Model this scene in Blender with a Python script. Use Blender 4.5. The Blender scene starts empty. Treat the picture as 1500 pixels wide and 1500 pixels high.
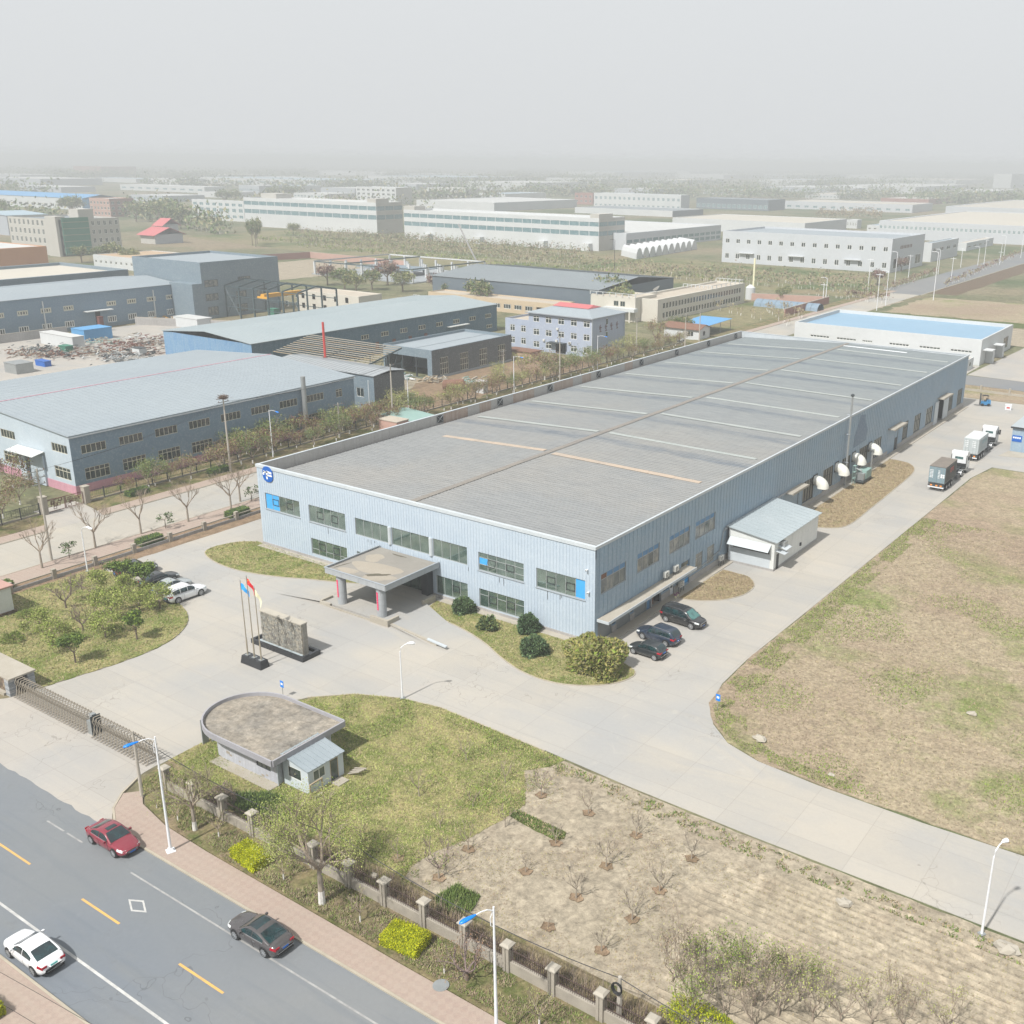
import bpy, math, random
import numpy as np
from mathutils import Vector, Matrix, noise as mnoise
from mathutils.geometry import tessellate_polygon
R = math.radians
sc = bpy.context.scene
col = sc.collection

# ------------------------------------------------------------------ camera
FPX, PPX = 1524.92, 865.54
YAW, PITCH, ROLL = -0.5887021, 0.3248450, -0.0109791
CAM = Vector((104.1157, -80.6002, 46.8702))
_f = Vector((math.sin(YAW)*math.cos(PITCH), math.cos(YAW)*math.cos(PITCH), -math.sin(PITCH)))
_r = Vector((math.cos(YAW), -math.sin(YAW), 0)); _d = _f.cross(_r)
_r2 = _r*math.cos(ROLL)+_d*math.sin(ROLL); _d2 = _d*math.cos(ROLL)-_r*math.sin(ROLL)
cd = bpy.data.cameras.new('camera'); cam = bpy.data.objects.new('camera', cd); col.objects.link(cam)
m3 = Matrix((_r2, -_d2, -_f)).transposed()
cam.matrix_world = Matrix.Translation(CAM) @ m3.to_4x4()
cd.sensor_width = 36; cd.lens = FPX/1500*36; cd.shift_x = -(PPX-750)/1500
cd.clip_start = 0.5; cd.clip_end = 30000
sc.camera = cam

# ------------------------------------------------------------------ sky, sun, exposure
SUN_EL, SUN_DIR = R(52), Vector((0.08, 1.0, 0))       # shadows run towards +y
w = bpy.data.worlds.new('World'); sc.world = w; w.use_nodes = True
nt = w.node_tree; nt.nodes.clear()
sky = nt.nodes.new('ShaderNodeTexSky'); sky.sky_type = 'NISHITA'; sky.sun_disc = False
sky.sun_elevation = SUN_EL; sky.sun_rotation = math.pi - 0.08 + 0.0
sky.air_density = 1.0; sky.dust_density = 8.0; sky.ozone_density = 1.0
hs = nt.nodes.new('ShaderNodeHueSaturation'); hs.inputs['Saturation'].default_value = 0.35
mx = nt.nodes.new('ShaderNodeMix'); mx.data_type = 'RGBA'; mx.inputs[0].default_value = 0.84
mx.inputs[7].default_value = (6.9, 7.1, 7.25, 1)        # thick even overcast of dust over the blue
bg = nt.nodes.new('ShaderNodeBackground'); bg.inputs['Strength'].default_value = 0.073
ou = nt.nodes.new('ShaderNodeOutputWorld')
nt.links.new(sky.outputs[0], hs.inputs['Color']); nt.links.new(hs.outputs[0], mx.inputs[6])
nt.links.new(mx.outputs[2], bg.inputs[0]); nt.links.new(bg.outputs[0], ou.inputs[0])
sd = bpy.data.lights.new('sun', 'SUN'); sd.energy = 3.5; sd.angle = R(1.6); sd.color = (1, .965, .915)
sun = bpy.data.objects.new('sun', sd); col.objects.link(sun)
dirv = Vector((SUN_DIR.x, SUN_DIR.y, 0)).normalized()*math.cos(SUN_EL) + Vector((0, 0, -math.sin(SUN_EL)))
sun.rotation_euler = dirv.to_track_quat('-Z', 'Y').to_euler(); sun.location = (0, -100, 150)
sc.view_settings.view_transform = 'Standard'; sc.view_settings.look = 'None'
sc.view_settings.gamma = 1; sc.view_settings.exposure = 0.74
sc.render.engine = 'CYCLES'
sc.cycles.volume_bounces = 0; sc.cycles.transparent_max_bounces = 16

# ------------------------------------------------------------------ measuring helpers
def at(x, y, z=0.0):
    """ground (or level z) point seen at photo pixel x, y of the 1500 px photograph"""
    d = _r2*((x-PPX)/FPX) + _d2*((y-750)/FPX) + _f
    t = (z-CAM.z)/d.z
    return CAM + d*t
def px(P):
    v = Vector(P)-CAM; f = v.dot(_f)
    return PPX+FPX*v.dot(_r2)/f, 750+FPX*v.dot(_d2)/f
def height(b, t):
    P = at(*b); lo, hi = 0.0, 80.0
    for _ in range(40):
        m = (lo+hi)/2
        if px((P.x, P.y, m))[1] > t[1]: lo = m
        else: hi = m
    return lo

# ------------------------------------------------------------------ materials
MATS = {}
def newmat(name):
    m = bpy.data.materials.new(name); m.use_nodes = True
    n = m.node_tree.nodes; b = n['Principled BSDF']
    MATS[name] = m
    return m, m.node_tree, b
def N(nt, t, **k):
    n = nt.nodes.new(t)
    for a, v in k.items(): setattr(n, a, v)
    return n
def L(nt, a, b): nt.links.new(a, b)
def coord(nt, obj=False, scale=(1, 1, 1), rotz=0):
    if obj: o = N(nt, 'ShaderNodeTexCoord').outputs['Object']
    else: o = N(nt, 'ShaderNodeNewGeometry').outputs['Position']
    mp = N(nt, 'ShaderNodeMapping'); mp.inputs['Scale'].default_value = scale
    mp.inputs['Rotation'].default_value = (0, 0, rotz)
    L(nt, o, mp.inputs[0]); return mp.outputs[0]
def noise(nt, vec, scale, detail=4, rough=.6, dist=0):
    n = N(nt, 'ShaderNodeTexNoise'); n.inputs['Scale'].default_value = scale
    n.inputs['Detail'].default_value = detail; n.inputs['Roughness'].default_value = rough
    n.inputs['Distortion'].default_value = dist; L(nt, vec, n.inputs['Vector'])
    return n.outputs['Fac']
def ramp(nt, fac, lo, hi):
    r = N(nt, 'ShaderNodeMapRange'); r.clamp = True
    r.inputs[1].default_value = lo; r.inputs[2].default_value = hi
    L(nt, fac, r.inputs[0]); return r.outputs[0]
def mixc(nt, fac, a, b, mode='MIX'):
    m = N(nt, 'ShaderNodeMix'); m.data_type = 'RGBA'; m.blend_type = mode
    for i, v in ((6, a), (7, b)):
        if isinstance(v, tuple): m.inputs[i].default_value = (*v, 1)
        else: L(nt, v, m.inputs[i])
    if isinstance(fac, (int, float)): m.inputs[0].default_value = fac
    else: L(nt, fac, m.inputs[0])
    return m.outputs[2]
def mth(nt, op, a, b=None, clamp=False):
    m = N(nt, 'ShaderNodeMath'); m.operation = op; m.use_clamp = clamp
    for i, v in enumerate((a, b)):
        if v is None: continue
        if isinstance(v, (int, float)): m.inputs[i].default_value = v
        else: L(nt, v, m.inputs[i])
    return m.outputs[0]
def bump(nt, b, fac, strength=.3, dist=.05):
    n = N(nt, 'ShaderNodeBump'); n.inputs['Strength'].default_value = strength
    n.inputs['Distance'].default_value = dist; L(nt, fac, n.inputs['Height']); L(nt, n.outputs[0], b.inputs['Normal'])
def simple(name, c, c2=None, scale=1.0, rough=.75, metal=0, obj=True, bmp=0, spec=.4, fine=None, coat=0):
    """two-tone noise mottled material; c2 defaults to a slightly darker c"""
    m, nt, b = newmat(name)
    if c2 is None: c2 = tuple(v*.86 for v in c)
    v = coord(nt, obj)
    f = ramp(nt, noise(nt, v, scale, 5, .62), .35, .68)
    o = mixc(nt, f, c, c2)
    g = noise(nt, v, fine or scale*9, 3, .7)
    o = mixc(nt, .22, o, mixc(nt, g, tuple(x*.6 for x in c), tuple(min(x*1.35, .95) for x in c)))
    L(nt, o, b.inputs['Base Color']); b.inputs['Roughness'].default_value = rough
    b.inputs['Metallic'].default_value = metal; b.inputs['Specular IOR Level'].default_value = spec
    b.inputs['Coat Weight'].default_value = coat
    if bmp: bump(nt, b, g, bmp, .03)
    return m
def streaky(name, c, c2, c3=None, vs=.5, rough=.55, amt=.5, obj=False, hs=2.0, spec=.4):
    """sheet cladding: vertical run-off streaks plus broad fading"""
    m, nt, b = newmat(name)
    v1 = coord(nt, obj, (hs, hs, .12)); v2 = coord(nt, obj, (.16, .16, .35))
    s = ramp(nt, noise(nt, v1, 1.6, 4, .7), .42, .75)
    f = ramp(nt, noise(nt, v2, 1.3, 4, .6), .3, .7)
    o = mixc(nt, f, c, c2)
    o = mixc(nt, mth(nt, 'MULTIPLY', s, amt), o, c3 or tuple(x*.72 for x in c))
    g = noise(nt, coord(nt, obj), 3.5, 3, .7)
    o = mixc(nt, mth(nt, 'MULTIPLY', ramp(nt, g, .5, .8), .16), o, (.95, .95, .95))
    L(nt, o, b.inputs['Base Color']); b.inputs['Roughness'].default_value = rough
    b.inputs['Specular IOR Level'].default_value = spec
    return m
def glassy(name, c, c2, rough=.08, scale=.5, spec=.8, obj=True):
    m, nt, b = newmat(name)
    f = ramp(nt, noise(nt, coord(nt, obj), scale, 3, .6), .4, .6)
    L(nt, mixc(nt, f, c, c2), b.inputs['Base Color'])
    b.inputs['Roughness'].default_value = rough; b.inputs['Specular IOR Level'].default_value = spec
    return m
def emit(name, c, s):
    m, nt, b = newmat(name); b.inputs['Emission Color'].default_value = (*c, 1); b.inputs['Emission Strength'].default_value = s
    return m

# ------------------------------------------------------------------ mesh builder
class MB:
    def __init__(s, *mats): s.v, s.f, s.m, s.mats, s.sm = [], [], [], list(mats), False
    def q(s, pts, mi=0):
        n = len(s.v); s.v += [tuple(p) for p in pts]; s.f.append(tuple(range(n, n+len(pts)))); s.m.append(mi)
    def box(s, x0, y0, z0, x1, y1, z1, mi=0, skip=''):
        if x0 > x1: x0, x1 = x1, x0
        if y0 > y1: y0, y1 = y1, y0
        if z0 > z1: z0, z1 = z1, z0
        n = len(s.v)
        s.v += [(x0,y0,z0),(x1,y0,z0),(x1,y1,z0),(x0,y1,z0),(x0,y0,z1),(x1,y0,z1),(x1,y1,z1),(x0,y1,z1)]
        for k, f in (('b',(0,3,2,1)),('t',(4,5,6,7)),('s',(0,1,5,4)),('e',(1,2,6,5)),('n',(2,3,7,6)),('w',(3,0,4,7))):
            if k not in skip: s.f.append(tuple(n+i for i in f)); s.m.append(mi)
        return s
    def obox(s, O, U, V, W, mi=0):
        """box from corner O and three edge vectors"""
        O, U, V, W = map(Vector, (O, U, V, W)); n = len(s.v)
        s.v += [tuple(p) for p in (O, O+U, O+U+V, O+V, O+W, O+U+W, O+U+V+W, O+V+W)]
        for f in ((0,3,2,1),(4,5,6,7),(0,1,5,4),(1,2,6,5),(2,3,7,6),(3,0,4,7)): s.f.append(tuple(n+i for i in f)); s.m.append(mi)
        return s
    def cyl(s, x, y, z0, z1, r0, r1=None, n=10, mi=0, cap=True):
        return s.tube([(x, y, z0), (x, y, z1)], [r0, r0 if r1 is None else r1], n, mi, cap)
    def tube(s, pts, rs, n=6, mi=0, cap=True):
        P = [Vector(p) for p in pts]
        if not hasattr(rs, '__len__'): rs = [rs]*len(P)
        base = len(s.v)
        for i, p in enumerate(P):
            t = (P[min(i+1, len(P)-1)]-P[max(i-1, 0)])
            if t.length < 1e-9: t = Vector((0, 0, 1))
            t.normalize(); a = t.cross(Vector((0, 0, 1)) if abs(t.z) < .95 else Vector((1, 0, 0))).normalized(); b = t.cross(a)
            for k in range(n):
                c = 2*math.pi*k/n; q = p+(a*math.cos(c)+b*math.sin(c))*rs[i]; s.v.append(tuple(q))
        for i in range(len(P)-1):
            for k in range(n):
                a0 = base+i*n+k; a1 = base+i*n+(k+1) % n
                s.f.append((a0, a1, a1+n, a0+n)); s.m.append(mi)
        if cap:
            s.f.append(tuple(base+k for k in range(n))); s.m.append(mi)
            s.f.append(tuple(base+(len(P)-1)*n+n-1-k for k in range(n))); s.m.append(mi)
        return s
    def prism(s, poly, z0, z1, mi=0, mt=None, bottom=False):
        """extruded plan polygon"""
        n = len(poly); b = len(s.v); mt = mi if mt is None else mt
        s.v += [(p[0], p[1], z0) for p in poly]+[(p[0], p[1], z1) for p in poly]
        for k in range(n):
            j = (k+1) % n; s.f.append((b+k, b+j, b+n+j, b+n+k)); s.m.append(mi)
        for t in tessellate_polygon([[Vector((p[0], p[1], 0)) for p in poly]]):
            a, c, d = t
            P = [Vector((*poly[i][:2], 0)) for i in (a, c, d)]
            if (P[1]-P[0]).cross(P[2]-P[0]).z < 0: a, c, d = d, c, a
            s.f.append((b+n+a, b+n+c, b+n+d)); s.m.append(mt)
            if bottom: s.f.append((b+d, b+c, b+a)); s.m.append(mi)
        return s
    def grid(s, fn, nu, nv, mi=0):
        b = len(s.v)
        for i in range(nu+1):
            for j in range(nv+1): s.v.append(tuple(fn(i/nu, j/nv)))
        for i in range(nu):
            for j in range(nv):
                a = b+i*(nv+1)+j; s.f.append((a, a+1, a+nv+2, a+nv+1)); s.m.append(mi)
        return s
    def mesh(s, name):
        me = bpy.data.meshes.new(name); me.from_pydata(s.v, [], s.f)
        for m in s.mats: me.materials.append(MATS[m] if isinstance(m, str) else m)
        if any(s.m): me.polygons.foreach_set('material_index', s.m)
        if s.sm: me.polygons.foreach_set('use_smooth', [True]*len(s.f))
        me.update(); return me
def link(name, data, parent=None, loc=(0, 0, 0), rot=0, scale=None):
    o = bpy.data.objects.new(name, data); col.objects.link(o)
    if parent: o.parent = parent
    o.location = loc
    if rot: o.rotation_euler = rot if hasattr(rot, '__len__') else (0, 0, rot)
    if scale: o.scale = scale if hasattr(scale, '__len__') else (scale,)*3
    return o
def part(name, mb, parent=None, loc=(0, 0, 0), rot=0, kind=None, label=None, scale=None):
    o = link(name, mb.mesh(name) if isinstance(mb, MB) else mb, parent, loc, rot, scale)
    if kind: o['kind'] = kind
    if label: o['label'] = label
    return o
def tag(o, label, cat, group=None, kind=None):
    if label: o['label'] = label
    if cat: o['category'] = cat
    if group: o['group'] = group
    if kind: o['kind'] = kind
    return o
def thing(name, label, cat, loc=(0, 0, 0), rot=0, group=None):
    return tag(link(name, None, None, loc, rot), label, cat, group)
KIDS = {}
def kids(o): return [c for c in bpy.data.objects if c.parent == o]
def copy_tree(root, label, loc, rot=0, scale=None, group=None, tree=None):
    def rec(o, parent):
        c = o.copy(); col.objects.link(c); c.parent = parent
        for ch in KIDS[o.name]: rec(ch, c)
        return c
    if root.name not in KIDS:
        allc = {}
        for o in bpy.data.objects:
            if o.parent: allc.setdefault(o.parent.name, []).append(o)
        def reg(o):
            KIDS[o.name] = allc.get(o.name, [])
            for c in KIDS[o.name]: reg(c)
        reg(root)
    c = rec(root, None); c.location = loc; c.rotation_euler = (0, 0, rot)
    if scale: c.scale = scale if hasattr(scale, '__len__') else (scale,)*3
    c['label'] = label
    if group: c['group'] = group
    return c
def setting(name, mb): 
    o = part(name, mb); o['kind'] = 'structure'; return o
def smooth_poly(pts, n=6, closed=True):
    """Catmull-Rom through plan points"""
    out = []; P = [Vector((p[0], p[1])) for p in pts]; k = len(P)
    for i in range(k if closed else k-1):
        p0, p1, p2, p3 = (P[(i-1) % k], P[i], P[(i+1) % k], P[(i+2) % k]) if closed else (P[max(i-1, 0)], P[i], P[i+1], P[min(i+2, k-1)])
        for j in range(n):
            t = j/n
            q = .5*((2*p1)+(p2-p0)*t+(2*p0-5*p1+4*p2-p3)*t*t+(3*p1-p0-3*p2+p3)*t**3); out.append((q.x, q.y))
    if not closed: out.append(tuple(P[-1]))
    return out
def rag(pts, amp, seed=0, step=.6):
    """ragged (uneven) edge for a closed plan polygon"""
    rnd = random.Random(seed); out = []
    for i, p in enumerate(pts):
        q = pts[(i+1) % len(pts)]; d = math.dist(p, q); n = max(1, int(d/step))
        for j in range(n):
            t = j/n; out.append((p[0]+(q[0]-p[0])*t+rnd.uniform(-amp, amp), p[1]+(q[1]-p[1])*t+rnd.uniform(-amp, amp)))
    return out
def inside(poly, x, y):
    c = False; n = len(poly); j = n-1
    for i in range(n):
        xi, yi = poly[i][0], poly[i][1]; xj, yj = poly[j][0], poly[j][1]
        if (yi > y) != (yj > y) and x < (xj-xi)*(y-yi)/(yj-yi)+xi: c = not c
        j = i
    return c
def kerb_mb(pts, mat, wd=.14, h=.1, z=0, closed=False):
    mb = MB(mat); n = len(pts)
    for i in range(n if closed else n-1):
        a, b = Vector((*pts[i][:2], 0)), Vector((*pts[(i+1) % n][:2], 0)); d = b-a
        if d.length < .02: continue
        nrm = Vector((-d.y, d.x, 0)).normalized()*wd
        mb.obox(a+Vector((0, 0, z-.05)), d, nrm, (0, 0, h+.05))
    return mb
def wall_mb(mb, O, U, N_, W, H, holes, depth=.18, mi=0, mr=None, htop=None):
    """one wall face with real window openings and reveals. O origin, U unit along, N_ outward"""
    O, U, N_ = Vector(O), Vector(U).normalized(), Vector(N_); Z = Vector((0, 0, 1)); mr = mi if mr is None else mr
    us = sorted({0.0, float(W)} | {h[0] for h in holes} | {h[1] for h in holes})
    flip = U.cross(Z).dot(N_) < 0
    def quad(a, b, c, d, m): mb.q((a, b, c, d) if not flip else (d, c, b, a), m)
    for i in range(len(us)-1):
        u0, u1 = us[i], us[i+1]; um = (u0+u1)/2
        cuts = sorted([(h[2], h[3]) for h in holes if h[0] < um < h[1]])
        z = 0.0
        for c0, c1 in cuts+[(None, None)]:
            t0 = c0 if c0 is not None else H
            if t0 > z+1e-6:
                ta = tb = t0
                if c0 is None and htop: ta, tb = htop(u0), htop(u1)
                quad(O+U*u0+Z*z, O+U*u1+Z*z, O+U*u1+Z*tb, O+U*u0+Z*ta, mi)
            if c1 is not None: z = c1
    for (u0, u1, z0, z1) in [h[:4] for h in holes]:
        D = N_*-depth
        a, b, c, d = O+U*u0+Z*z0, O+U*u1+Z*z0, O+U*u1+Z*z1, O+U*u0+Z*z1
        for p, q in ((a, b), (b, c), (c, d), (d, a)): quad(q, p, p+D, q+D, mr)
    return mb
def window(parent, O, U, N_, w, h, cols, rows, frame, glass, depth=.12, bar=.07, panes=True, rowz=None, name='window', blank=None, pm=None):
    """frame bars as one part and each pane a sub-part, set back in the opening"""
    O, U, N_ = Vector(O), Vector(U).normalized(), Vector(N_); Z = Vector((0, 0, 1)); B = O-N_*depth
    f = MB(frame); T = N_*.05
    def bar_(u0, u1, z0, z1): f.obox(B+U*u0+Z*z0, U*(u1-u0), Z*(z1-z0), T)
    us = [w*i/cols for i in range(cols+1)]; zs = rowz or [h*i/rows for i in range(rows+1)]
    bar_(0, w, 0, bar); bar_(0, w, h-bar, h); bar_(0, bar, bar, h-bar); bar_(w-bar, w, bar, h-bar)
    for u in us[1:-1]: bar_(u-bar/2, u+bar/2, bar, h-bar)
    for z in zs[1:-1]:
        for i in range(cols): bar_(us[i]+bar/2+.003, us[i+1]-bar/2-.003, z-bar/2, z+bar/2)
    fo = part(name, f, parent)
    if panes:
        for i in range(cols):
            for j in range(len(zs)-1):
                g = MB((pm or {}).get((i, j), glass))
                g.obox(B+N_*.012+U*(us[i]+bar*.3)+Z*(zs[j]+bar*.3), U*(us[i+1]-us[i]-bar*.6), Z*(zs[j+1]-zs[j]-bar*.6), N_*.012)
                part('pane', g, fo)
    else:
        g = MB(glass); g.obox(B+N_*.012+U*.02+Z*.02, U*(w-.04), Z*(h-.04), N_*.012); part('pane', g, fo)
    return fo
# ------------------------------------------------------------------ ground materials
def concrete_mat(name, c, c2, joints=None, streak=True, cracks=True, dark=.0):
    m, nt, b = newmat(name)
    v = coord(nt)
    f = ramp(nt, noise(nt, v, .09, 5, .6), .38, .64)
    o = mixc(nt, f, c, c2)
    f3 = ramp(nt, noise(nt, v, .045, 3, .5), .5, .7)
    o = mixc(nt, mth(nt, 'MULTIPLY', f3, .8), o, (c[0]*.76, c[1]*.85, c[2]*1.0))
    f4 = ramp(nt, noise(nt, coord(nt, False, (.3, 1, 1), R(-12)), .22, 5, .7, 1.2), .52, .7)
    o = mixc(nt, mth(nt, 'MULTIPLY', f4, .45), o, (c[0]*1.1, c[1]*1.06, c[2]*.99))
    f2 = noise(nt, v, 3.2, 5, .75)
    o = mixc(nt, .22, o, mixc(nt, f2, tuple(x*.62 for x in c), tuple(x*1.3 for x in c)))
    if streak:
        s = ramp(nt, noise(nt, coord(nt, False, (.05, .9, 1)), 1.0, 4, .65, .6), .52, .75)
        o = mixc(nt, mth(nt, 'MULTIPLY', s, .42), o, (c[0]*.7, c[1]*.76, c[2]*.84))
        s = ramp(nt, noise(nt, v, .5, 4, .7), .62, .8)
        o = mixc(nt, mth(nt, 'MULTIPLY', s, .42), o, (c[0]*.7, c[1]*.68, c[2]*.66))
        s = ramp(nt, noise(nt, coord(nt, False, (.6, .6, 1)), .8, 6, .72, 1.5), .6, .74)
        o = mixc(nt, mth(nt, 'MULTIPLY', s, .3), o, tuple(min(1, x*1.28) for x in c))
    if cracks:
        vo = N(nt, 'ShaderNodeTexVoronoi'); vo.feature = 'DISTANCE_TO_EDGE'; vo.inputs['Scale'].default_value = .13
        wv = N(nt, 'ShaderNodeTexNoise'); wv.inputs['Scale'].default_value = .5; L(nt, v, wv.inputs['Vector'])
        ad = N(nt, 'ShaderNodeVectorMath'); ad.operation = 'ADD'; L(nt, v, ad.inputs[0])
        sc_ = N(nt, 'ShaderNodeVectorMath'); sc_.operation = 'SCALE'; sc_.inputs['Scale'].default_value = 5.0
        L(nt, wv.outputs['Color'], sc_.inputs[0]); L(nt, sc_.outputs[0], ad.inputs[1]); L(nt, ad.outputs[0], vo.inputs['Vector'])
        k = mth(nt, 'LESS_THAN', vo.outputs['Distance'], .0035)
        k = mth(nt, 'MULTIPLY', k, ramp(nt, noise(nt, v, .06, 2, .5), .52, .58))
        o = mixc(nt, mth(nt, 'MULTIPLY', k, .5), o, tuple(x*.45 for x in c))
    if joints:
        sx, sy = joints; sp = N(nt, 'ShaderNodeSeparateXYZ'); L(nt, v, sp.inputs[0])
        sn = N(nt, 'ShaderNodeVectorMath'); sn.operation = 'SNAP'; L(nt, v, sn.inputs[0]); sn.inputs[1].default_value = (sx, sy, 100)
        wh = N(nt, 'ShaderNodeTexWhiteNoise'); L(nt, sn.outputs[0], wh.inputs['Vector'])
        o = mixc(nt, .08, o, mixc(nt, wh.outputs['Value'], tuple(x*.6 for x in c), tuple(min(1, x*1.35) for x in c)))
        for ax, s_ in ((0, sx), (1, sy)):
            fr = mth(nt, 'PINGPONG', sp.outputs[ax], s_/2)
            k = mth(nt, 'LESS_THAN', fr, .03)
            o = mixc(nt, mth(nt, 'MULTIPLY', k, .26), o, tuple(x*.5 for x in c))
    L(nt, o, b.inputs['Base Color']); b.inputs['Roughness'].default_value = .85
    b.inputs['Specular IOR Level'].default_value = .25
    bump(nt, b, f2, .15, .02)
    return m
concrete_mat('yard_concrete', (.37, .346, .305), (.31, .306, .295), joints=(5.0, 4.5))
concrete_mat('drive_concrete', (.36, .335, .30), (.31, .305, .29), joints=(4.0, 4.0))
concrete_mat('road_concrete', (.36, .335, .29), (.325, .312, .28), joints=(4.5, 5.0))
concrete_mat('asphalt', (.165, .178, .188), (.20, .206, .208), streak=True)
concrete_mat('far_asphalt', (.17, .175, .18), (.2, .2, .195), streak=False, cracks=False)
def grass_mat(name, straw, green, soil, gs=.35, gamt=(.45, .62), samt=(.6, .75), fs=4.0, stretch=1):
    m, nt, b = newmat(name)
    v = coord(nt); vs = coord(nt, False, (1, stretch, 1))
    n1 = ramp(nt, noise(nt, v, gs, 6, .68), *gamt)
    o = mixc(nt, n1, straw, green)
    n2 = ramp(nt, noise(nt, v, gs*.45, 6, .7), *samt)
    o = mixc(nt, n2, o, soil)
    f = noise(nt, vs, fs, 6, .78, .3)
    o = mixc(nt, .75, o, mixc(nt, ramp(nt, f, .3, .7), (.35, .35, .35), (1.5, 1.5, 1.5)), 'MULTIPLY')
    f5 = noise(nt, v, fs*.28, 4, .7)
    o = mixc(nt, .5, o, mixc(nt, ramp(nt, f5, .35, .65), (.68, .68, .68), (1.25, 1.25, 1.25)), 'MULTIPLY')
    L(nt, o, b.inputs['Base Color']); b.inputs['Roughness'].default_value = .95
    b.inputs['Specular IOR Level'].default_value = .1
    bump(nt, b, f, .5, .12)
    return m
grass_mat('lawn', (.30, .265, .125), (.14, .175, .045), (.24, .185, .115), .3, (.42, .62), (.62, .72))
grass_mat('verge', (.2, .165, .09), (.085, .105, .032), (.2, .155, .105), .4, (.45, .62), (.5, .68))
grass_mat('dry_lawn', (.27, .21, .13), (.18, .17, .08), (.29, .23, .15), .3, (.55, .75), (.5, .7))
grass_mat('rough_field', (.31, .26, .18), (.17, .2, .07), (.275, .215, .155), .06, (.50, .62), (.42, .6), 2.6)
grass_mat('sandy_soil', (.325, .283, .215), (.265, .224, .168), (.29, .252, .188), .25, (.45, .65), (.5, .7), 1.8)
grass_mat('soil', (.24, .17, .115), (.19, .14, .09), (.27, .2, .13), .5, (.4, .6), (.5, .7))
grass_mat('terrain', (.185, .17, .105), (.085, .11, .05), (.22, .18, .12), .012, (.42, .58), (.5, .62), .6)
grass_mat('mid_field', (.2, .18, .10), (.09, .12, .045), (.22, .17, .11), .03, (.46, .6), (.5, .65), 1.2)
grass_mat('dark_soil', (.14, .1, .065), (.1, .075, .05), (.16, .11, .07), 1.2, (.4, .6), (.5, .7))
grass_mat('green_patch', (.1, .12, .04), (.07, .1, .03), (.16, .14, .07), .8, (.4, .6), (.55, .8))
# brick paving: pinkish blocks with a paler diamond repeat
m, nt, b = newmat('paving')
v = coord(nt, False, (1, 1, 1), R(45))
ck = N(nt, 'ShaderNodeTexChecker'); ck.inputs['Scale'].default_value = 1/.42; L(nt, v, ck.inputs['Vector'])
br = N(nt, 'ShaderNodeTexBrick'); br.inputs['Scale'].default_value = 1; br.inputs['Brick Width'].default_value = .2; br.inputs['Row Height'].default_value = .1
br.inputs['Mortar Size'].default_value = .006; br.inputs['Color1'].default_value = (.31, .23, .19, 1); br.inputs['Color2'].default_value = (.27, .205, .175, 1); br.inputs['Mortar'].default_value = (.22, .17, .14, 1)
L(nt, coord(nt), br.inputs['Vector'])
o = mixc(nt, mth(nt, 'MULTIPLY', ck.outputs['Fac'], .22), br.outputs['Color'], (.4, .34, .27))
nz = ramp(nt, noise(nt, coord(nt), .5, 5, .7), .4, .7)
o = mixc(nt, mth(nt, 'MULTIPLY', nz, .45), o, (.3, .26, .215))
nz2 = noise(nt, coord(nt), 5, 4, .7)
o = mixc(nt, .3, o, mixc(nt, nz2, (.2, .15, .12), (.5, .42, .36)))
L(nt, o, b.inputs['Base Color']); b.inputs['Roughness'].default_value = .9; bump(nt, b, nz2, .2, .02)
# ------------------------------------------------------------------ other materials
simple('kerb_stone', (.38, .34, .27), (.3, .27, .215), .8, .9, obj=False)
simple('road_paint', (.5, .5, .48), (.3, .3, .3), 1.5, .7, obj=False)
simple('road_paint_worn', (.34, .34, .33), (.2, .2, .2), 1.8, .8, obj=False)
simple('road_yellow', (.62, .36, .1), (.42, .29, .13), 1.6, .7, obj=False)
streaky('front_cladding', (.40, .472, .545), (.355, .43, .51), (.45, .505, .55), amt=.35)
streaky('shaded_side_cladding', (.225, .325, .42), (.265, .34, .405), (.165, .235, .315), amt=.55, hs=1.2)  # darker copy of the front cladding, the side wall's shade put into its colour
streaky('plinth', (.36, .35, .34), (.27, .26, .25), (.2, .19, .185), amt=.5)
simple('trim_white', (.47, .51, .535), (.4, .44, .47), .6, .5)
simple('trim_grey', (.3, .33, .36), None, .6, .5)
streaky('parapet_inner', (.41, .40, .38), (.45, .44, .42), (.33, .31, .29), amt=.5)
streaky('rust_streak', (.44, .38, .33), (.43, .34, .28), (.28, .155, .10), amt=.85, hs=4)
simple('gutter', (.035, .04, .045), (.06, .06, .06), 1, .8)
m, nt, b = newmat('main_roof')
v = coord(nt)
o = mixc(nt, ramp(nt, noise(nt, v, .05, 4, .6), .4, .6), (.25, .25, .242), (.228, .238, .242))
sp = N(nt, 'ShaderNodeSeparateXYZ'); L(nt, v, sp.inputs[0])
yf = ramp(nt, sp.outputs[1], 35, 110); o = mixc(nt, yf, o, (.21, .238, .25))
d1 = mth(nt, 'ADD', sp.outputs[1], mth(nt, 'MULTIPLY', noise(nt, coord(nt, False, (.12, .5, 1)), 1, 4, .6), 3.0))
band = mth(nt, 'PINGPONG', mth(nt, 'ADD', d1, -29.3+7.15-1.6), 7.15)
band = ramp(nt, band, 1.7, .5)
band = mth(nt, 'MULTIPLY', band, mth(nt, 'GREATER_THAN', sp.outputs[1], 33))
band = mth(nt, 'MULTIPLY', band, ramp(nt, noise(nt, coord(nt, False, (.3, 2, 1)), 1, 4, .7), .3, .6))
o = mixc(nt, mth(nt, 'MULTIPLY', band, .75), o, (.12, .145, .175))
s = noise(nt, coord(nt, False, (.35, 3.2, 1)), 1.0, 6, .75)
o = mixc(nt, .7, o, mixc(nt, ramp(nt, s, .3, .7), (.72, .73, .75), (1.22, 1.2, 1.17)), 'MULTIPLY')
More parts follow.
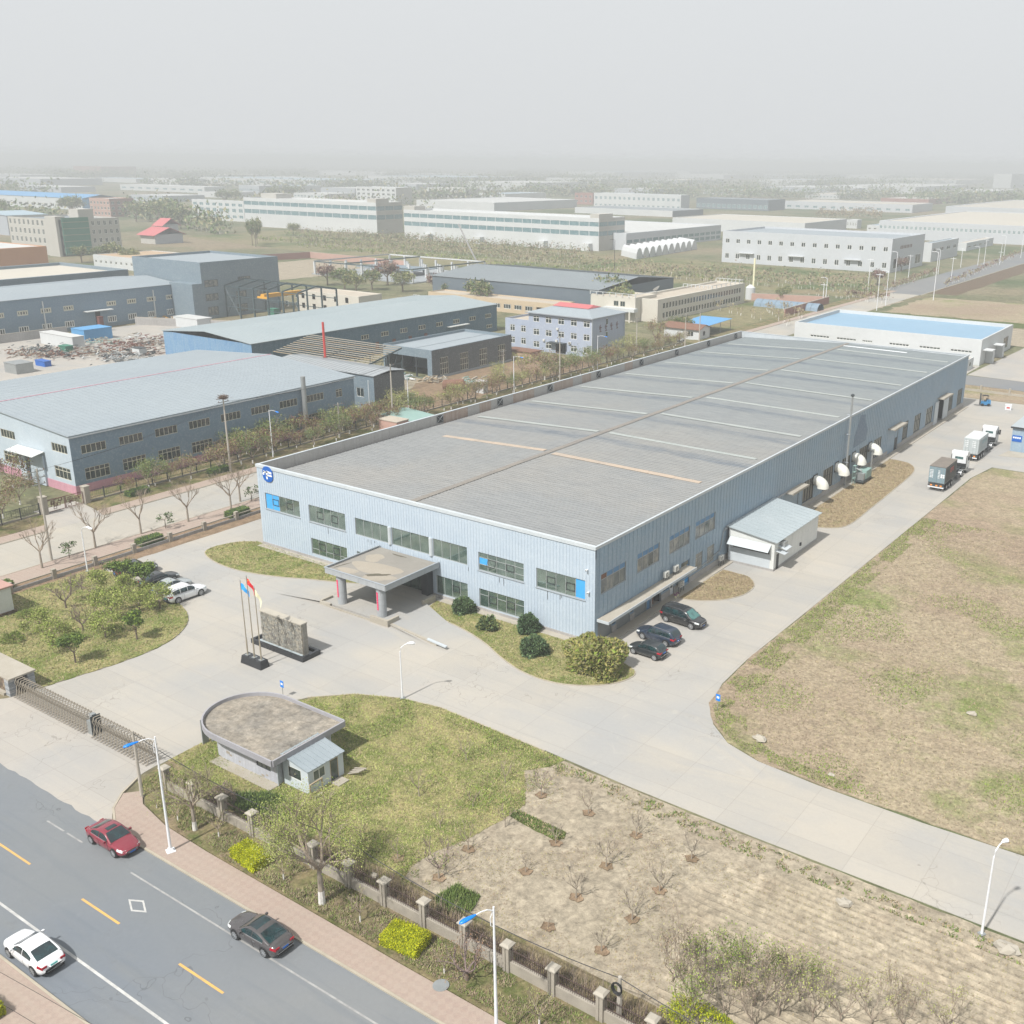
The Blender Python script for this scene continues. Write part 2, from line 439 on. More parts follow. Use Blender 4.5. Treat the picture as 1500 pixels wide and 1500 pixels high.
s2 = ramp(nt, noise(nt, v, 1.1, 5, .7), .58, .8); o = mixc(nt, mth(nt, 'MULTIPLY', s2, .3), o, (.27, .24, .2))
L(nt, o, b.inputs['Base Color']); b.inputs['Roughness'].default_value = .62; b.inputs['Specular IOR Level'].default_value = .35
simple('skylight', (.335, .36, .345), (.28, .31, .295), .4, .4, obj=False)
simple('skylight_new', (.8, .83, .85), (.7, .74, .78), .4, .35, obj=False)
simple('skylight_tan', (.42, .34, .265), (.34, .29, .24), .4, .6, obj=False)
simple('ridge_cap', (.225, .205, .18), (.175, .165, .155), .35, .7, obj=False)
def glass_mat(name, tint, tr=.6):
    m, nt, b = newmat(name); nt.nodes.remove(b)
    o = nt.nodes['Material Output']; tt = N(nt, 'ShaderNodeBsdfTransparent'); tt.inputs[0].default_value = (*tint, 1); df = N(nt, 'ShaderNodeBsdfDiffuse')
    dn = ramp(nt, noise(nt, coord(nt), .55, 4, .6), .35, .65); L(nt, mixc(nt, dn, (.07, .13, .11), (.2, .28, .235)), df.inputs[0]); t = N(nt, 'ShaderNodeMixShader'); t.inputs[0].default_value = .5; L(nt, tt.outputs[0], t.inputs[1]); L(nt, df.outputs[0], t.inputs[2])
    g = N(nt, 'ShaderNodeBsdfGlossy'); g.inputs['Roughness'].default_value = .03; g.inputs[0].default_value = (.8, .9, .88, 1)
    fr = N(nt, 'ShaderNodeFresnel'); fr.inputs[0].default_value = 1.6
    mxs = N(nt, 'ShaderNodeMixShader'); k = mth(nt, 'ADD', mth(nt, 'MULTIPLY', fr.outputs[0], 1.5), .1, True)
    L(nt, k, mxs.inputs[0]); L(nt, t.outputs[0], mxs.inputs[1]); L(nt, g.outputs[0], mxs.inputs[2]); L(nt, mxs.outputs[0], o.inputs[0])
glass_mat('green_glass', (.66, .83, .75)); glass_mat('green_glass_b', (.56, .74, .66)); glass_mat('green_glass_c', (.74, .87, .79))
simple('room_floor', (.75, .8, .76), (.62, .68, .65), .6, .5)
simple('room_wall', (.62, .66, .6), (.42, .46, .42), .5, .8)
simple('blue_film', (.045, .32, .68), (.06, .36, .7), 1, .4)
simple('frame_grey', (.3, .32, .32), None, 2, .5); simple('frame_dark', (.03, .035, .04), None, 2, .5)
simple('frame_white', (.66, .67, .64), (.55, .56, .53), 2, .6); simple('frame_cream', (.55, .53, .43), (.47, .45, .37), 2, .6)
glassy('dark_glass', (.012, .02, .022), (.03, .045, .045)); glassy('office_glass', (.03, .05, .055), (.12, .14, .13), .2)
glassy('curtain_glass', (.25, .25, .22), (.10, .115, .12), .25, .9); glassy('band_glass', (.10, .19, .22), (.16, .25, .27), .15)
simple('stone_panel', (.34, .36, .375), (.29, .31, .325), .8, .45); simple('slab_top', (.245, .23, .205), (.2, .19, .17), .25, .9, fine=2.5)
simple('puddle', (.09, .075, .045), (.12, .1, .065), .8, .25); simple('silt', (.32, .285, .235), (.28, .25, .205), .4, .9)
simple('banner_red', (.72, .015, .11), (.6, .01, .09), 2, .6); simple('banner_text', (.8, .3, .35), None, 2, .6)
simple('logo_blue', (.0, .1, .42), (.0, .085, .38), 1, .4); simple('logo_white', (.85, .87, .88), (.8, .82, .84), 1, .5)
simple('roller_shutter', (.22, .235, .235), (.19, .2, .2), .8, .6); simple('blue_frame', (.07, .19, .36), (.1, .22, .38), 1, .5)
simple('black_metal', (.012, .012, .014), None, 2, .4); simple('dark_steel', (.045, .055, .06), (.06, .07, .075), 1, .5, .3)
simple('galvanised', (.36, .38, .385), (.28, .3, .3), 1, .4, .5); simple('white_paint', (.66, .68, .70), (.58, .6, .62), 1.5, .35)
simple('fibreglass', (.68, .68, .63), (.58, .58, .53), .8, .35); simple('louvre', (.135, .135, .115), (.2, .19, .155), 2, .6)
simple('louvre_pale', (.36, .36, .31), (.26, .26, .225), 2, .6); streaky('deep_stain', (.11, .17, .25), (.13, .19, .26), None, amt=.3); simple('ledge', (.36, .335, .285), (.3, .27, .22), .5, .9)
simple('rust_brown', (.19, .1, .065), (.13, .07, .05), 1.2, .9); simple('white_shed_roof', (.34, .385, .405), (.3, .35, .37), .25, .4)
simple('white_shed_wall', (.60, .615, .60), (.52, .54, .53), .4, .5); simple('ac_white', (.62, .62, .58), (.5, .5, .46), 2, .5)
simple('concrete_post', (.33, .3, .25), (.25, .225, .19), 1, .9); simple('iron_red', (.15, .05, .04), (.11, .045, .04), 2, .7)
simple('black_stone', (.018, .02, .024), (.03, .032, .036), 2, .2); simple('interior_black', (.01, .01, .01), None, 1, .9)

# ------------------------------------------------------------------ terrain, roads, yard
FAR = 9000; HAZE = .00068
g = MB('terrain'); g.box(-FAR, -700, -1, FAR*.6, FAR, 0, skip='b'); setting('ground', g)
XR = 330
yard = [(-8.6, -37.4), (13.6, -37.4), (13.6, -38.9), (34.3, -38.9), (34.2, -33), (33.3, -30.6), (34.0, -27.2), (35.5, -24.3), (38.6, -21.3), (42.6, -19.4), (46.8, -18.6), (58.8, -19.1), (67.1, -19.6), (78.1, -19.9), (XR, -20.8),
        (XR, -10.9), (95, -10.9), (88, -11.1), (79.6, -10.9), (74.1, -10.4), (70.8, -9.3), (68.3, -7.2), (66.4, -4), (65.5, 0), (65.2, 6), (65.5, 24), (66.0, 60), (66.3, 84), (67.5, 92.5), (120, 94), (120, 147), (50, 145), (-8.6, 145)]
g = MB('yard_concrete'); g.prism(yard, -.05, .03); setting('yard_paving', g)
drive = smooth_poly([(13.6, -38.9), (12.9, -40.5), (9.0, -43), (3, -44.6), (-4, -45.6)], 5, False)+[(-4, -46.2), (42.2, -46.2)]+smooth_poly([(41.0, -46.1), (38.6, -45.6), (36.6, -44.3), (35.3, -42.6), (34.4, -40.6), (34.2, -38.9)], 5, False)
g = MB('drive_concrete'); g.prism(drive, -.05, .034); setting('driveway', g)
rnd = random.Random(4)
seam = [(x, -46.08+rnd.uniform(-.12, .12)) for x in np.arange(-3, 41.5, .8)]
g = MB('asphalt'); g.prism([(-400, -57.4), (XR, -57.4), (XR, -46.05), (41.5, -46.05)]+seam[::-1]+[(-400, -46.05)], -.05, .042); setting('road', g)
# far pavement with kerb, verge
side = [(XR, -46.0), (XR, -44.0), (66, -44.0), (60, -43.9), (47, -43.8), (42, -43.6), (38.2, -42.9), (36.6, -41.9)]+[(35.7, -42.9), (36.9, -44.4), (38.8, -45.5), (41.0, -45.95)]
g = MB('paving'); g.prism(side, -.05, .13); setting('pavement', g)
setting('kerb', kerb_mb([(XR, -46.0), (41, -45.98), (38.8, -45.52), (36.9, -44.42), (35.65, -42.9), (34.7, -40.9)], 'kerb_stone', .16, .15))
g = MB('paving'); g.prism([(-300, -63.5), (XR, -63.5), (XR, -57.56), (-300, -57.56)], -.05, .13); setting('pavement', g)
setting('kerb', kerb_mb([(-300, -57.56), (XR, -57.56)], 'kerb_stone', .16, .15))
g = MB('verge'); g.prism([(-300, -90), (XR, -90), (XR, -63.5), (-300, -63.5)], -.05, .1); setting('verge', g)
front_verge = [(34.9, -40.7), (36.7, -41.8), (38.4, -42.8), (42, -43.5), (47, -43.7), (60, -43.8), (66, -43.9), (XR, -43.9), (XR, -38.0), (34.5, -38.0)]
g = MB('verge'); g.prism(front_verge, -.05, .09); setting('verge', g)
# painted markings, 4 mm sheets
def stripe(name, mat, a, b_, wd, z=.047):
    g = MB(mat); a, b_ = Vector((*a, z)), Vector((*b_, z)); d = b_-a; nrm = Vector((-d.y, d.x, 0)).normalized()*wd/2
    g.q((a-nrm, b_-nrm, b_+nrm, a+nrm)); return setting(name, g)
for x0 in (13.1, 23.5, 33.9, 44.4, 54.8, 65.3, 75.8): stripe('centre_dash', 'road_yellow', (x0, -51.6), (x0+4.2, -51.6), .16)
for x0, x1 in ((34.2, 36.4), (36.8, 38.8), (44.6, XR)): stripe('lane_line', 'road_paint_worn', (x0, -48.15), (x1, -48.15), .13)
stripe('lane_line', 'road_paint', (-200, -54.9), (XR, -54.9), .17)
g = MB('road_paint')                         # diamond marking
C0 = [at(188, 1318), at(211, 1320), at(215, 1337.5), at(192, 1335.5)]; cc = sum(C0, Vector())/4
for i in range(4):
    a, b_ = C0[i], C0[(i+1) % 4]
    g.q([(p.x, p.y, .047) for p in (a, b_, cc+(b_-cc)*.74, cc+(a-cc)*.74)])
setting('diamond_marking', g)
g = MB('kerb_stone'); g.box(69.2, -46.05, .045, 70.5, -45.2-.9+.0, .06); setting('drain_cover', g)
# islands of grass standing on the concrete
def island(name, pts, mat, h=.11, seed=1, kerb=True, amp=.05):
    g = MB(mat); g.prism(rag(pts, amp, seed, .5) if amp else pts, 0, h); o = setting(name, g)
    if kerb: setting('kerb', kerb_mb(pts, 'kerb_stone', -.12, .10, 0, True))
    return o
A = lambda *ps: [tuple(at(*p)[:2]) for p in ps]
oval = smooth_poly([(-1.2, .0), (-3.2, -1.6), (-4.1, -4.4), (-3.2, -6.4), (.5, -7.6), (5, -7.7), (9.5, -6.6), (13.5, -4.9), (18.2, -3.0), (20.4, -1.9), (20.4, -.9)], 5, False)
island('lawn', oval, 'lawn', seed=2)
left_lawn = [(-9.5, -37.3), (-9.5, -18.4)]+smooth_poly([(-8.8, -17.2), (-5, -16.7), (1, -17.1), (7.5, -17.9), (11.6, -19.6), (14.2, -22.4), (15.4, -26), (15.3, -30), (14.6, -34), (14.0, -37.3)], 5, False)
island('lawn', left_lawn, 'lawn', seed=3)
right_lawn = smooth_poly([(30.4, -1.0), (31.2, -3.4), (34, -4.2), (38.2, -5.0), (42, -6.3), (45.4, -7.9), (49, -9.0), (52.6, -8.9), (55.6, -7.4), (57.4, -5.2), (57.6, -3.0), (55.8, -1.9), (52.5, -1.0)], 5, False)+[(50.7, -1.0)]
island('lawn', right_lawn, 'lawn', seed=4)
strip1 = smooth_poly([(52.1, 15.4), (54.2, 16.2), (56.3, 17.9), (57.6, 20.6), (57.5, 23.6), (55.9, 25.7), (54.0, 26.0), (52.3, 26.1)], 5, False)
island('dry_grass_bed', strip1, 'dry_lawn', seed=5)
strip2 = [(52.2, 47)]+smooth_poly([(54.4, 47.2), (57.4, 48.6), (58.7, 51.5), (58.6, 60), (58.3, 72), (57.8, 82), (56.2, 86), (54, 87.2), (52.2, 87.2)], 4, False)
island('dry_grass_bed', strip2, 'dry_lawn', seed=6)
# green lawn by the guardhouse and the sandy plot beside it
gl = [(34.4, -38.0), (34.4, -31.2), (34.6, -27.2), (36, -24.1), (38.8, -21.3), (42.6, -19.6), (46.8, -18.8), (61.0, -19.5), (60.6, -21.0), (59.2, -22.6)]+A((770, 1180), (735, 1203), (690, 1228), (640, 1248), (600, 1272), (585, 1300))+[(61.5, -38.0)]
lawn_poly = gl
g = MB('lawn'); g.prism(rag(gl, .07, 7, .6), -.05, .10); setting('lawn', g)
sand = [(56.0, -19.4), (67, -19.9), (78, -20.2), (XR, -21.1), (XR, -38.0), (54.0, -38.0), (54, -28)]
g = MB('sandy_soil'); g.prism(rag(sand, .08, 8, 1.0), -.05, .085); setting('sandy_plot', g)
setting('kerb', kerb_mb([(35.5, -24.3), (38.6, -21.35), (42.6, -19.5), (46.8, -18.7), (58.8, -19.2)], 'kerb_stone', -.12, .12))
field = [(66.2, -4), (68.2, -7.0), (70.8, -9.2), (74.1, -10.3), (79.6, -10.8), (95, -10.8), (XR, -10.8), (XR, 94), (120, 94), (67.8, 92), (66.5, 84), (66.1, 60), (65.6, 24), (65.3, 6), (65.6, 0)]
g = MB('rough_field'); g.prism(rag(field, .12, 9, 1.2), -.05, .07); setting('field', g)
g = MB('green_patch'); gp = A((752, 1188), (762, 1190), (830, 1222), (826, 1230), (812, 1233), (747, 1198)); g.prism(rag(gp, .06, 3, .4), .05, .14); setting('turf_bed', g)
g = MB('green_patch'); gp = A((640, 1318), (668, 1300), (700, 1316), (690, 1335), (665, 1342)); g.prism(rag(gp, .15, 3, .5), .05, .13); setting('grass_patch', g)
# plough ridges of the vegetable plot, real relief
rows = MB('sandy_soil'); rnd = random.Random(11)
fy = -38.4
P0 = at(1095, 1300); y0 = -37.6
for k in range(26):
    y = -37.4+k*.62
    xa = 80.5-(y+37.4)*.28+rnd.uniform(-.5, .5)+(2.0 if k > 17 else 0); xb = 140
    if k > 21: xa += (k-21)*1.6
    n = 46; pts = []
    b0 = len(rows.v)
    for i in range(n+1):
        x = xa+(xb-xa)*i/n; yy = y+rnd.uniform(-.04, .04); hh = .16+rnd.uniform(-.03, .04)
        rows.v += [(x, yy-.2, .08), (x, yy, .08+hh), (x, yy+.2, .08)]
    for i in range(n):
        a = b0+i*3; rows.f += [(a, a+3, a+4, a+1), (a+1, a+4, a+5, a+2)]; rows.m += [0, 0]
o = part('plough_ridges', rows); o['kind'] = 'structure'
# apron along the main building
g = MB('ledge'); g.box(-.0, -1.0, .03, 20.3, -.02, .14); g.box(30.8, -1.0, .03, 51.9, -.02, .14); g.box(50.95, -.0, .03, 52.1, 135.9, .13); setting('apron', g)

# ------------------------------------------------------------------ MAIN BUILDING
W, LN, H = 50.9, 136.1, 10.6
B = thing('factory_building', 'long blue corrugated factory with low grey roof and round blue emblem, the largest building', 'factory', (0, 0, 0))
FH = [(1.15, 7.45, 5.05, 7.15), (9.1, 15.35, 4.95, 7.1), (17.0, 22.3, 4.9, 7.0), (22.9, 28.6, 4.9, 7.0), (29.2, 34.15, 4.9, 7.0), (35.75, 41.9, 4.75, 6.85), (43.55, 49.7, 4.65, 6.8),
      (9.1, 15.3, .75, 2.8), (17.0, 18.6, .75, 2.8), (20.6, 29.0, .04, 3.0), (29.5, 34.1, .5, 2.7), (35.75, 41.9, .5, 2.6)]
fw = MB('front_cladding', 'trim_grey')
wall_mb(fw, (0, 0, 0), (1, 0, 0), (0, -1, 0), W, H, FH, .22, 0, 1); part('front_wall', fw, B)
SH = [(1.1, 5.85, 5.15, 7.35), (8.15, 12.8, 5.15, 7.35), (15.0, 19.7, 5.15, 7.35), (21.1, 26.0, 5.1, 7.3), (17.9, 19.9, .3, 3.2), (21.4, 23.1, 1.0, 3.2), (24.3, 26.1, 1.0, 3.2),
      (.6, 3.2, .05, 2.45), (3.3, 4.0, .9, 2.45), (4.1, 6.8, .05, 2.45), (6.9, 7.6, .9, 2.45), (7.7, 10.3, .05, 2.45), (10.4, 11.2, .05, 2.45), (11.4, 13.4, .05, 2.5), (13.8, 15.3, 1.0, 2.4), (15.4, 16.3, .05, 2.4)]
LV = [(53.1, 57.0), (60.5, 64.5), (68.0, 71.6), (75.4, 79.4), (82.0, 85.8), (97.0, 99.8), (103.3, 107.0), (110.3, 114.3), (125.0, 127.8), (131.0, 134.3)]
LVH = [(a, b_, 1.0, 4.2) for a, b_ in LV]
SH2 = SH+LVH+[(47.2, 51.6, .05, 3.9), (89.4, 94.6, .05, 4.3), (117.6, 122.2, .05, 4.6)]
sw = MB('shaded_side_cladding', 'trim_grey'); wall_mb(sw, (W, 0, 0), (0, 1, 0), (1, 0, 0), LN, H, SH2, .2, 0, 1); part('side_wall', sw, B)
rest = MB('shaded_side_cladding'); rest.q(((0, LN, 0), (0, LN, H), (0, 0, H), (0, 0, 0))); rest.q(((W, LN, 0), (W, LN, H), (0, LN, H), (0, LN, 0))); part('wall', rest, B)
# ribs on the two visible walls
ribs = MB('front_cladding')
def rib_cut(u, holes, hmax, z0=.0):
    cuts = sorted((h[2]-.06, h[3]+.06) for h in holes if h[0]-.05 < u < h[1]+.05); z = z0; out = []
    for a, b_ in cuts+[(hmax, None)]:
        if a-z > .1: out.append((z, a))
        if b_ is not None: z = max(z, b_)
    return out
for i in range(1, 125):
    x = i*.408
    for a, b_ in rib_cut(x, FH, H-.32, .45): ribs.box(x-.05, -.028, a, x+.05, 0, b_, skip='nb')
part('cladding_ribs', ribs, B, kind='stuff')
ribs = MB('shaded_side_cladding')
for i in range(1, 170):
    y = i*.8
    for a, b_ in rib_cut(y, SH2, H-.32, .9): ribs.box(W, y-.04, a, W+.03, y+.04, b_, skip='wb')
part('cladding_ribs', ribs, B, kind='stuff')
g = MB('plinth')
def plinth_runs(holes, L0, z=.42):
    hs_ = sorted((h[0], h[1]) for h in holes if h[2] < z); u = 0; out = []
    for a, b_ in hs_: out.append((u, a)); u = b_
    out.append((u, L0)); return out
for a, b_ in plinth_runs(FH, W): g = MB('plinth'); g.box(a, -.09, 0, b_, -.003, .42); part('plinth', g, B)
for a, b_ in plinth_runs(SH2, LN, .85):
    if b_-a > .15: g = MB('plinth'); g.box(W+.003, a, 0, W+.07, b_, .85); part('plinth', g, B)
# parapets and coping
g = MB('front_cladding', 'parapet_inner'); g.box(0, .003, H-1.3, W, .18, H-.003, 0); part('front_parapet', g, B)
g = MB('trim_white'); g.box(-.08, -.1, H-.26, W+.06, -.048, H+.03); g.box(-.08, -.1, H+.03, W+.1, .3, H+.1); part('coping', g, B)
g = MB('trim_white'); g.box(W+.035, -.06, H-.22, W+.1, LN, H+.03); g.box(W-.12, .3, H+.03, W+.12, LN+.05, H+.09); part('coping', g, B)
XS = (33.8, 48.2, 61.9, 77.0, 92.1, 106, 119.9, 133.0)
y = .2; prnd = random.Random(3); spans = []
while y < LN-.3:
    y1 = min(y+2.86, LN-.2); spans.append((y, y1)); y = y1
rusty = {12, 13, 15, 18, 19, 22, 23, 25, 30}
for i, (a, b_) in enumerate(spans):
    mt = 'rust_streak' if i in rusty else 'parapet_inner'
    g = MB(mt); g.box(.02, a+.012, H-1.7, .24, b_-.012, H-.003); part('parapet_panel', g, B)
g = MB('trim_white'); g.box(-.06, .3, H, .28, LN, H+.07); part('coping', g, B)
for y in XS:
    g = MB('gutter'); g.box(.25, y-.7, H-1.25, .27, y+.7, H-.12); po = part('vent_opening', g, B)
    g = MB('galvanised')
    for s in (-1, 1): g.tube([(.29, y-.68*s, H-1.2), (.29, y+.68*s, H-.15)], .05, 4)
    g.box(.27, y-.75, H-1.3, .31, y-.68, H-.08); g.box(.27, y+.68, H-1.3, .31, y+.75, H-.08); part('cross_brace', g, po)
g = MB('trim_white', 'trim_white'); g.box(.3, LN-.2, H-1.4, W-.15, LN-.003, H-.05); g.box(.28, LN-.26, H-.05, W-.12, LN+.05, H+.03); part('rear_parapet', g, B)
# roof
RX, ZR, ZE = 25.6, H-.22, H-1.25
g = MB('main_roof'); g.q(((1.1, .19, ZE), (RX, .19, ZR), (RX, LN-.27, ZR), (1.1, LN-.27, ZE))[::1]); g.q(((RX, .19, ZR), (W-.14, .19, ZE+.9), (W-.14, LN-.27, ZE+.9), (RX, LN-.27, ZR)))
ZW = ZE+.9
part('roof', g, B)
g = MB('gutter'); g.q(((.25, .19, ZE-.25), (1.1, .19, ZE-.25), (1.1, LN-.27, ZE-.25), (.25, LN-.27, ZE-.25))); g.q(((1.1, .19, ZE-.25), (1.1, .19, ZE), (1.1, LN-.27, ZE), (1.1, LN-.27, ZE-.25))); part('roof_gutter', g, B)
zl = lambda x: ZE+(ZR-ZE)*(x-1.1)/(RX-1.1) if x < RX else ZR+(ZW-ZR)*(x-RX)/(W-.14-RX)
seams = MB('main_roof'); y = .75
while y < LN-.5:
    j = prnd.uniform(-.03, .03)
    for x0, x1 in ((1.12, RX-.4), (RX+.4, W-.3)):
        a, b_ = Vector((x0, y+j, zl(x0)+.002)), Vector((x1, y+j*.5, zl(x1)+.002))
        seams.obox(a, b_-a, (0, .07, 0), (0, 0, .05))
    y += .62
part('standing_seams', seams, B, kind='stuff')
pr = random.Random(5)
ridge = MB('ridge_cap'); y = .3
while y < LN-.6:
    y1 = min(y+3.0, LN-.5); s = pr.uniform(-.04, .04)
    for sgn in (-1, 1):
        ridge.obox((RX+s, y+.02, ZR+.10), (sgn*.42, 0, -.02-.03), (0, y1-y-.04, 0), (0, 0, .035))
    y = y1
part('ridge_cap', ridge, B)
def strip(y, side, mat, wdt=.75, x0=None, x1=None, skew=0):
    a0, a1 = ((2.6, RX-.9) if side < 0 else (RX+.9, W-1.6)); a0 = x0 if x0 is not None else a0; a1 = x1 if x1 is not None else a1
    g = MB(mat); n = 6
    for i in range(n):
        u0 = a0+(a1-a0)*i/n+.015; u1 = a0+(a1-a0)*(i+1)/n-.015; w2 = wdt*(1+pr.uniform(-.12, .12))
        yy = y+skew*(i+.5)/n
        g.obox((u0, yy-w2/2, zl(u0)+.055), (u1-u0, 0, zl(u1)-zl(u0)), (0, w2, 0), (0, 0, .03))
    part('skylight_strip', g, B)
strip(27.3, -1, 'skylight_tan', 1.0, 6.8); strip(26.6, 1, 'skylight_tan', 1.0, None, 48.4)
for y in (40.0, 53.5, 67.9, 82.6, 97.2, 111.9, 124.6): strip(y, -1, 'skylight', .8)
for y in (40.2, 54.8, 69.4, 84.0, 98.9, 113.6, 127.0): strip(y, 1, 'skylight', .8)
strip(132.2, 1, 'skylight_new', .7, 25.9, 39.5)
# front windows over a real room strip behind the glass
room = MB('room_floor', 'room_wall', 'interior_black')
for z in (.05, 3.9): room.box(.3, .3, z, W-.3, 3.6, z+.1, 0)
room.q(((.3, 3.6, 0), (W-.3, 3.6, 0), (W-.3, 3.6, 8), (.3, 3.6, 8)), 1); room.box(.3, .3, 7.6, W-.3, 3.6, 7.7, 1)
room.box(.3, .3, 3.3, W-.3, 3.55, 3.9, 1)
for x in (8.2, 16.2, 35.0, 42.7): room.box(x, .35, .15, x+.15, 3.55, 7.6, 1)
for h in FH:
    if h[2] > .4: room.box(h[0]-.1, .24, h[2]-.12, h[1]+.1, 1.7, h[2]-.02, 0)  # pale ledges added inside at sill height to brighten the lower glass
part('interior', room, B)
stairs = MB('room_wall')
for k in range(14): stairs.box(23.5+k*.42, 1.6, 4+k*.2, 24.0+k*.42, 2.8, 4.12+k*.2)
part('interior_stair', stairs, B)
gl_ = ['green_glass', 'green_glass_b', 'green_glass_c']
frnd = random.Random(8)
def fwin(h, cols, film=(), hop=(), rowz=None):
    pm = {(i, j): frnd.choice(gl_) for i in range(cols) for j in range(3)}
    pm.update({k: 'blue_film' for k in film})
    wo = window(B, (h[0], 0, h[2]), (1, 0, 0), (0, -1, 0), h[1]-h[0], h[3]-h[2], cols, 1, 'frame_grey', 'green_glass', .14, .06, True, rowz, pm=pm)
    cw = (h[1]-h[0])/cols
    for (i, z0, z1, tilt) in hop:            # hopper lights: dark inner frames, some ajar
        g = MB('frame_dark'); u0, u1 = h[0]+cw*i+.07, h[0]+cw*(i+1)-.07; z0, z1 = h[2]+z0, h[2]+z1; yb = .07; t = -tilt
        for s in ((u0, u1, 0, .05), (u0, u1, 1, -.05)):
            zz = z0 if s[2] == 0 else z1; yy = yb+(t if s[2] == 0 else 0)
            g.obox((u0, yy-.04, zz), (u1-u0, 0, 0), (0, .03, 0), (0, 0, s[3]))
        for uu in (u0, u1-.05): g.obox((uu, yb-.04+t, z0), (.05, 0, 0), (0, .03, 0), (0, -t, z1-z0))
        part('opening_frame', g, wo)
    return wo
fwin(FH[0], 5, [(0, 0), (1, 0)], [(1, .7, 1.5, 0), (3, .7, 1.5, 0)]); fwin(FH[1], 5, [], [(1, .6, 1.5, 0), (3, .6, 1.5, 0)])
for h in FH[2:5]: fwin(h, 4)
fwin(FH[5], 5, [(0, 1)], [(1, .75, 1.5, .3), (3, .75, 1.5, 0)], [0, .7, 1.5, 2.1]); fwin(FH[6], 5, [(4, 0)], [(1, .75, 1.5, 0), (3, .6, 1.4, 0)], None)
fwin(FH[7], 5, [], [(1, .75, 1.6, 0), (3, .75, 1.6, 0)], [0, .7, 2.05]); fwin(FH[8], 1); fwin(FH[10], 4, [], [(2, .8, 1.5, 0)]); fwin(FH[11], 5, [], [(1, .7, 1.5, 0), (3, .7, 1.5, 0)], [0, 1.4, 2.1])
for x in (22.6, 28.9): 
    g = MB('trim_white'); g.cyl(x, .02, 4.9, 7.0, .26, n=12); part('pilaster', g, B)
ent = thing_door = MB('frame_dark')
for i in range(7): ent.box(20.65+i*1.18, .12, .05, 20.75+i*1.18, .2, 2.95)
ent.box(20.6, .12, 2.25, 28.9, .2, 2.35); ent.box(28.0, -.9, .16, 28.95, .1, 3.7); eo = part('entrance_frame', ent, B)
for i in range(6):
    g = MB('green_glass_b'); g.box(20.78+i*1.18, .15, .1, 21.8+i*1.18, .17, 2.22); part('door_pane', g, eo)
# window sills and stains under them
for h in (FH[0], FH[1], FH[5], FH[6]):
    g = MB('trim_grey'); g.box(h[0]-.1, -.1, h[2]-.07, h[1]+.1, -.0455, h[2]-.003); part('window_sill', g, B)
st = MB('gutter')
for x, z, l_ in ((12.3, 4.9, .9), (19, 4.8, .4), (19.5, 4.8, .6), (20.1, 4.8, .3), (38.6, 4.65, .7), (39.2, 4.65, .9), (45.0, 4.6, 1.0), (46.6, 4.6, .6), (46.8, 4.6, .4), (34.3, 4.8, .5)): st.box(x, -.053, z-l_, x+.04, -.047, z-.07)
part('rust_run', st, B)
# emblem: blue disc with white hooked letters
em = MB('logo_blue'); n = 32; cx, cz = 2.15, 9.72
ring = [(cx+.95*math.copysign(abs(math.cos(t))**.8, math.cos(t)), cz+1.0*math.copysign(abs(math.sin(t))**.8, math.sin(t))) for t in [2*math.pi*i/n for i in range(n)]]
for k in range(n):
    a, b_ = ring[k], ring[(k+1) % n]; em.q(((a[0], -.13, a[1]), (b_[0], -.13, b_[1]), (b_[0], -.05, b_[1]), (a[0], -.05, a[1])))
em.q([(p[0], -.13, p[1]) for p in ring]); eo = part('emblem', em, B)
g = MB('logo_white')
def stroke(pts, wd):
    for a, b_ in zip(pts, pts[1:]):
        a, b_ = Vector((a[0], -.15, a[1])), Vector((b_[0], -.15, b_[1])); d = (b_-a).normalized(); nrm = Vector((-d.z, 0, d.x))*wd/2
        g.obox(a-nrm-d*wd*.3, (b_-a)+d*wd*.6, nrm*2, (0, .018, 0))
stroke([(1.42, 9.65), (1.55, 10.05)], .26); stroke([(1.5, 10.0), (1.9, 9.9), (2.1, 10.05)], .2); stroke([(2.05, 10.05), (2.85, 9.95)], .24); stroke([(2.1, 9.62), (2.9, 9.6)], .2); stroke([(2.15, 10.0), (2.0, 9.5), (2.05, 9.15)], .24)
part('emblem_letters', g, eo)
# small fixtures: cameras, lamps
for x, z in ((50.0, 8.0), (50.2, 5.6)):
    g = MB('white_paint', 'black_metal'); g.box(x-.1, -.35, z, x+.1, -.05, z+.14); g.box(x-.06, -.37, z+.02, x+.06, -.35, z+.1, 1); tag(part('security_camera', g), 'white security camera high on the front wall near its right corner' if z > 7 else 'lower white security camera beside the blue window panel', 'camera')
# side wall windows
for h in SH[:4]:
    window(B, (W, h[0], h[2]), (0, 1, 0), (1, 0, 0), h[1]-h[0], h[3]-h[2], 4, 2, 'frame_grey', 'curtain_glass', .14, .08, True, [0, 1.55, h[3]-h[2]], pm={(0, 1): 'rust_brown' if h is SH[0] else 'blue_frame', (1, 1): 'blue_frame', (2, 1): 'blue_frame', (3, 1): 'blue_frame', (2, 0): 'office_glass', (3, 0): 'office_glass' if h is SH[0] else 'curtain_glass'})
window(B, (W, 17.9, .3), (0, 1, 0), (1, 0, 0), 2.0, 2.9, 1, 2, 'blue_frame', 'blue_film', .12, .1, True, [0, 2.2, 2.9], name='door', pm={(0, 1): 'office_glass'})
for h in SH[5:7]: window(B, (W, h[0], h[2]), (0, 1, 0), (1, 0, 0), h[1]-h[0], 2.2, 2, 2, 'frame_grey', 'curtain_glass', .12, .08, True, [0, 1.6, 2.2])
window(B, (W, 13.8, 1.0), (0, 1, 0), (1, 0, 0), 1.5, 1.4, 2, 1, 'blue_frame', 'office_glass', .1)
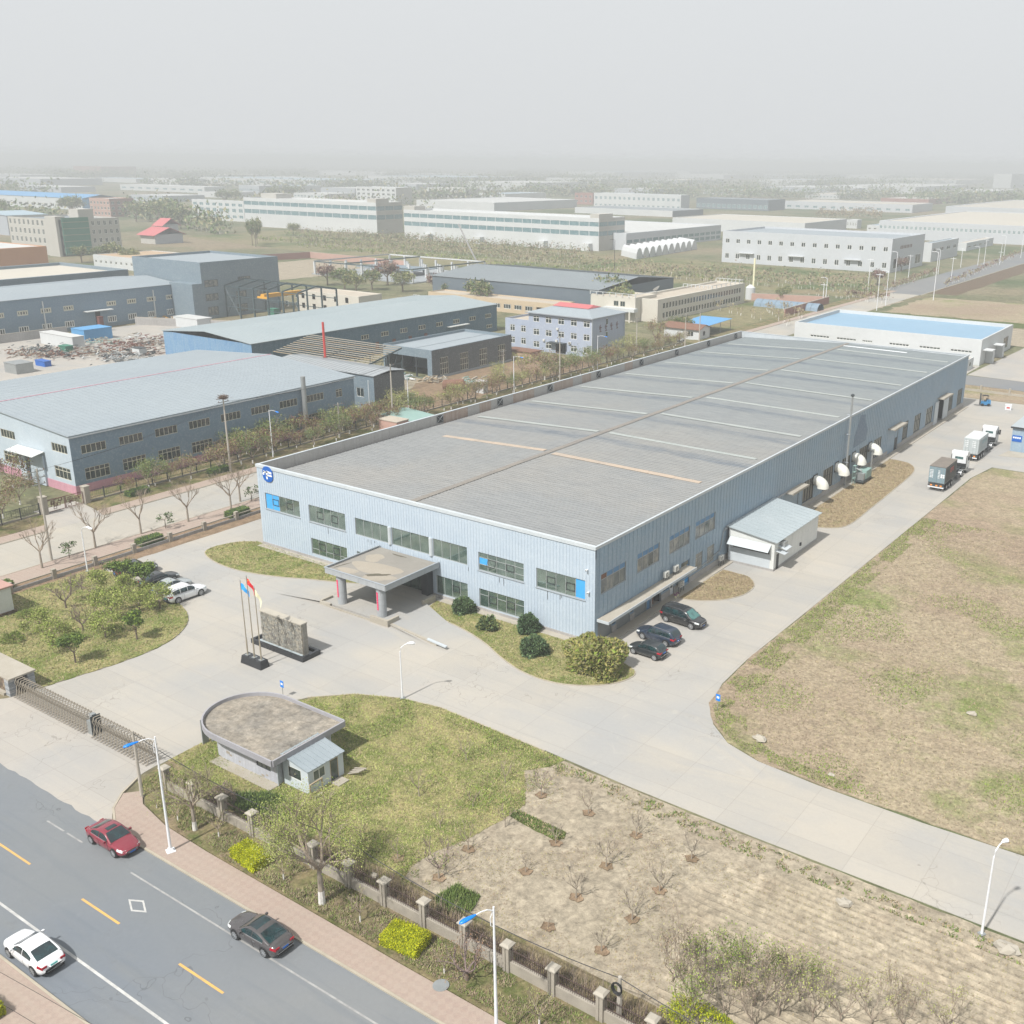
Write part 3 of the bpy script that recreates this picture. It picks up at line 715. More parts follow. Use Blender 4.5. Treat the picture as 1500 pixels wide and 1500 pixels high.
for h in (SH[8], SH[10]): window(B, (W, h[0], h[2]), (0, 1, 0), (1, 0, 0), h[1]-h[0], h[3]-h[2], 1, 2, 'blue_frame', 'office_glass', .1)
for h in (SH[7], SH[9], SH[11]):
    g = MB('roller_shutter'); z = h[2]
    while z < h[3]-.05: g.box(W-.14, h[0]+.01, z, W-.11, h[1]-.01, z+.17); z += .18
    g.box(W-.16, h[0]+.01, h[2], W-.145, h[1]-.01, h[3]-.01); part('roller_shutter', g, B)
g = MB('blue_frame'); g.box(W-.12, 10.45, .05, W-.08, 11.15, 2.4); part('door', g, B)
g = MB('white_paint', 'office_glass'); g.box(W-.1, 15.45, .05, W-.04, 16.25, 2.35); g.box(W-.037, 15.6, .9, W-.03, 16.1, 2.2, 1); part('door', g, B)
g = MB('interior_black'); g.box(W-2.2, 11.42, .05, W-2.1, 13.38, 2.48); g.box(W-2.2, 11.38, .05, W-.2, 11.42, 2.5); g.box(W-2.2, 13.38, .05, W-.2, 13.42, 2.5); g.box(W-2.2, 11.4, 2.5, W-.2, 13.4, 2.54); part('open_bay', g, B)
# entrance ledge over the garage doors
g = MB('ledge', 'trim_white'); g.box(W+.075, .35, 2.62, 52.35, 18.9, 2.74, 0); g.box(52.35, .3, 2.5, 52.42, 18.95, 2.8, 1); g.box(W+.075, .28, 2.5, 52.35, .35, 2.8, 1); part('canopy', g, B)
# louvred windows with dark slats
for (a, b_) in LV:
    pale = a > 80
    g = MB('louvre_pale' if pale else 'louvre'); g.box(W-.16, a, 1.0, W-.14, b_, 4.2); wo = part('window', g, B)
    f = MB('frame_dark'); nsp = 4
    for i in range(nsp+1):
        yy = a+(b_-a-.1)*i/nsp; f.box(W-.13, yy, 1.0, W-.06, yy+.1, 4.2)
    f.box(W-.13, a+.1, 4.1, W-.06, b_-.1, 4.2); f.box(W-.13, a+.1, 1.0, W-.06, b_-.1, 1.08); f.box(W-.125, a+.1, 3.0, W-.09, b_-.1, 3.08); part('window_frame', f, wo)
    g = MB('ledge'); g.box(W+.0305, a-.15, .9, W+.12, b_+.15, .99); part('window_sill', g, B)
for (a, b_, zt) in ((46.9, 51.9, 3.9), (89.0, 95.0, 4.3), (117.0, 122.8, 4.6)):
    g = MB('ledge'); g.box(W+.031, a-.3, zt+.35, 52.1, b_+.3, zt+.5); g.box(52.1, a-.3, zt+.25, 52.16, b_+.3, zt+.55); part('canopy', g, B)
g = MB('shaded_side_cladding'); g.box(W-.15, 47.25, .05, W-.1, 51.55, 3.85); part('sliding_door', g, B)
g = MB('shaded_side_cladding', 'frame_dark'); g.box(W-.15, 89.45, .05, W-.1, 93.2, 4.25); g.box(W-.15, 93.3, .05, W-.1, 94.5, 2.2, 1); g.box(W-.15, 93.3, 2.25, W-.1, 94.5, 4.25, 0); part('sliding_door', g, B)
g = MB('interior_black'); g.box(W-3, 117.5, .05, W-2.9, 122.3, 4.6); g.box(W-3, 117.5, 4.62, W-.2, 122.3, 4.65); g.box(W-3, 117.45, .05, W-.2, 117.5, 4.6); g.box(W-3, 122.3, .05, W-.2, 122.35, 4.6); part('open_bay', g, B)
for a_, b_ in ((115.2, 117.5), (121.0, 124.2)): g = MB('trim_white'); g.box(W+.08, a_, .2, W+.2, b_, 4.5); part('sliding_door', g, B)
g = MB('deep_stain'); g.q([(W+.034, a, b_) for a, b_ in ((72.4, 5.0), (77.8, 5.2), (78.2, 6.9), (77.0, 8.3), (76.6, 9.6), (74.6, 9.9), (73.6, 8.4), (72.6, 7.0))]); part('stain', g, B)
# gas pipe along the side
g = MB('galvanised'); g.tube([(W+.12, 17, 1.0), (W+.12, 24.5, 1.5), (W+.12, 27.5, 1.9), (W+.12, 28.2, 4.2), (W+.12, 33, 4.3)], .06, 6); part('pipe', g, B)
g = MB('trim_grey'); g.box(W+.035, 28.5, 4.25, W+.2, 47, 4.5); part('cable_tray', g, B)

# ------------------------------------------------------------------ portico and ramp
PT = thing('portico', 'flat-roofed entrance portico on two round columns with red banners, stained slab on top', 'portico', (25, -4, 0))
def pp(name, mb, **k): return part(name, mb, PT, (-25, 4, 0), **k)
g = MB('slab_top'); g.box(21.0, -8.5, 3.9, 30.1, -.12, 4.22); pp('roof_slab', g)
fx = [(21.0, -8.56, 30.1, -8.5), (20.94, -8.5, 21.0, -.12), (30.1, -8.5, 30.16, -.12)]
for (x0, y0, x1, y1) in fx:
    n = 7
    for i in range(n):
        g = MB('stone_panel')
        if x1-x0 > y1-y0: g.box(x0+(x1-x0)*i/n+.012, y0, 3.78, x0+(x1-x0)*(i+1)/n-.012, y1, 4.4)
        else: g.box(x0, y0+(y1-y0)*i/n+.012, 3.78, x1, y0+(y1-y0)*(i+1)/n-.012, 4.4)
        pp('fascia_panel', g)
g = MB('trim_grey'); g.box(20.9, -8.6, 4.4, 30.2, -8.42, 4.46); g.box(20.9, -8.42, 4.4, 21.08, -.12, 4.46); g.box(30.02, -8.42, 4.4, 30.2, -.12, 4.46); pp('edge_trim', g)
prn = random.Random(2)
def blob(mb, cx, cy, rx, ry, z, n=22, amp=.25, mi=0, seed=0, rot=0):
    rr = random.Random(seed); ph = [rr.uniform(0, 6.28) for _ in range(3)]; pts = []
    for k in range(n):
        t = 2*math.pi*k/n; s = 1+amp*(.5*math.sin(2*t+ph[0])+.35*math.sin(3*t+ph[1])+.25*math.sin(5*t+ph[2]))
        x, y = rx*math.cos(t)*s, ry*math.sin(t)*s; pts.append((cx+x*math.cos(rot)-y*math.sin(rot), cy+x*math.sin(rot)+y*math.cos(rot), z))
    c = (cx, cy, z)
    for k in range(n): mb.q((c, pts[k], pts[(k+1) % n]), mi)
g = MB('silt'); blob(g, 25.5, -5.2, 3.0, 1.6, 4.224, seed=1); blob(g, 27.6, -7.0, 1.7, .9, 4.224, seed=4, rot=.5); blob(g, 23, -3, 1.2, 1.1, 4.224, seed=5); blob(g, 23.4, -7.4, 1.5, .6, 4.224, seed=6); pp('silt_stain', g)
for a_ in ((26.9, -6.5, 1.25, .38, 9, .75), (21.7, -6.6, .9, .12, 3, 1.35), (24.8, -.9, .9, .18, 8, 0)): g = MB('puddle'); blob(g, *a_[:4], 4.228, amp=.4, seed=a_[4], rot=a_[5]); pp('puddle', g)
for x, y in ((22.6, -7.75), (28.65, -7.75)):
    g = MB('stone_panel'); 
    for k in range(5): g.cyl(x, y, .31+k*.7, .31+(k+1)*.7-.015, .52, n=20)
    g.cyl(x, y, .3, 3.79, .5, n=16); g.sm = False; co = pp('column', g)
    g = MB('banner_red', 'banner_text')
    a0 = R(250)
    for k in range(4):
        a, b_ = a0+k*.11, a0+(k+1)*.11
        g.q([(x+.545*math.cos(a), y+.545*math.sin(a), 1.15), (x+.545*math.cos(b_), y+.545*math.sin(b_), 1.15), (x+.545*math.cos(b_), y+.545*math.sin(b_), 3.2), (x+.545*math.cos(a), y+.545*math.sin(a), 3.2)])
    for k in range(7):
        z = 1.35+k*.26; a = a0+.22; cx_, cy_ = x+.555*math.cos(a), y+.555*math.sin(a)
        g.obox((cx_-.06, cy_, z), (.12, .01, 0), (0, .004, 0), (0, 0, .03), 1); g.obox((cx_-.015, cy_, z-.06), (.03, 0, 0), (0, .004, 0), (0, 0, .16), 1)
    part('banner', g, co)
ramp_m = MB('yard_concrete')
RMP = MB('yard_concrete')
b0 = [(21.0, -8.7), (29.9, -8.7), (29.9, -.15), (21.0, -.15)]; RMP.prism(b0, .0, .3)
RMP.q(((29.9, -8.7, .3), (37.5, -9.8, .035), (38.4, -6.0, .035), (29.9, -2.4, .3))); RMP.q(((21.0, -2.4, .3), (13.3, -5.6, .035), (13.8, -9.8, .035), (21.0, -8.7, .3)))
setting('ramp', RMP)
RW = thing('ramp_wall', 'low cream kerb wall edging the portico ramps', 'low wall', (25, -9, 0))
def rw(mb, name='wall_segment'): return part(name, mb, RW, (-25, 9, 0))
g = MB('ledge'); g.obox((28.2, -9.15, .0), (2.3, 0, 0), (0, .3, 0), (0, 0, .75)); g.box(30.5, -9.15, 0, 30.8, -7.4, .75); rw(g)
g = MB('ledge'); g.obox((30.8, -8.75, 0), (7.2, -.8, 0), (0, .28, 0), (0, 0, .3)); rw(g)
g = MB('trim_white'); g.obox((36.6, -9.45, .3), (2.8, -.3, 0), (0, .3, 0), (0, 0, .14)); rw(g, 'coping')
g = MB('ledge'); g.box(20.3, -8.9, 0, 20.6, -7.3, .55); g.obox((20.3, -9.0, 0), (1.6, 0, 0), (0, .28, 0), (0, 0, .42)); rw(g)
g = MB('ledge'); g.obox((21.9, -9.05, 0), (6.3, 0, 0), (0, .12, 0), (0, 0, .22)); rw(g)
g = MB('ledge'); g.box(29.95, -3.0, 0, 30.25, -1.05, .75); rw(g)
# ------------------------------------------------------------------ vehicles
def paint(name, c, rough=.25, metal=0.0, coat=.8):
    m, nt, b = newmat(name); v = coord(nt, True)
    dn = ramp(nt, noise(nt, v, 2.2, 4, .7), .4, .8)
    L(nt, mixc(nt, mth(nt, 'MULTIPLY', dn, .07), c, (.3, .28, .25)), b.inputs['Base Color'])
    b.inputs['Roughness'].default_value = rough; b.inputs['Metallic'].default_value = metal
    b.inputs['Coat Weight'].default_value = coat; b.inputs['Coat Roughness'].default_value = .06
paint('paint_red', (.19, .012, .028)); paint('paint_grey', (.075, .069, .071), .25, .3); paint('paint_white', (.74, .76, .78))
paint('paint_black', (.008, .009, .011)); paint('paint_navy', (.018, .032, .06), .25, .2); paint('paint_charcoal', (.022, .028, .032), .28, .2); paint('paint_silver', (.42, .46, .47), .3, .4)
glassy('car_glass', (.008, .016, .02), (.012, .04, .045), .04, 1.2, .9); glassy('car_glass_teal', (.06, .17, .16), (.015, .05, .055), .05, 1.0, .9)
simple('tyre', (.014, .014, .015), None, 4, .8); simple('alloy', (.5, .52, .54), (.4, .42, .44), 4, .3, .6); simple('chrome', (.7, .7, .7), None, 3, .12, .9)
simple('lamp_clear', (.62, .66, .66), (.4, .42, .42), 6, .1); simple('lamp_red', (.35, .006, .02), (.22, .004, .012), 5, .15); simple('plate_blue', (.015, .11, .42), (.02, .13, .45), 8, .4); simple('plate_green', (.12, .52, .48), (.05, .4, .38), 4, .4)
simple('trim_black', (.012, .013, .014), None, 3, .6); simple('plastic_grey', (.09, .095, .1), None, 3, .6)
def interp(xs, ys, x):
    """monotone smooth interpolation"""
    n = len(xs); x = max(xs[0], min(xs[-1], x))
    for i in range(n-1):
        if x <= xs[i+1] or i == n-2: break
    h = xs[i+1]-xs[i]; t = (x-xs[i])/h; d = [(ys[k+1]-ys[k])/(xs[k+1]-xs[k]) for k in range(n-1)]
    def sl(k):
        if k == 0: return d[0]
        if k == n-1: return d[-1]
        a, b = d[k-1], d[k]
        return 0 if a*b <= 0 else 2*a*b/(a+b)
    m0, m1 = sl(i)*h, sl(i+1)*h
    return (2*t**3-3*t*t+1)*ys[i]+(t**3-2*t*t+t)*m0+(-2*t**3+3*t*t)*ys[i+1]+(t**3-t*t)*m1
def make_car(nm, label, color, kind, loc, rot, group=None, glass='car_glass', **o):
    K = dict(
     sedan=dict(L=4.62, W=1.80, H=1.46, wb=2.68, zt=[(-2.31, .66), (-2.22, .90), (-2.0, 1.0), (-1.5, 1.03), (-.6, .99), (.75, .96), (1.3, .90), (1.95, .79), (2.2, .71), (2.31, .62)], cab=[(-1.78, 1.02), (-1.2, 1.27), (-.72, 1.42), (-.1, 1.46), (.18, 1.42), (.55, 1.22), (1.02, .945)], rw=(-1.72, -.92), ws=(.22, .98), sw=(-1.3, .62)),
     fastback=dict(L=4.78, W=1.86, H=1.42, wb=2.71, zt=[(-2.39, .62), (-2.3, .90), (-2.05, .99), (-1.5, 1.0), (-.6, .96), (.7, .93), (1.4, .86), (2.0, .77), (2.3, .68), (2.39, .6)], cab=[(-1.85, .995), (-1.3, 1.2), (-.7, 1.37), (-.1, 1.42), (.15, 1.40), (.6, 1.18), (1.05, .915)], rw=(-1.78, -.88), ws=(.2, 1.0), sw=(-1.35, .68)),
     mpv=dict(L=5.1, W=1.92, H=1.82, wb=3.1, zt=[(-2.55, .8), (-2.48, 1.0), (-2.2, 1.08), (0, 1.06), (1.35, 1.04), (1.9, .97), (2.35, .9), (2.55, .78)], cab=[(-2.46, 1.04), (-2.36, 1.5), (-2.1, 1.76), (-1.2, 1.82), (.3, 1.80), (.7, 1.72), (1.1, 1.42), (1.68, 1.0)], rw=(-2.42, -2.16), ws=(.72, 1.62), sw=(-2.15, 1.0)),
     suv=dict(L=4.85, W=1.90, H=1.70, wb=2.83, zt=[(-2.42, .78), (-2.34, 1.0), (-2.1, 1.07), (0, 1.04), (.95, 1.02), (1.6, .96), (2.15, .86), (2.42, .74)], cab=[(-2.33, 1.04), (-2.15, 1.35), (-1.8, 1.62), (-1.0, 1.69), (0, 1.70), (.3, 1.64), (.7, 1.38), (1.15, 1.0)], rw=(-2.26, -1.86), ws=(.34, 1.1), sw=(-1.95, .72)),
     hatch=dict(L=3.95, W=1.70, H=1.50, wb=2.46, zt=[(-1.97, .74), (-1.9, .93), (-1.7, 1.0), (0, .98), (.85, .94), (1.35, .86), (1.75, .76), (1.97, .65)], cab=[(-1.86, .98), (-1.68, 1.2), (-1.35, 1.43), (-.6, 1.5), (0, 1.48), (.25, 1.42), (.6, 1.2), (1.02, .92)], rw=(-1.82, -1.38), ws=(.28, .98), sw=(-1.45, .66)))[kind]
    K = {**K, **o}; Lc, Wc = K['L'], K['W']; h = Lc/2; hw = Wc/2
    root = thing(nm, label, 'car' if kind != 'mpv' else 'van', loc, rot, group)
    zx = [p[0] for p in K['zt']]; zz = [p[1] for p in K['zt']]
    wx = [-h, -h+.12, -h+.45, -h+1.0, 0, h-1.1, h-.5, h-.15, h]; ww = [.66, .84, .945, .99, 1.0, .985, .92, .78, .56]
    wf = lambda x: hw*interp(wx, ww, x); zf = lambda x: interp(zx, zz, x)
    bx = [-h, -h+.3, -h+.7, h-.7, h-.3, h]; bz = [.42, .26, .2, .2, .25, .4]
    ax_ = (-K['wb']/2-.06, K['wb']/2-.02)
    def section(x):
        w_, zt, zb = wf(x), zf(x), interp(bx, bz, x)
        s = [(0, zt+.015), (.45*w_, zt+.005), (.78*w_, zt-.02), (.92*w_, zt-.07), (.985*w_, zt-.17), (1.0*w_, zt*.55+zb*.45), (.985*w_, zt*.28+zb*.72), (.94*w_, zb+.03), (.7*w_, zb), (0, zb)]
        return s
    g = MB('paint_'+color, 'trim_black'); g.sm = True; nx = 44; secs = []
    xs = [-h+(Lc)*(.5-.5*math.cos(math.pi*i/nx))*.5+Lc*.5*i/nx for i in range(nx+1)]
    ringn = None
    for x in xs:
        s = section(x); ring = s+[(-y, z) for y, z in s[-2:0:-1]]; ringn = len(ring)
        g.v += [(x, y, z) for y, z in ring]
    for i in range(nx):
        for k in range(ringn):
            a = i*ringn+k; b_ = i*ringn+(k+1) % ringn; g.f.append((a, b_, b_+ringn, a+ringn)); g.m.append(1 if k in (7, 8, 9, 10) else 0)
    g.f.append(tuple(range(ringn))); g.m.append(0); g.f.append(tuple(range(nx*ringn, nx*ringn+ringn))[::-1]); g.m.append(0)
    body = part('body', g, root)
    # cabin
    cx = [p[0] for p in K['cab']]; cz = [p[1] for p in K['cab']]; c0, c1 = cx[0], cx[-1]; zmax = K['H']
    belt = lambda x: zf(x)-.03
    def csec(x):
        z = max(interp(cx, cz, x), belt(x)+.004); k = (z-belt(x))/(zmax-belt(x)); wb_ = wf(x)*.955
        if x < c0+.5: wb_ *= 1-.06*(c0+.5-x)
        wt = wb_*(1-.2*k) - .01
        return z, wb_, wt
    def top(x, s):      # s -1..1 across the roof
        z, wb_, wt = csec(x); return Vector((x, s*wt, z-.045*abs(s)**2.2*min(1, (z-belt(x))*3)))
    def sidep(x, t, sg):   # t 0 roof edge .. 1 belt
        z, wb_, wt = csec(x); p0 = top(x, 1); p0.y *= 1; q = Vector((x, wb_, belt(x)))
        p = p0+(q-p0)*t; p.y += .035*math.sin(math.pi*t)*min(1, (z-belt(x))*2); p.y *= sg; return p
    g = MB('paint_'+color); g.sm = True; n = 26
    def full(u, v):
        x = c0+(c1-c0)*u
        if v < .25: return sidep(x, 1-v*4, -1)
        if v > .75: return sidep(x, (v-.75)*4, 1)
        return top(x, (v-.5)*4)
    g.grid(full, n, 24); part('cabin', g, root)
    def glasspatch(name, fn, mat, nu, nv, off=.012, parent=root):
        g = MB(mat); g.sm = True; e = 1e-3
        def f(u, v):
            p = fn(u, v); a = fn(min(u+e, 1), v)-fn(max(u-e, 0), v); b_ = fn(u, min(v+e, 1))-fn(u, max(v-e, 0)); nn = a.cross(b_)
            if nn.length < 1e-12: nn = Vector((0, 0, 1))
            nn.normalize(); c = Vector((p.x*.3, 0, .7)); 
            if nn.dot(p-c) < 0: nn = -nn
            return p+nn*off
        g.grid(f, nu, nv); return part(name, g, parent)
    w0, w1 = K['ws']; glasspatch('windscreen', lambda u, v: top(w0+(w1-w0)*u, (v-.5)*2*(.86+.06*u)), glass, 10, 8)
    r0, r1 = K['rw']; glasspatch('rear_window', lambda u, v: top(r0+(r1-r0)*u, (v-.5)*2*(.84)), glass if not o.get('tealback') else 'car_glass_teal', 10, 8)
    s0, s1 = K['sw']; npan = 3 if kind in ('mpv', 'suv') else 2
    for sg in (-1, 1):
        for k in range(npan):
            a, b_ = s0+(s1-s0)*k/npan+.03, s0+(s1-s0)*(k+1)/npan-.03
            glasspatch('side_window', lambda u, v: sidep(a+(b_-a)*u, .12+.78*v, sg), 'car_glass', 8, 4)
        gl = MB('chrome' if kind != 'hatch' else 'trim_black')
        gl.tube([sidep(s0+(s1-s0)*i/10, .97, sg)+Vector((0, sg*.012, 0)) for i in range(11)], .013, 4); part('window_trim', gl, root)
        if kind in ('mpv', 'suv'):
            gl = MB('chrome'); gl.tube([top(s0+.1+(.2-s0)*i/8, sg*.93)+Vector((0, 0, .04)) for i in range(9)], .022, 5); part('roof_rail', gl, root)
        # mirror
        mxp = K['ws'][0]+.45; yb = wf(mxp)
        gm = MB('paint_'+color, 'trim_black'); gm.sm = False
        gm.obox((mxp-.08, sg*(yb-.06), belt(mxp)+.06), (0, sg*.1, 0), (.06, 0, 0), (0, 0, .04), 1)
        gm.obox((mxp-.14, sg*(yb+.03), belt(mxp)+.03), (0, sg*.17, .0), (.12, 0, 0), (0, 0, .13), 0); part('wing_mirror', gm, root)
        # doors
        gd = MB('trim_black')
        for xd in ([s0+.25, (s0+s1)/2-.05, s1+.12] if kind != 'mpv' else [-1.0, .1, 1.15]):
            pts = [Vector((xd, sg*(section(xd)[k][0]+.004), section(xd)[k][1])) for k in (4, 5, 6, 7)]; gd.tube(pts, .008, 4)
        part('door_gap', gd, root, kind='stuff')
        for xd in ((s0+s1)/2-.32, s1-.35):
            gh = MB('chrome' if kind in ('mpv', 'fastback') else 'paint_'+color); yb = section(xd)[4][0]; gh.obox((xd, sg*(yb+.0), zf(xd)-.2), (.2, 0, 0), (0, sg*.035, 0), (0, 0, .035)); part('door_handle', gh, root)
        # lights
        def lamp(nm, mat, x0, x1, k0, k1, fr=.0):
            def f(u, v):
                x = x0+(x1-x0)*u; s = section(x); kk = k0+(k1-k0)*v; i = min(int(kk), len(s)-2); t = kk-i
                return Vector((x, sg*(s[i][0]*(1-t)+s[i+1][0]*t), s[i][1]*(1-t)+s[i+1][1]*t))
            glasspatch(nm, f, mat, 6, 3, .008)
        lamp('headlight', 'lamp_clear', h-.62, h-.16, 2.9, 4.3); 
        lamp('taillight', 'lamp_red', -h+.06, -h+.42, 3.0, 4.35)
        gt = MB('lamp_red'); gt.obox((-h+.03-.03, sg*.42, zf(-h+.1)-.14), (0, sg*.3, 0), (.06, -sg*0, 0), (0, 0, .13)); part('taillight', gt, root)
        gt = MB('lamp_clear'); gt.obox((h-.13, sg*.42, .58), (-.12, sg*.24, 0), (.05, .02*sg, 0), (0, 0, .12)); part('headlight', gt, root)
    # ends
    g = MB('trim_black', 'chrome'); g.box(h-.06, -.42, .46, h+.012, .42, .59)
    for k in range(3): g.box(h+.013, -.4, .475+k*.045, h+.02, .4, .49+k*.045, 1)
    if kind == 'mpv': g.box(h+.0, -.62, .5, h+.03, -.56, .8, 1); g.box(h+.0, .56, .5, h+.03, .62, .8, 1); g.box(h, -.56, .76, h+.03, .56, .8, 1)
    part('grille', g, root)
    g = MB('plate_blue' if color != 'white' else 'plate_green'); g.box(h+.021, -.22, .4, h+.03, .22, .5); part('number_plate', g, root)
    g = MB('plate_blue' if color != 'white' else 'plate_green'); zb = .72 if kind in ('sedan', 'hatch') else .6; g.box(-h-.03, -.22, zb, -h-.012, .22, zb+.12); part('number_plate', g, root)
    g = MB('trim_black' if color in ('red', 'white', 'black') else 'chrome'); g.box(-h-.02, -.62, .46, -h+.02, .62, .5); part('bumper_trim', g, root)
    g = MB('trim_black'); g.box(-h+.0, -.6, .27, -h+.15, .6, .38); g.box(h-.2, -.6, .27, h-.04, .6, .4); part('bumper', g, root)
    # wheels with dark arches
    rr = .33 if kind in ('sedan', 'hatch', 'fastback') else .365
    for xa in ax_:
        for sg in (-1, 1):
            yw = wf(xa)
            g = MB('trim_black'); g.sm = False
            g.tube([(xa, sg*(yw-.22), rr+.02), (xa, sg*(yw+.004), rr+.02)], rr+.055, 22); part('wheel_arch', g, root)
            g = MB('tyre'); g.tube([(xa, sg*(yw-.2), rr), (xa, sg*(yw-.01), rr), (xa, sg*(yw+.018), rr)], [rr, rr, rr-.03], 22); wh = part('wheel', g, root)
            g = MB('alloy', 'trim_black'); g.tube([(xa, sg*(yw+.018), rr), (xa, sg*(yw+.022), rr)], rr*.70, 22, 1)
            for k in range(10):
                a = 2*math.pi*k/10; c, s = math.cos(a), math.sin(a); d = Vector((c, 0, s)); nn = Vector((-s, 0, c))
                g.obox(Vector((xa, sg*(yw+.022), rr))-nn*.022+d*.03, nn*.044, d*(rr*.66), (0, sg*.012, 0))
            for k in range(20):
                a, b_ = 2*math.pi*k/20, 2*math.pi*(k+1)/20
                g.q([(xa+math.cos(t)*q, sg*(yw+.036), rr+math.sin(t)*q) for t, q in ((a, rr*.62), (b_, rr*.62), (b_, rr*.72), (a, rr*.72))])
            g.tube([(xa, sg*(yw+.02), rr), (xa, sg*(yw+.04), rr)], .06, 10); part('rim', g, wh)
    if o.get('sunroof'):
        a, b_, ww_ = o['sunroof']; glasspatch('sunroof', lambda u, v: top(a+(b_-a)*u, (v-.5)*2*ww_), 'car_glass', 6, 6, .008)
    return root
def yaw_of(front, back):
    a, b = at(*front), at(*back); return math.atan2(a.y-b.y, a.x-b.x)
# road cars: positions measured from wheel contact points
p = at(166, 1233); make_car('parked_car', 'dark red saloon car parked by the kerb near the gate driveway', 'red', 'sedan', (40.85, -46.98, .042), 0, sunroof=(-.28, .12, .55))
make_car('parked_car', 'dark grey fastback coupe parked against the brick pavement kerb, black roof panel', 'grey', 'fastback', (57.2, -47.38, .042), math.pi, sunroof=(-.5, .18, .8))
make_car('parked_car', 'white saloon car with green number plate on the near lane', 'white', 'sedan', (47.1, -56.3, .042), R(180.0), tealback=False)
make_car('parked_van', 'black people carrier with chrome trim, largest vehicle beside the factory wall', 'black', 'mpv', (55.75, 9.9, .034), R(-3), glass='car_glass_teal')
make_car('parked_car', 'navy blue estate-like sport utility car with silver roof rails facing the garage doors', 'navy', 'suv', (55.7, 4.75, .034), R(176))
make_car('parked_car', 'small dark green-black hatchback, the nearest car to the big bush', 'charcoal', 'hatch', (56.5, 1.25, .034), R(178))
wy = lambda x, y: tuple(at(x, y)[:2])
for (xy, c, k, r, lab) in (((6.7, -16.4), 'white', 'suv', 88, 'white crossover car at the end of the row beside the tree island'),
                       ((3.7, -16.0), 'silver', 'sedan', 90, 'pale silver car next to the white crossover, half hidden by leaves'),
                       ((.8, -15.6), 'charcoal', 'sedan', 90, 'dark saloon third in the row behind the green trees'),
                       ((-4.0, -15.4), 'charcoal', 'suv', 75, 'dark car farthest left of the row by the lamp post')):
    make_car('parked_car', lab, c, k, (xy[0], xy[1], .034), R(r))
p = wy(990, 500); make_car('parked_car', 'silver saloon car beside the small white gatehouse behind the factory', 'silver', 'sedan', (p[0], p[1], 0), R(5))

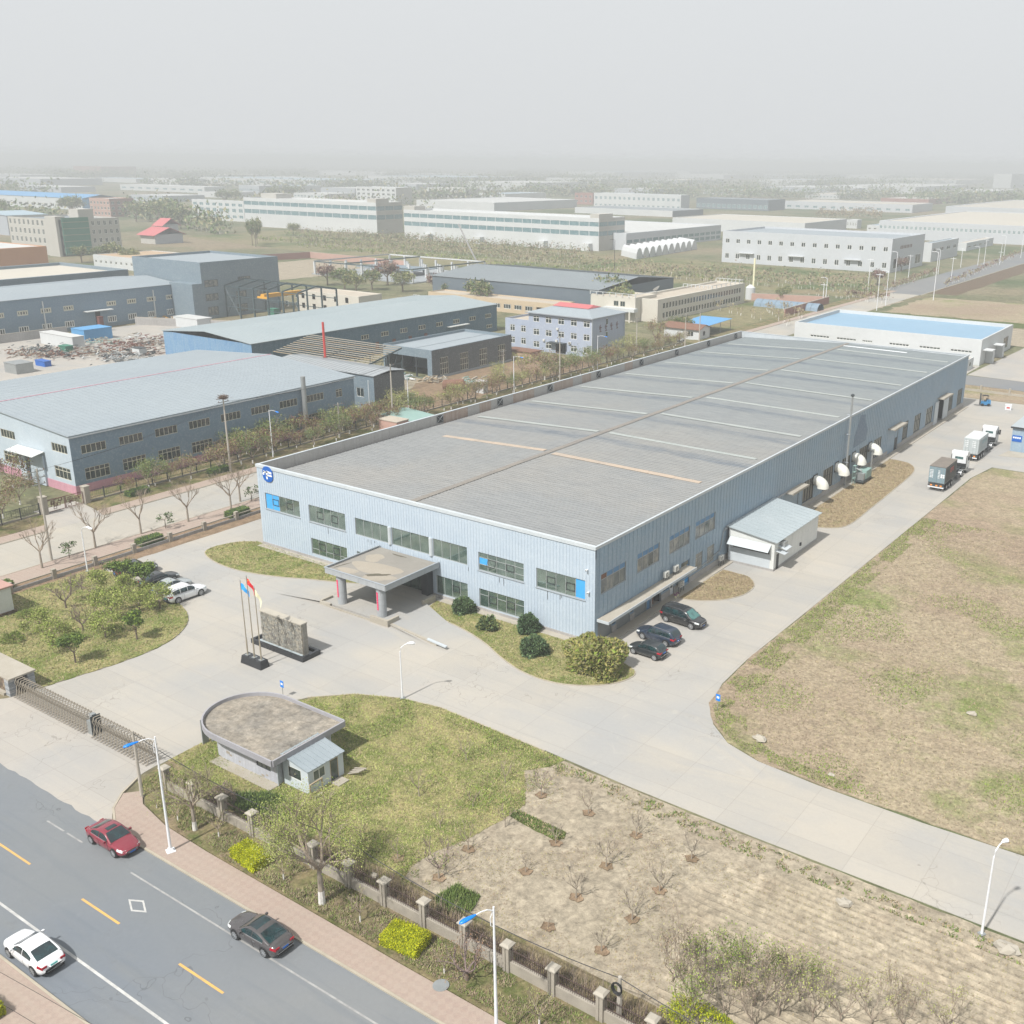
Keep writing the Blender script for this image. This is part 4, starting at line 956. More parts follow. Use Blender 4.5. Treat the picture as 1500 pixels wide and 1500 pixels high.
# ------------------------------------------------------------------ container lorries
simple('box_dark', (.075, .085, .085), (.11, .105, .1), 1.2, .6); simple('box_dark_top', (.2, .175, .15), (.15, .135, .12), 1.0, .8); simple('box_teal', (.16, .235, .27), (.2, .27, .3), 1, .5)
simple('box_grey', (.42, .46, .47), (.34, .38, .39), .8, .5); simple('box_grey_top', (.55, .57, .57), (.45, .48, .48), .7, .5); simple('lamp_orange', (.8, .28, .05), (.7, .22, .03), 4, .4); simple('mark_red', (.5, .05, .04), None, 2, .5); simple('mark_teal', (.1, .3, .33), None, 2, .5)
def lorry(x, y, dark, n):
    lab = ('rear', 'dark') if dark else ('front', 'pale grey')
    t = thing('semi_trailer', f'flat skeletal trailer carrying the {lab[1]} container', 'trailer', (x, y, .03))
    g = MB('dark_steel'); g.box(-.5, 0, 1.0, -.35, 12.0, 1.22); g.box(.35, 0, 1.0, .5, 12, 1.22)
    for k in range(7): g.box(-1.2, .1+k*1.9, 1.08, 1.2, .25+k*1.9, 1.2); 
    part('chassis', g, t)
    g = MB('white_paint', 'lamp_orange', 'mark_red'); g.box(-1.2, -.12, .55, 1.2, -.02, .72, 0); part('bumper', g, t)
    g = MB('dark_steel'); g.box(-1.2, -.02, .75, 1.2, .06, 1.05); part('light_board', g, t)
    for s in (-.85, -.05, .6): g = MB('lamp_orange'); g.box(s, -.06, .8, s+.3, -.025, 1.0); part('taillight', g, t)
    for ya in (1.6, 2.9, 4.2):
        for s in (-1, 1):
            g = MB('tyre'); g.tube([(s*.72, ya, .5), (s*1.22, ya, .5)], .5, 20); wh = part('wheel', g, t); g = MB('alloy'); g.tube([(s*1.19, ya, .5), (s*1.235, ya, .5)], .24, 12); part('rim', g, wh)
    g = MB('plastic_grey'); g.box(.6, 7.5, .3, 1.15, 9.2, .9); part('tool_box', g, t)
    c = thing('shipping_container', ('dark container with rusty top and pale marked teal doors on the rear lorry' if dark else 'light grey ribbed container on the front lorry'), 'container', (x, y, 1.26))
    cm = 'box_dark' if dark else 'box_grey'
    g = MB(cm); g.box(-1.22, .05, 0, 1.22, 6.06, 2.59, skip='t'); part('shell', g, c)
    g = MB('box_dark_top' if dark else 'box_grey_top'); g.box(-1.22, .05, 2.59, 1.22, 6.06, 2.63)
    for k in range(19): g.box(-1.1, .25+k*.3, 2.63, 1.1, .4+k*.3, 2.655)
    part('roof', g, c)
    g = MB(cm)
    for k in range(20):
        for s in (-1, 1): g.box(s*1.22, .2+k*.29, .18, s*1.255, .35+k*.29, 2.4)
    part('corrugation', g, c, kind='stuff')
    dm = 'box_teal' if dark else 'box_grey'
    for s in (-1, 1):
        g = MB(dm, 'white_paint'); a, b_ = (.02, 1.2) if s > 0 else (-1.2, -.02)
        g.box(a, 0, .1, b_, .05, 2.5); dr = part('door', g, c)
        g = MB('galvanised')
        for q in (.33, .75): xx = a+(b_-a)*q; g.tube([(xx, -.03, .12), (xx, -.03, 2.48)], .022, 5)
        part('lock_rod', g, dr)
        g = MB('logo_white')
        if dark:
            for k in range(6): g.box(a+.12, -.012, 1.95-k*.22, a+.12+(.5 if s < 0 else .3), -.004, 2.03-k*.22)
            if s > 0: g.box(.55, -.012, .95, .8, -.004, 1.2); g.box(.85, -.012, .95, 1.1, -.004, 1.2); g.box(.55, -.012, 1.25, .8, -.004, 1.5); g.box(.85, -.012, 1.25, 1.1, -.004, 1.5)
        else:
            for k in range(4): g.box(a+.2, -.012, 2.1-k*.3, a+.75, -.004, 2.18-k*.3)
        part('door_marking', g, dr)
    g = MB('mark_red' if dark else 'mark_teal')
    if dark:      # three slanted red characters on the side
        for k in range(3):
            y0 = 2.6+k*.62
            g.box(1.257, y0, 1.3, 1.265, y0+.12, 2.0); g.box(1.257, y0+.12, 1.88, 1.265, y0+.48, 2.0)
            if k != 1: g.box(1.257, y0+.12, 1.3, 1.265, y0+.48, 1.42)
            g.box(1.257, y0+.12, 1.6, 1.265, y0+.4, 1.7)
    else:
        for k in range(6):
            y0 = 2.2+k*.5; g.box(1.257, y0, 1.5, 1.265, y0+.08, 1.95); g.box(1.257, y0+.08, 1.87, 1.265, y0+.34, 1.95)
            if k % 2: g.box(1.257, y0+.08, 1.5, 1.265, y0+.34, 1.58)
    part('side_lettering', g, c)
    k = thing('lorry_tractor', f'white lorry cab pulling the {lab[1]} container', 'truck', (x, y+10.4, .03))
    g = MB('dark_steel'); g.box(-.45, -1.2, .7, .45, 3.0, .95); g.box(-1.1, -.9, .95, 1.1, -.6, 1.0); part('chassis', g, k)
    cabpts = [(1.6, 1.0), (1.6, 3.25), (1.8, 3.55), (2.7, 3.5), (3.35, 3.0), (3.62, 2.1), (3.68, 1.0), (3.6, .55), (1.9, .55)]
    g = MB('white_paint'); n = len(cabpts); b0 = len(g.v); g.v += [(-1.2, a, b_) for a, b_ in cabpts]+[(1.2, a, b_) for a, b_ in cabpts]
    for i in range(n): j = (i+1) % n; g.f.append((i, j, n+j, n+i)); g.m.append(0)
    g.f.append(tuple(range(n))[::-1]); g.m.append(0); g.f.append(tuple(range(n, 2*n))); g.m.append(0); cb = part('cab', g, k)
    g = MB('car_glass_teal'); g.box(-.62, 1.57, 2.35, .62, 1.597, 2.72); part('rear_window', g, cb)
    g = MB('car_glass'); g.q(((-1.05, 3.64, 2.1), (1.05, 3.64, 2.1), (1.05, 3.38, 3.0), (-1.05, 3.38, 3.0))); part('windscreen', g, cb)
    for s in (-1, 1):
        g = MB('car_glass'); g.box(s*1.2, 2.3, 1.95, s*1.212, 3.35, 2.7); part('side_window', g, cb)
        g = MB('trim_black'); g.box(s*1.25, 3.45, 1.9, s*1.5, 3.6, 2.75); g.box(s*1.2, 3.5, 2.6, s*1.3, 3.56, 2.66); part('wing_mirror', g, cb)
        g = MB('trim_black'); g.box(s*1.16, 1.45, 1.0, s*1.22, 1.6, 3.0); part('side_deflector', g, k)
        g = MB('plastic_grey'); g.tube([(s*.75, .75, .6), (s*1.1, .75, .6)], .33, 12); part('fuel_tank', g, k)
        for yy in (-.4, 2.55):
            g = MB('tyre'); g.tube([(s*.75, yy, .5), (s*1.2, yy, .5)], .5, 20); wh = part('wheel', g, k); g = MB('alloy'); g.tube([(s*1.17, yy, .5), (s*1.22, yy, .5)], .25, 12); part('rim', g, wh)
        g = MB('white_paint'); pts = [(s*.98, -.4+.62*math.cos(a), .5+.62*math.sin(a)) for a in [math.pi*i/8 for i in range(9)]]
        for a, b_ in zip(pts, pts[1:]): g.obox(Vector(a)-Vector((.24, 0, 0)), Vector(b_)-Vector(a), (.48, 0, 0), (0, 0, .03))
        part('mudguard', g, k)
    g = MB('trim_black'); g.box(-1.15, 1.35, .9, 1.15, 1.58, 1.7); part('rear_panel', g, k)
lorry(63.75, 73.8, True, 0); lorry(63.35, 94.2, False, 1)
# ------------------------------------------------------------------ forklift and parcel
simple('fork_blue', (.03, .2, .42), None, 2, .4)
t = thing('forklift', 'blue forklift truck standing at the far end of the yard', 'forklift', (54.4, 139.3, .03), R(205))
g = MB('fork_blue'); g.box(-1.1, -.55, .3, .8, .55, .95); g.box(-1.1, -.5, .95, -.3, .5, 1.25); part('body', g, t)
g = MB('trim_black'); g.box(-.3, -.3, .95, .2, .3, 1.1); g.box(-.42, -.3, 1.1, -.3, .3, 1.6); part('seat', g, t)
g = MB('trim_black')
for x in (-.7, .6):
    for y in (-.5, .5): g.tube([(x, y, .9), (x*.8, y, 2.15)], .04, 5)
g.box(-.65, -.55, 2.12, .55, .55, 2.18); part('overhead_guard', g, t)
g = MB('dark_steel'); 
for y in (-.4, .32): g.box(.85, y, .1, .97, y+.08, 2.6)
g.box(.85, -.4, 1.2, .95, .4, 1.3); g.box(.85, -.4, 2.5, .95, .4, 2.58); part('mast', g, t)
for y in (-.35, .25): g = MB('dark_steel'); g.box(.97, y, .08, 2.0, y+.1, .13); part('fork', g, t)
for x in (-.75, .5):
    for y in (-.5, .5): g = MB('tyre'); g.tube([(x, y-.12, .3), (x, y+.12, .3)], .3, 14); part('wheel', g, t)
g = MB('white_paint', 'mark_red'); rb = .0
g.box(-.6, -.5, .0, .6, .5, 1.0); g.box(-.62, -.52, .95, .62, .52, 1.02); g.box(-.3, -.52, .3, .3, -.51, .6, 1)
o = part('pallet_box', g, None, (59.3, 138.6, .03), R(10)); tag(o, 'white wrapped box alone on the far yard paving', 'box')

# ------------------------------------------------------------------ flagpoles, monument
g = MB('black_stone'); a0 = [(24.9, -23.3), (27.85, -23.2), (27.8, -22.2), (24.85, -22.3)]
fb = thing('stone_plinth', 'black stone plinth holding three flagpoles', 'plinth', (26.3, -22.7, .03))
g = MB('black_stone')
def frus(g, x0, y0, x1, y1, z0, z1, ins, mi=0):
    b = len(g.v); g.v += [(x0, y0, z0), (x1, y0, z0), (x1, y1, z0), (x0, y1, z0), (x0+ins, y0+ins, z1), (x1-ins, y0+ins, z1), (x1-ins, y1-ins, z1), (x0+ins, y1-ins, z1)]
    for f in ((0, 1, 5, 4), (1, 2, 6, 5), (2, 3, 7, 6), (3, 0, 4, 7), (4, 5, 6, 7)): g.f.append(tuple(b+i for i in f)); g.m.append(mi)
frus(g, -1.5, -.55, 1.5, .55, 0, .8, .12); part('block', g, fb)
simple('steel_pole', (.42, .37, .28), (.32, .29, .23), 1.0, .35, .5)
simple('flag_blue', (.02, .3, .75), (.04, .36, .8), 3, .7); simple('flag_red', (.68, .02, .03), (.6, .02, .03), 3, .7); simple('flag_cream', (.75, .72, .5), (.65, .62, .42), 3, .7)
simple('flag_yellow', (.85, .65, .05), None, 3, .7)
rndf = random.Random(9)
for i, (dx, hh, fm, lab) in enumerate(((-1.0, 8.6, 'flag_blue', 'left flagpole'), (0, 9.3, 'flag_red', 'middle and tallest flagpole'), (1.0, 8.4, 'flag_cream', 'right flagpole'))):
    t = thing('flagpole', f'{lab} on the black plinth, steel', 'flagpole', (26.3+dx, -22.7, .83), 0, 'flagpoles in front of the stone screen')
    g = MB('steel_pole'); g.cyl(0, 0, 0, 1.6, .075, n=10); g.cyl(0, 0, 1.6, hh-.83, .055, .038, n=10); part('pole', g, t)
    g = MB('chrome'); g.cyl(0, 0, hh-.83, hh-.7, .08, .02, n=8); part('finial', g, t)
    g = MB('galvanised'); g.box(-.22, -.22, 0, .22, .22, .03); part('base_plate', g, t)
    g = MB(fm); zt = hh-1.05
    wd, ht = (.85, .65)
    def fl(u, v, i=i):
        x = u*wd*(.85-.25*i*.5); y = .12*math.sin(u*7+v*2+i)*u+.2*u; z = zt-v*ht-(.75+.25*i)*u*u-.1*math.sin(v*3)*u; return (x+.06, y, z)
    g.grid(fl, 12, 8); g.sm = True; f_ = part('flag', g, None, (26.3+dx, -22.7, .83))
    tag(f_, ('light blue flag hanging on the left pole', 'red flag with small yellow stars on the middle pole', 'cream flag drooping from the right pole')[i], 'flag')
    if i == 1:
        g = MB('flag_yellow')
        for (u, v, s) in ((.16, .25, .09), (.33, .12, .035), (.4, .22, .035), (.4, .36, .035), (.33, .46, .035)):
            P = Vector(fl(u, v)); 
            for k in range(5):
                a = math.pi/2+k*2*math.pi/5
                g.q([P+Vector((math.cos(a)*s, -.02, math.sin(a)*s)), P+Vector((math.cos(a+.63)*s*.4, -.02, math.sin(a+.63)*s*.4)), P+Vector((0, -.02, 0)), P+Vector((math.cos(a-.63)*s*.4, -.02, math.sin(a-.63)*s*.4))])
        part('star', g, f_)
streaky('rough_stone', (.30, .28, .235), (.2, .19, .165), (.09, .08, .07), amt=.7, hs=5)
m = MATS['rough_stone']; simple('stone_trim', (.4, .37, .31), (.32, .3, .26), .8, .8)
t = thing('stone_screen', 'grey rubble stone screen wall standing in a black basin behind the flagpoles', 'monument', (26.4, -18.7, .03))
g = MB('black_stone'); 
for (x0, y0, x1, y1) in ((-4.3, -1.1, 3.4, -.85), (-4.3, .95, 3.4, 1.2), (-4.3, -.85, -4.05, .95), (3.15, -.85, 3.4, .95)): g.box(x0, y0, 0, x1, y1, .5)
part('basin_rim', g, t)
g = MB('stone_panel'); g.box(-4.05, -.85, 0, 3.15, .95, .12); part('basin_floor', g, t)
g = MB('white_shed_roof'); g.box(-3.6, -.75, .12, 2.8, -.45, .4); part('inner_step', g, t)
g = MB('dark_soil'); g.box(-3.45, -.3, .12, 2.65, .35, 3.5); part('slab', g, t)
stn = random.Random(6); y0 = -.3
z = .15
smats = []
for k, c in enumerate(((.29, .275, .235), (.23, .22, .19), (.33, .305, .25), (.185, .175, .155), (.26, .26, .235))): simple('screen_stone_%s' % 'abcde'[k], c, tuple(v*.6 for v in c), 5, .9); smats.append('screen_stone_%s' % 'abcde'[k])
while z < 3.35:
    hh = stn.uniform(.16, .26); x = -3.43
    while x < 2.6:
        wd = stn.uniform(.2, .42); x1 = min(x+wd, 2.64); g = MB(stn.choice(smats)); d = stn.uniform(.02, .07)
        g.box(x+.012, y0-d, z+.01, x1-.012, y0-.002, min(z+hh, 3.48)-.01, skip='n'); part('stone', g, t); x = x1
    z += hh
g = MB('stone_trim'); g.box(-3.5, -.4, 3.5, 2.7, .42, 3.62); part('cap', g, t)
g = MB('rough_stone'); g.box(2.653, -.28, .15, 2.7, .33, 3.49); part('end_face', g, t)

# ------------------------------------------------------------------ guardhouse with D-shaped roof
streaky('guard_wall', (.36, .385, .44), (.42, .43, .46), (.24, .23, .23), amt=.5); simple('guard_fascia', (.31, .31, .335), (.26, .255, .27), .6, .7)
grass_mat('roof_felt', (.285, .255, .21), (.21, .195, .17), (.33, .29, .235), .35, (.4, .6), (.5, .7), 2.0); simple('shed_blue_white', (.50, .55, .58), (.44, .5, .53), .8, .5); simple('shed_blue_roof', (.27, .31, .335), (.22, .26, .285), .5, .45)
simple('wood_pale', (.36, .29, .2), (.3, .24, .16), 3, .8)
GZ = 2.78
gh = thing('guardhouse', 'small guardhouse with a flat concrete roof rounded on one end by the main gate', 'guardhouse', (40, -33, 0))
def gp_(name, mb, **k): return part(name, mb, gh, (-40, 33, 0), **k)
c_arc = [(39.3, -36.4)]
x1r, yb_, yt_ = 45.4, -36.3, -28.9
arc = []
for i in range(19):
    a = R(90+180*i/18); arc.append((38.4+ -(-4.0)*math.cos(a)*1.0, (yb_+yt_)/2+(yt_-yb_)/2*math.sin(a)))
outline = [(x1r, yb_), (x1r, yt_)]+arc
g = MB('roof_felt'); g.prism(outline, GZ-.24, GZ-.02); gp_('roof', g)
rim = MB('guard_fascia'); n = len(outline)
cxy = Vector((41, -32.6, 0))
for i in range(n):
    a, b_ = Vector((*outline[i], 0)), Vector((*outline[(i+1) % n], 0)); d = b_-a; nn = Vector((d.y, -d.x, 0)).normalized()*.16
    if nn.dot(a-cxy) < 0: nn = -nn
    rim.obox(a+Vector((0, 0, GZ-.22)), d, nn*.8, (0, 0, .52))
gp_('roof_rim', rim)
g = MB('roof_felt')
for k in range(7): g.box(35.6+(k == 0)*.8, -35.7+k*.98, GZ-.018, 45.2, -35.64+k*.98, GZ-.01)
gp_('roof_seam', g, kind='stuff')
g = MB('guard_wall'); wall_mb(g, (37.8, -35.3, 0), (1, 0, 0), (0, -1, 0), 6.8, GZ-.25, [(4.3, 6.0, .95, 2.1)], .15); 
wall_mb(g, (44.6, -35.3, 0), (0, 1, 0), (1, 0, 0), 5.6, GZ-.25, [], .15); g.q(((44.6, -29.7, 0), (37, -29.7, 0), (37, -29.7, GZ-.25), (44.6, -29.7, GZ-.25)))
for i in range(10):
    a, b_ = R(90+18*i), R(90+18*(i+1)); p0, p1 = (37.8+2.3*math.cos(a), -32.5+2.8*math.sin(a)), (37.8+2.3*math.cos(b_), -32.5+2.8*math.sin(b_)); g.q(((*p0, 0), (*p0, GZ-.25), (*p1, GZ-.25), (*p1, 0)))
gp_('wall', g)
wo = window(gh, (42.1-40, -35.3+33, .95), (1, 0, 0), (0, -1, 0), 1.7, 1.15, 3, 1, 'frame_dark', 'office_glass', .1, .05)
g = MB('silt'); 
for (x, z, r) in ((38.6, .9, .25), (38.9, .75, .18), (40.0, .55, .12), (42.8, .3, .2), (43.3, .5, .15)): g.box(x-r, -35.306, z-r*.5, x+r*.8, -35.302, z+r*.5)
gp_('peeling_patch', g)
g = MB('trim_white'); g.cyl(44.72, -35.4, 0, GZ-.2, .05, n=6); gp_('downpipe', g)
g = MB('frame_grey'); g.box(34.6, -34.9, .05, 34.7, -34.3, 2.4); g.box(34.9, -34.2, .05, 35.0, -33.9, 2.3); gp_('door', g)
g = MB('ledge'); g.box(37.4, -36.3, 0, 44.7, -35.31, .16); setting('apron', g)
sh = thing('lean_to_shed', 'pale blue sandwich-panel shed attached to the right side of the guardhouse', 'shed', (46.3, -33, 0))
def sp_(name, mb, **k): return part(name, mb, sh, (-46.3, 33, 0), **k)
g = MB('shed_blue_white'); ht = lambda u: 2.55-.0*u
wall_mb(g, (44.75, -34.85, .05), (1, 0, 0), (0, -1, 0), 2.9, 2.45, [(.6, 2.1, .9, 1.9)], .08, htop=lambda u: 2.75-.28*u/1.4)
wall_mb(g, (47.65, -34.85, .05), (0, 1, 0), (1, 0, 0), 3.6, 2.15, [(.5, 1.7, .95, 1.85), (2.2, 3.05, .0, 1.95)], .08); g.q(((47.65, -31.25, 0), (44.75, -31.25, 0), (44.75, -31.25, 2.7), (47.65, -31.25, 2.2))); sp_('wall', g)
rf = MB('shed_blue_roof'); rf.obox((44.75, -35.0, 2.74), (3.05, 0, -.6), (0, 3.85, 0), (0, 0, .05))
for k in range(9): rf.obox((44.75, -34.98+k*.47, 2.792), (3.05, 0, -.6), (0, .05, 0), (0, 0, .05))
sp_('roof', rf)
W0 = Vector((-46.3, 33, 0))
window(sh, Vector((45.35, -34.85, .95))+W0, (1, 0, 0), (0, -1, 0), 1.5, 1.0, 1, 1, 'frame_white', 'dark_glass', .05, .05)
window(sh, Vector((47.65, -34.35, 1.0))+W0, (0, 1, 0), (1, 0, 0), 1.2, .9, 2, 1, 'frame_white', 'office_glass', .05, .06)
window(sh, Vector((47.65, -32.65, .05))+W0, (0, 1, 0), (1, 0, 0), .85, 1.95, 1, 1, 'wood_pale', 'office_glass', .05, .07, name='door')
g = MB('ledge'); g.box(47.7, -32.8, 0, 48.7, -31.7, .18); sp_('doorstep', g)
t = thing('wooden_stand', 'pale wooden frame stand leaning outside the blue shed', 'stand', (48.2, -34.6, .1), R(0))
g = MB('wood_pale')
for y in (-.6, .6): g.box(-.04, y-.05, 0, .04, y+.05, 1.2)
g.box(-.05, -.65, 1.2, .05, .65, 1.3); g.box(-.04, -.6, .3, .04, .6, .38); g.box(.0, -.6, .0, .5, -.52, .08); g.box(.0, .52, .0, .5, .6, .08); part('frame', g, t)
g = MB('concrete_post')
for k in range(3): g.box(.15, -.4+k*.3, .02, .3, -.2+k*.3, .22)
tag(part('loose_block', g, None, (48.2, -34.6, .1)), 'few grey blocks lying under the wooden stand', 'rubble', None, 'stuff')
t = thing('scrap_planks', 'grey planks leaning behind the blue shed', 'planks', (48.3, -30.9, .1))
for k in range(4): g = MB('concrete_post'); g.obox((-.4, k*.25-.3, .0+k*.05), (1.2, .2, .5-.08*k), (-.05, .15, 0), (0, 0, .04)); part('plank', g, t)
# ------------------------------------------------------------------ side yard: white shed, cowls, stack, plant
t = thing('white_shed', 'white sandwich-panel shed with pale metal roof against the factory side wall', 'shed', (54.2, 35.8, .03))
def w_(name, mb, par=None): return part(name, mb, par or t, (-54.2, -35.8, -.03))
g = MB('white_shed_wall'); x0, x1, y0, y1 = 51.3, 57.4, 29.2, 42.8
g.q(((x0, y0, 0), (x1, y0, 0), (x1, y0, 3.75), (x0, y0, 4.5))); g.q(((x1, y0, 0), (x1, y1, 0), (x1, y1, 3.75), (x1, y0, 3.75))); g.q(((x1, y1, 0), (x0, y1, 0), (x0, y1, 4.5), (x1, y1, 3.75))); w_('wall', g)
for k in range(13):
    ya = y0+.02+(y1-y0)*k/13; g = MB('white_shed_wall'); g.box(x1+.002, ya+.012, .35, x1+.02, ya+(y1-y0)/13-.012, 3.7); w_('wall_panel', g)
g = MB('plinth'); g.box(x0, y0-.04, 0, x1+.05, y0-.003, .3); g.box(x1+.003, y0, 0, x1+.05, y1, .3); w_('plinth', g)
for k in range(14):
    ya = y0-.3+(y1-y0+.6)*k/14; g = MB('white_shed_roof'); g.obox((x0-.3, ya+.005, 4.62), (x1-x0+.7, 0, -.84), (0, (y1-y0+.6)/14-.01, 0), (0, 0, .05)); g.obox((x0-.3, ya+.005, 4.672), (x1-x0+.7, 0, -.84), (0, .06, 0), (0, 0, .05)); w_('roof_sheet', g)
g = MB('trim_white'); g.obox((51.5, y0-.95, 2.6), (5.5, 0, 0), (0, .9, .75), (0, -.05, .05)); w_('awning', g)
g = MB('interior_black'); g.box(51.9, y0-.012, 2.1, 56.8, y0-.004, 2.95); w_('dark_opening', g)
g = MB('trim_white'); g.box(51.35, y0-.03, .3, 56.9, y0-.004, 2.05); w_('roller_door', g)
g = MB('trim_white'); g.obox((x1+.02, 30.2, 3.0), (1.1, 0, -.35), (0, 1.7, 0), (0, 0, .05)); g.obox((x1+.02, 29.6, 2.5), (1.2, 0, -.2), (0, 1.1, 0), (0, 0, .05)); w_('side_awning', g)
g = MB('galvanised', 'interior_black'); g.box(x1+.02, 30.6, 2.9, x1+.7, 31.5, 3.5); w_('wall_unit', g)
g = MB('frame_dark'); g.box(x1+.021, 29.9, .05, x1+.05, 30.6, 2.0); w_('side_door', g); g = MB('frame_dark'); g.box(x1+.021, 37, 1.0, x1+.2, 37.25, 1.4); w_('meter_box', g)
def ac(y, z, lab, x=51.4, leg=False, rot=0):
    t = thing('air_conditioner', lab, 'air conditioner', (x, y, z), rot, 'air conditioning units on the side wall')
    g = MB('ac_white'); g.box(-.17, -.42, 0, .17, .42, .62); part('casing', g, t)
    g = MB('plastic_grey'); g.tube([(.171, -.1, .31), (.18, -.1, .31)], .25, 16); fo = part('fan_grille', g, t)
    g = MB('ac_white'); g.tube([(.181, -.1, .31), (.19, -.1, .31)], .07, 8)
    for k in range(6): a = math.pi*k/6; g.obox((.182, -.1-.24*math.cos(a), .31-.24*math.sin(a)), (0, .48*math.cos(a), .48*math.sin(a)), (.006, 0, 0), (0, -.02*math.sin(a), .02*math.cos(a)))
    part('fan_guard', g, fo)
    g = MB('dark_steel'); zz = -z+.13 if leg else -.35
    for yy in (-.38, .34): g.box(-.15, yy, zz, -.1, yy+.04, 0); g.box(.1, yy, zz, .15, yy+.04, 0)
    part('bracket', g, t)
ac(13.6, 3.12, 'air conditioning unit above the canopy edge, nearer of the pair to the corner'); ac(15.8, 3.12, 'air conditioning unit above the canopy, farther of the pair from the corner')
ac(17.2, .75, 'air conditioning unit on legs by the blue door at ground level', leg=True); ac(27.2, .8, 'air conditioning unit on legs beside the dry grass bed', leg=True)
t = thing('potted_flower', 'small pots of purple flowers beside the white door', 'flower pots', (51.8, 15.4, .1))
g = MB('flag_cream'); g.cyl(0, -.2, 0, .25, .13, .16, 8); g.cyl(0, .3, 0, .22, .12, .15, 8); part('pot', g, t)
simple('purple_bloom', (.28, .05, .22), (.05, .09, .04), 8, .8)
g = MB('purple_bloom'); r_ = random.Random(3)
for k in range(60): p = Vector((r_.gauss(0, .12), r_.choice((-.2, .3))+r_.gauss(0, .1), .3+r_.uniform(0, .22))); d = Vector((r_.gauss(0, 1), r_.gauss(0, 1), r_.gauss(0, 1))).normalized()*.07; e = d.cross(Vector((0, 0, 1))).normalized()*.06; g.q((p-d, p+e, p+d, p-e))
part('blossom', g, t)
t = thing('drum_and_boxes', 'brown drum and clutter in the open bay under the canopy', 'drum', (50.2, 12.4, .05)); g = MB('rust_brown'); g.cyl(0, 0, 0, .8, .3, n=14); part('drum', g, t); g = MB('ledge'); g.cyl(0, 0, .8, .83, .31, n=14); part('lid', g, t)
# white hooded cowls
def cowl(y, lab, post=False):
    t = thing('vent_cowl', lab, 'vent cowl', (51.0, y, 2.9), 0, 'white hooded vent cowls on the side wall')
    g = MB('fibreglass'); g.sm = True; n = 12; path = []
    for i in range(11):
        a = R(90*i/10); path.append((0.0+1.25*math.sin(a), 0, .35+1.0*math.cos(a)-.65, a, .72+.16*i/10))
    rings = []; b0 = 0; pts = []
    for (cx_, _, cz_, a, rr) in [(0-.02, 0, .7, 0, .72)]+path:
        t_ = Vector((math.cos(a), 0, -math.sin(a))); up = Vector((math.sin(a), 0, math.cos(a)))
        for k in range(20):
            th = 2*math.pi*k/20; c, s = math.cos(th), math.sin(th); c2, s2 = math.copysign(abs(c)**.75, c), math.copysign(abs(s)**.75, s)
            q = Vector((cx_, 0, cz_))+Vector((0, 1, 0))*c2*rr+up*s2*rr*.9; g.v.append(tuple(q))
    for i in range(11):
        for k in range(20): a_ = i*20+k; b_ = i*20+(k+1) % 20; g.f.append((a_, b_, b_+20, a_+20)); g.m.append(0)
    part('hood', g, t)
    g = MB('frame_dark'); g.box(-.06, -.8, -.05, -.02, .8, 1.5); part('backplate', g, t)
    if post:
        g = MB('galvanised'); g.cyl(.75, -.95, -2.8, .45, .16, n=10); g.box(-.05, -1.2, .4, 1.0, -.7, .6); part('duct', g, t)
for i, (y, l) in enumerate(((57.3, 'first white vent cowl past the white shed'), (65.6, 'second white vent cowl, just short of the tall flue'), (72.8, 'third white vent cowl, over the pale green generator'), (80.2, 'fourth and farthest white vent cowl with a square duct below it'))): cowl(y, l, i == 3)
t = thing('flue', 'tall thin galvanised flue rising above the roof edge with a small cap', 'flue', (51.5, 68.3, .1))
g = MB('galvanised'); g.cyl(0, 0, 0, 14.0, .17, .15, n=12); part('pipe', g, t); g = MB('dark_steel'); g.cyl(0, 0, 13.9, 14.1, .2, .32, n=12); g.cyl(0, 0, 14.1, 14.3, .34, .1, n=12); part('cap', g, t)
for z in (3.6, 8, 11): g = MB('trim_grey'); g.box(-.55, -.22, z, .22, .22, z+.08); part('bracket', g, t)
simple('genset_green', (.24, .36, .33), (.2, .31, .29), 1, .5)
t = thing('generator', 'pale green generator set on a frame beside the flue', 'generator', (53.0, 72.0, .1))
g = MB('genset_green'); g.box(-.7, -.6, .6, .7, 1.8, 1.9); part('housing', g, t); g = MB('galvanised'); g.box(-.6, -1.4, .55, .6, -.62, 1.6); g.tube([(0, -1.0, 1.6), (0, -1.0, 2.0), (-.9, -1.0, 2.2)], .12, 8); part('radiator', g, t)
g = MB('dark_steel'); g.box(-.75, -1.9, .3, .75, 1.9, .5)
for x in (-.7, .6):
    for y in (-1.8, 1.7): g.box(x, y, 0, x+.1, y+.1, .3)
part('frame', g, t); g = MB('genset_green'); 
for x in (-.9, -.5):
    for y in (-2.4, -1.9): g.box(x, y, 0, x+.05, y+.05, 2.9)
for z in (.9, 1.9, 2.9): g.box(-.9, -2.4, z, -.45, -1.85, z+.05)
part('ladder_frame', g, t)
t = thing('yard_cabin', 'blue site cabin with a blue and white sign at the right edge', 'cabin', (70, 108, .03))
g = MB('shaded_side_cladding'); g.box(-2.6, -3, 0, 3.5, 6, 4.3); part('wall', g, t); g = MB('white_shed_roof'); g.box(-2.9, -3.3, 4.3, 3.8, 6.3, 4.42); part('roof', g, t); g = MB('frame_dark'); g.box(-2.9, -3.32, 4.12, 3.8, -3.3, 4.42); part('eave', g, t)
g = MB('logo_blue'); g.box(-2.5, -3.06, 1.8, -.9, -3.01, 2.9); sg = part('sign', g, t); g = MB('logo_white')
for k in range(4): g.box(-2.35+k*.34, -3.08, 2.35, -2.12+k*.34, -3.065, 2.65)
part('sign_lettering', g, sg)
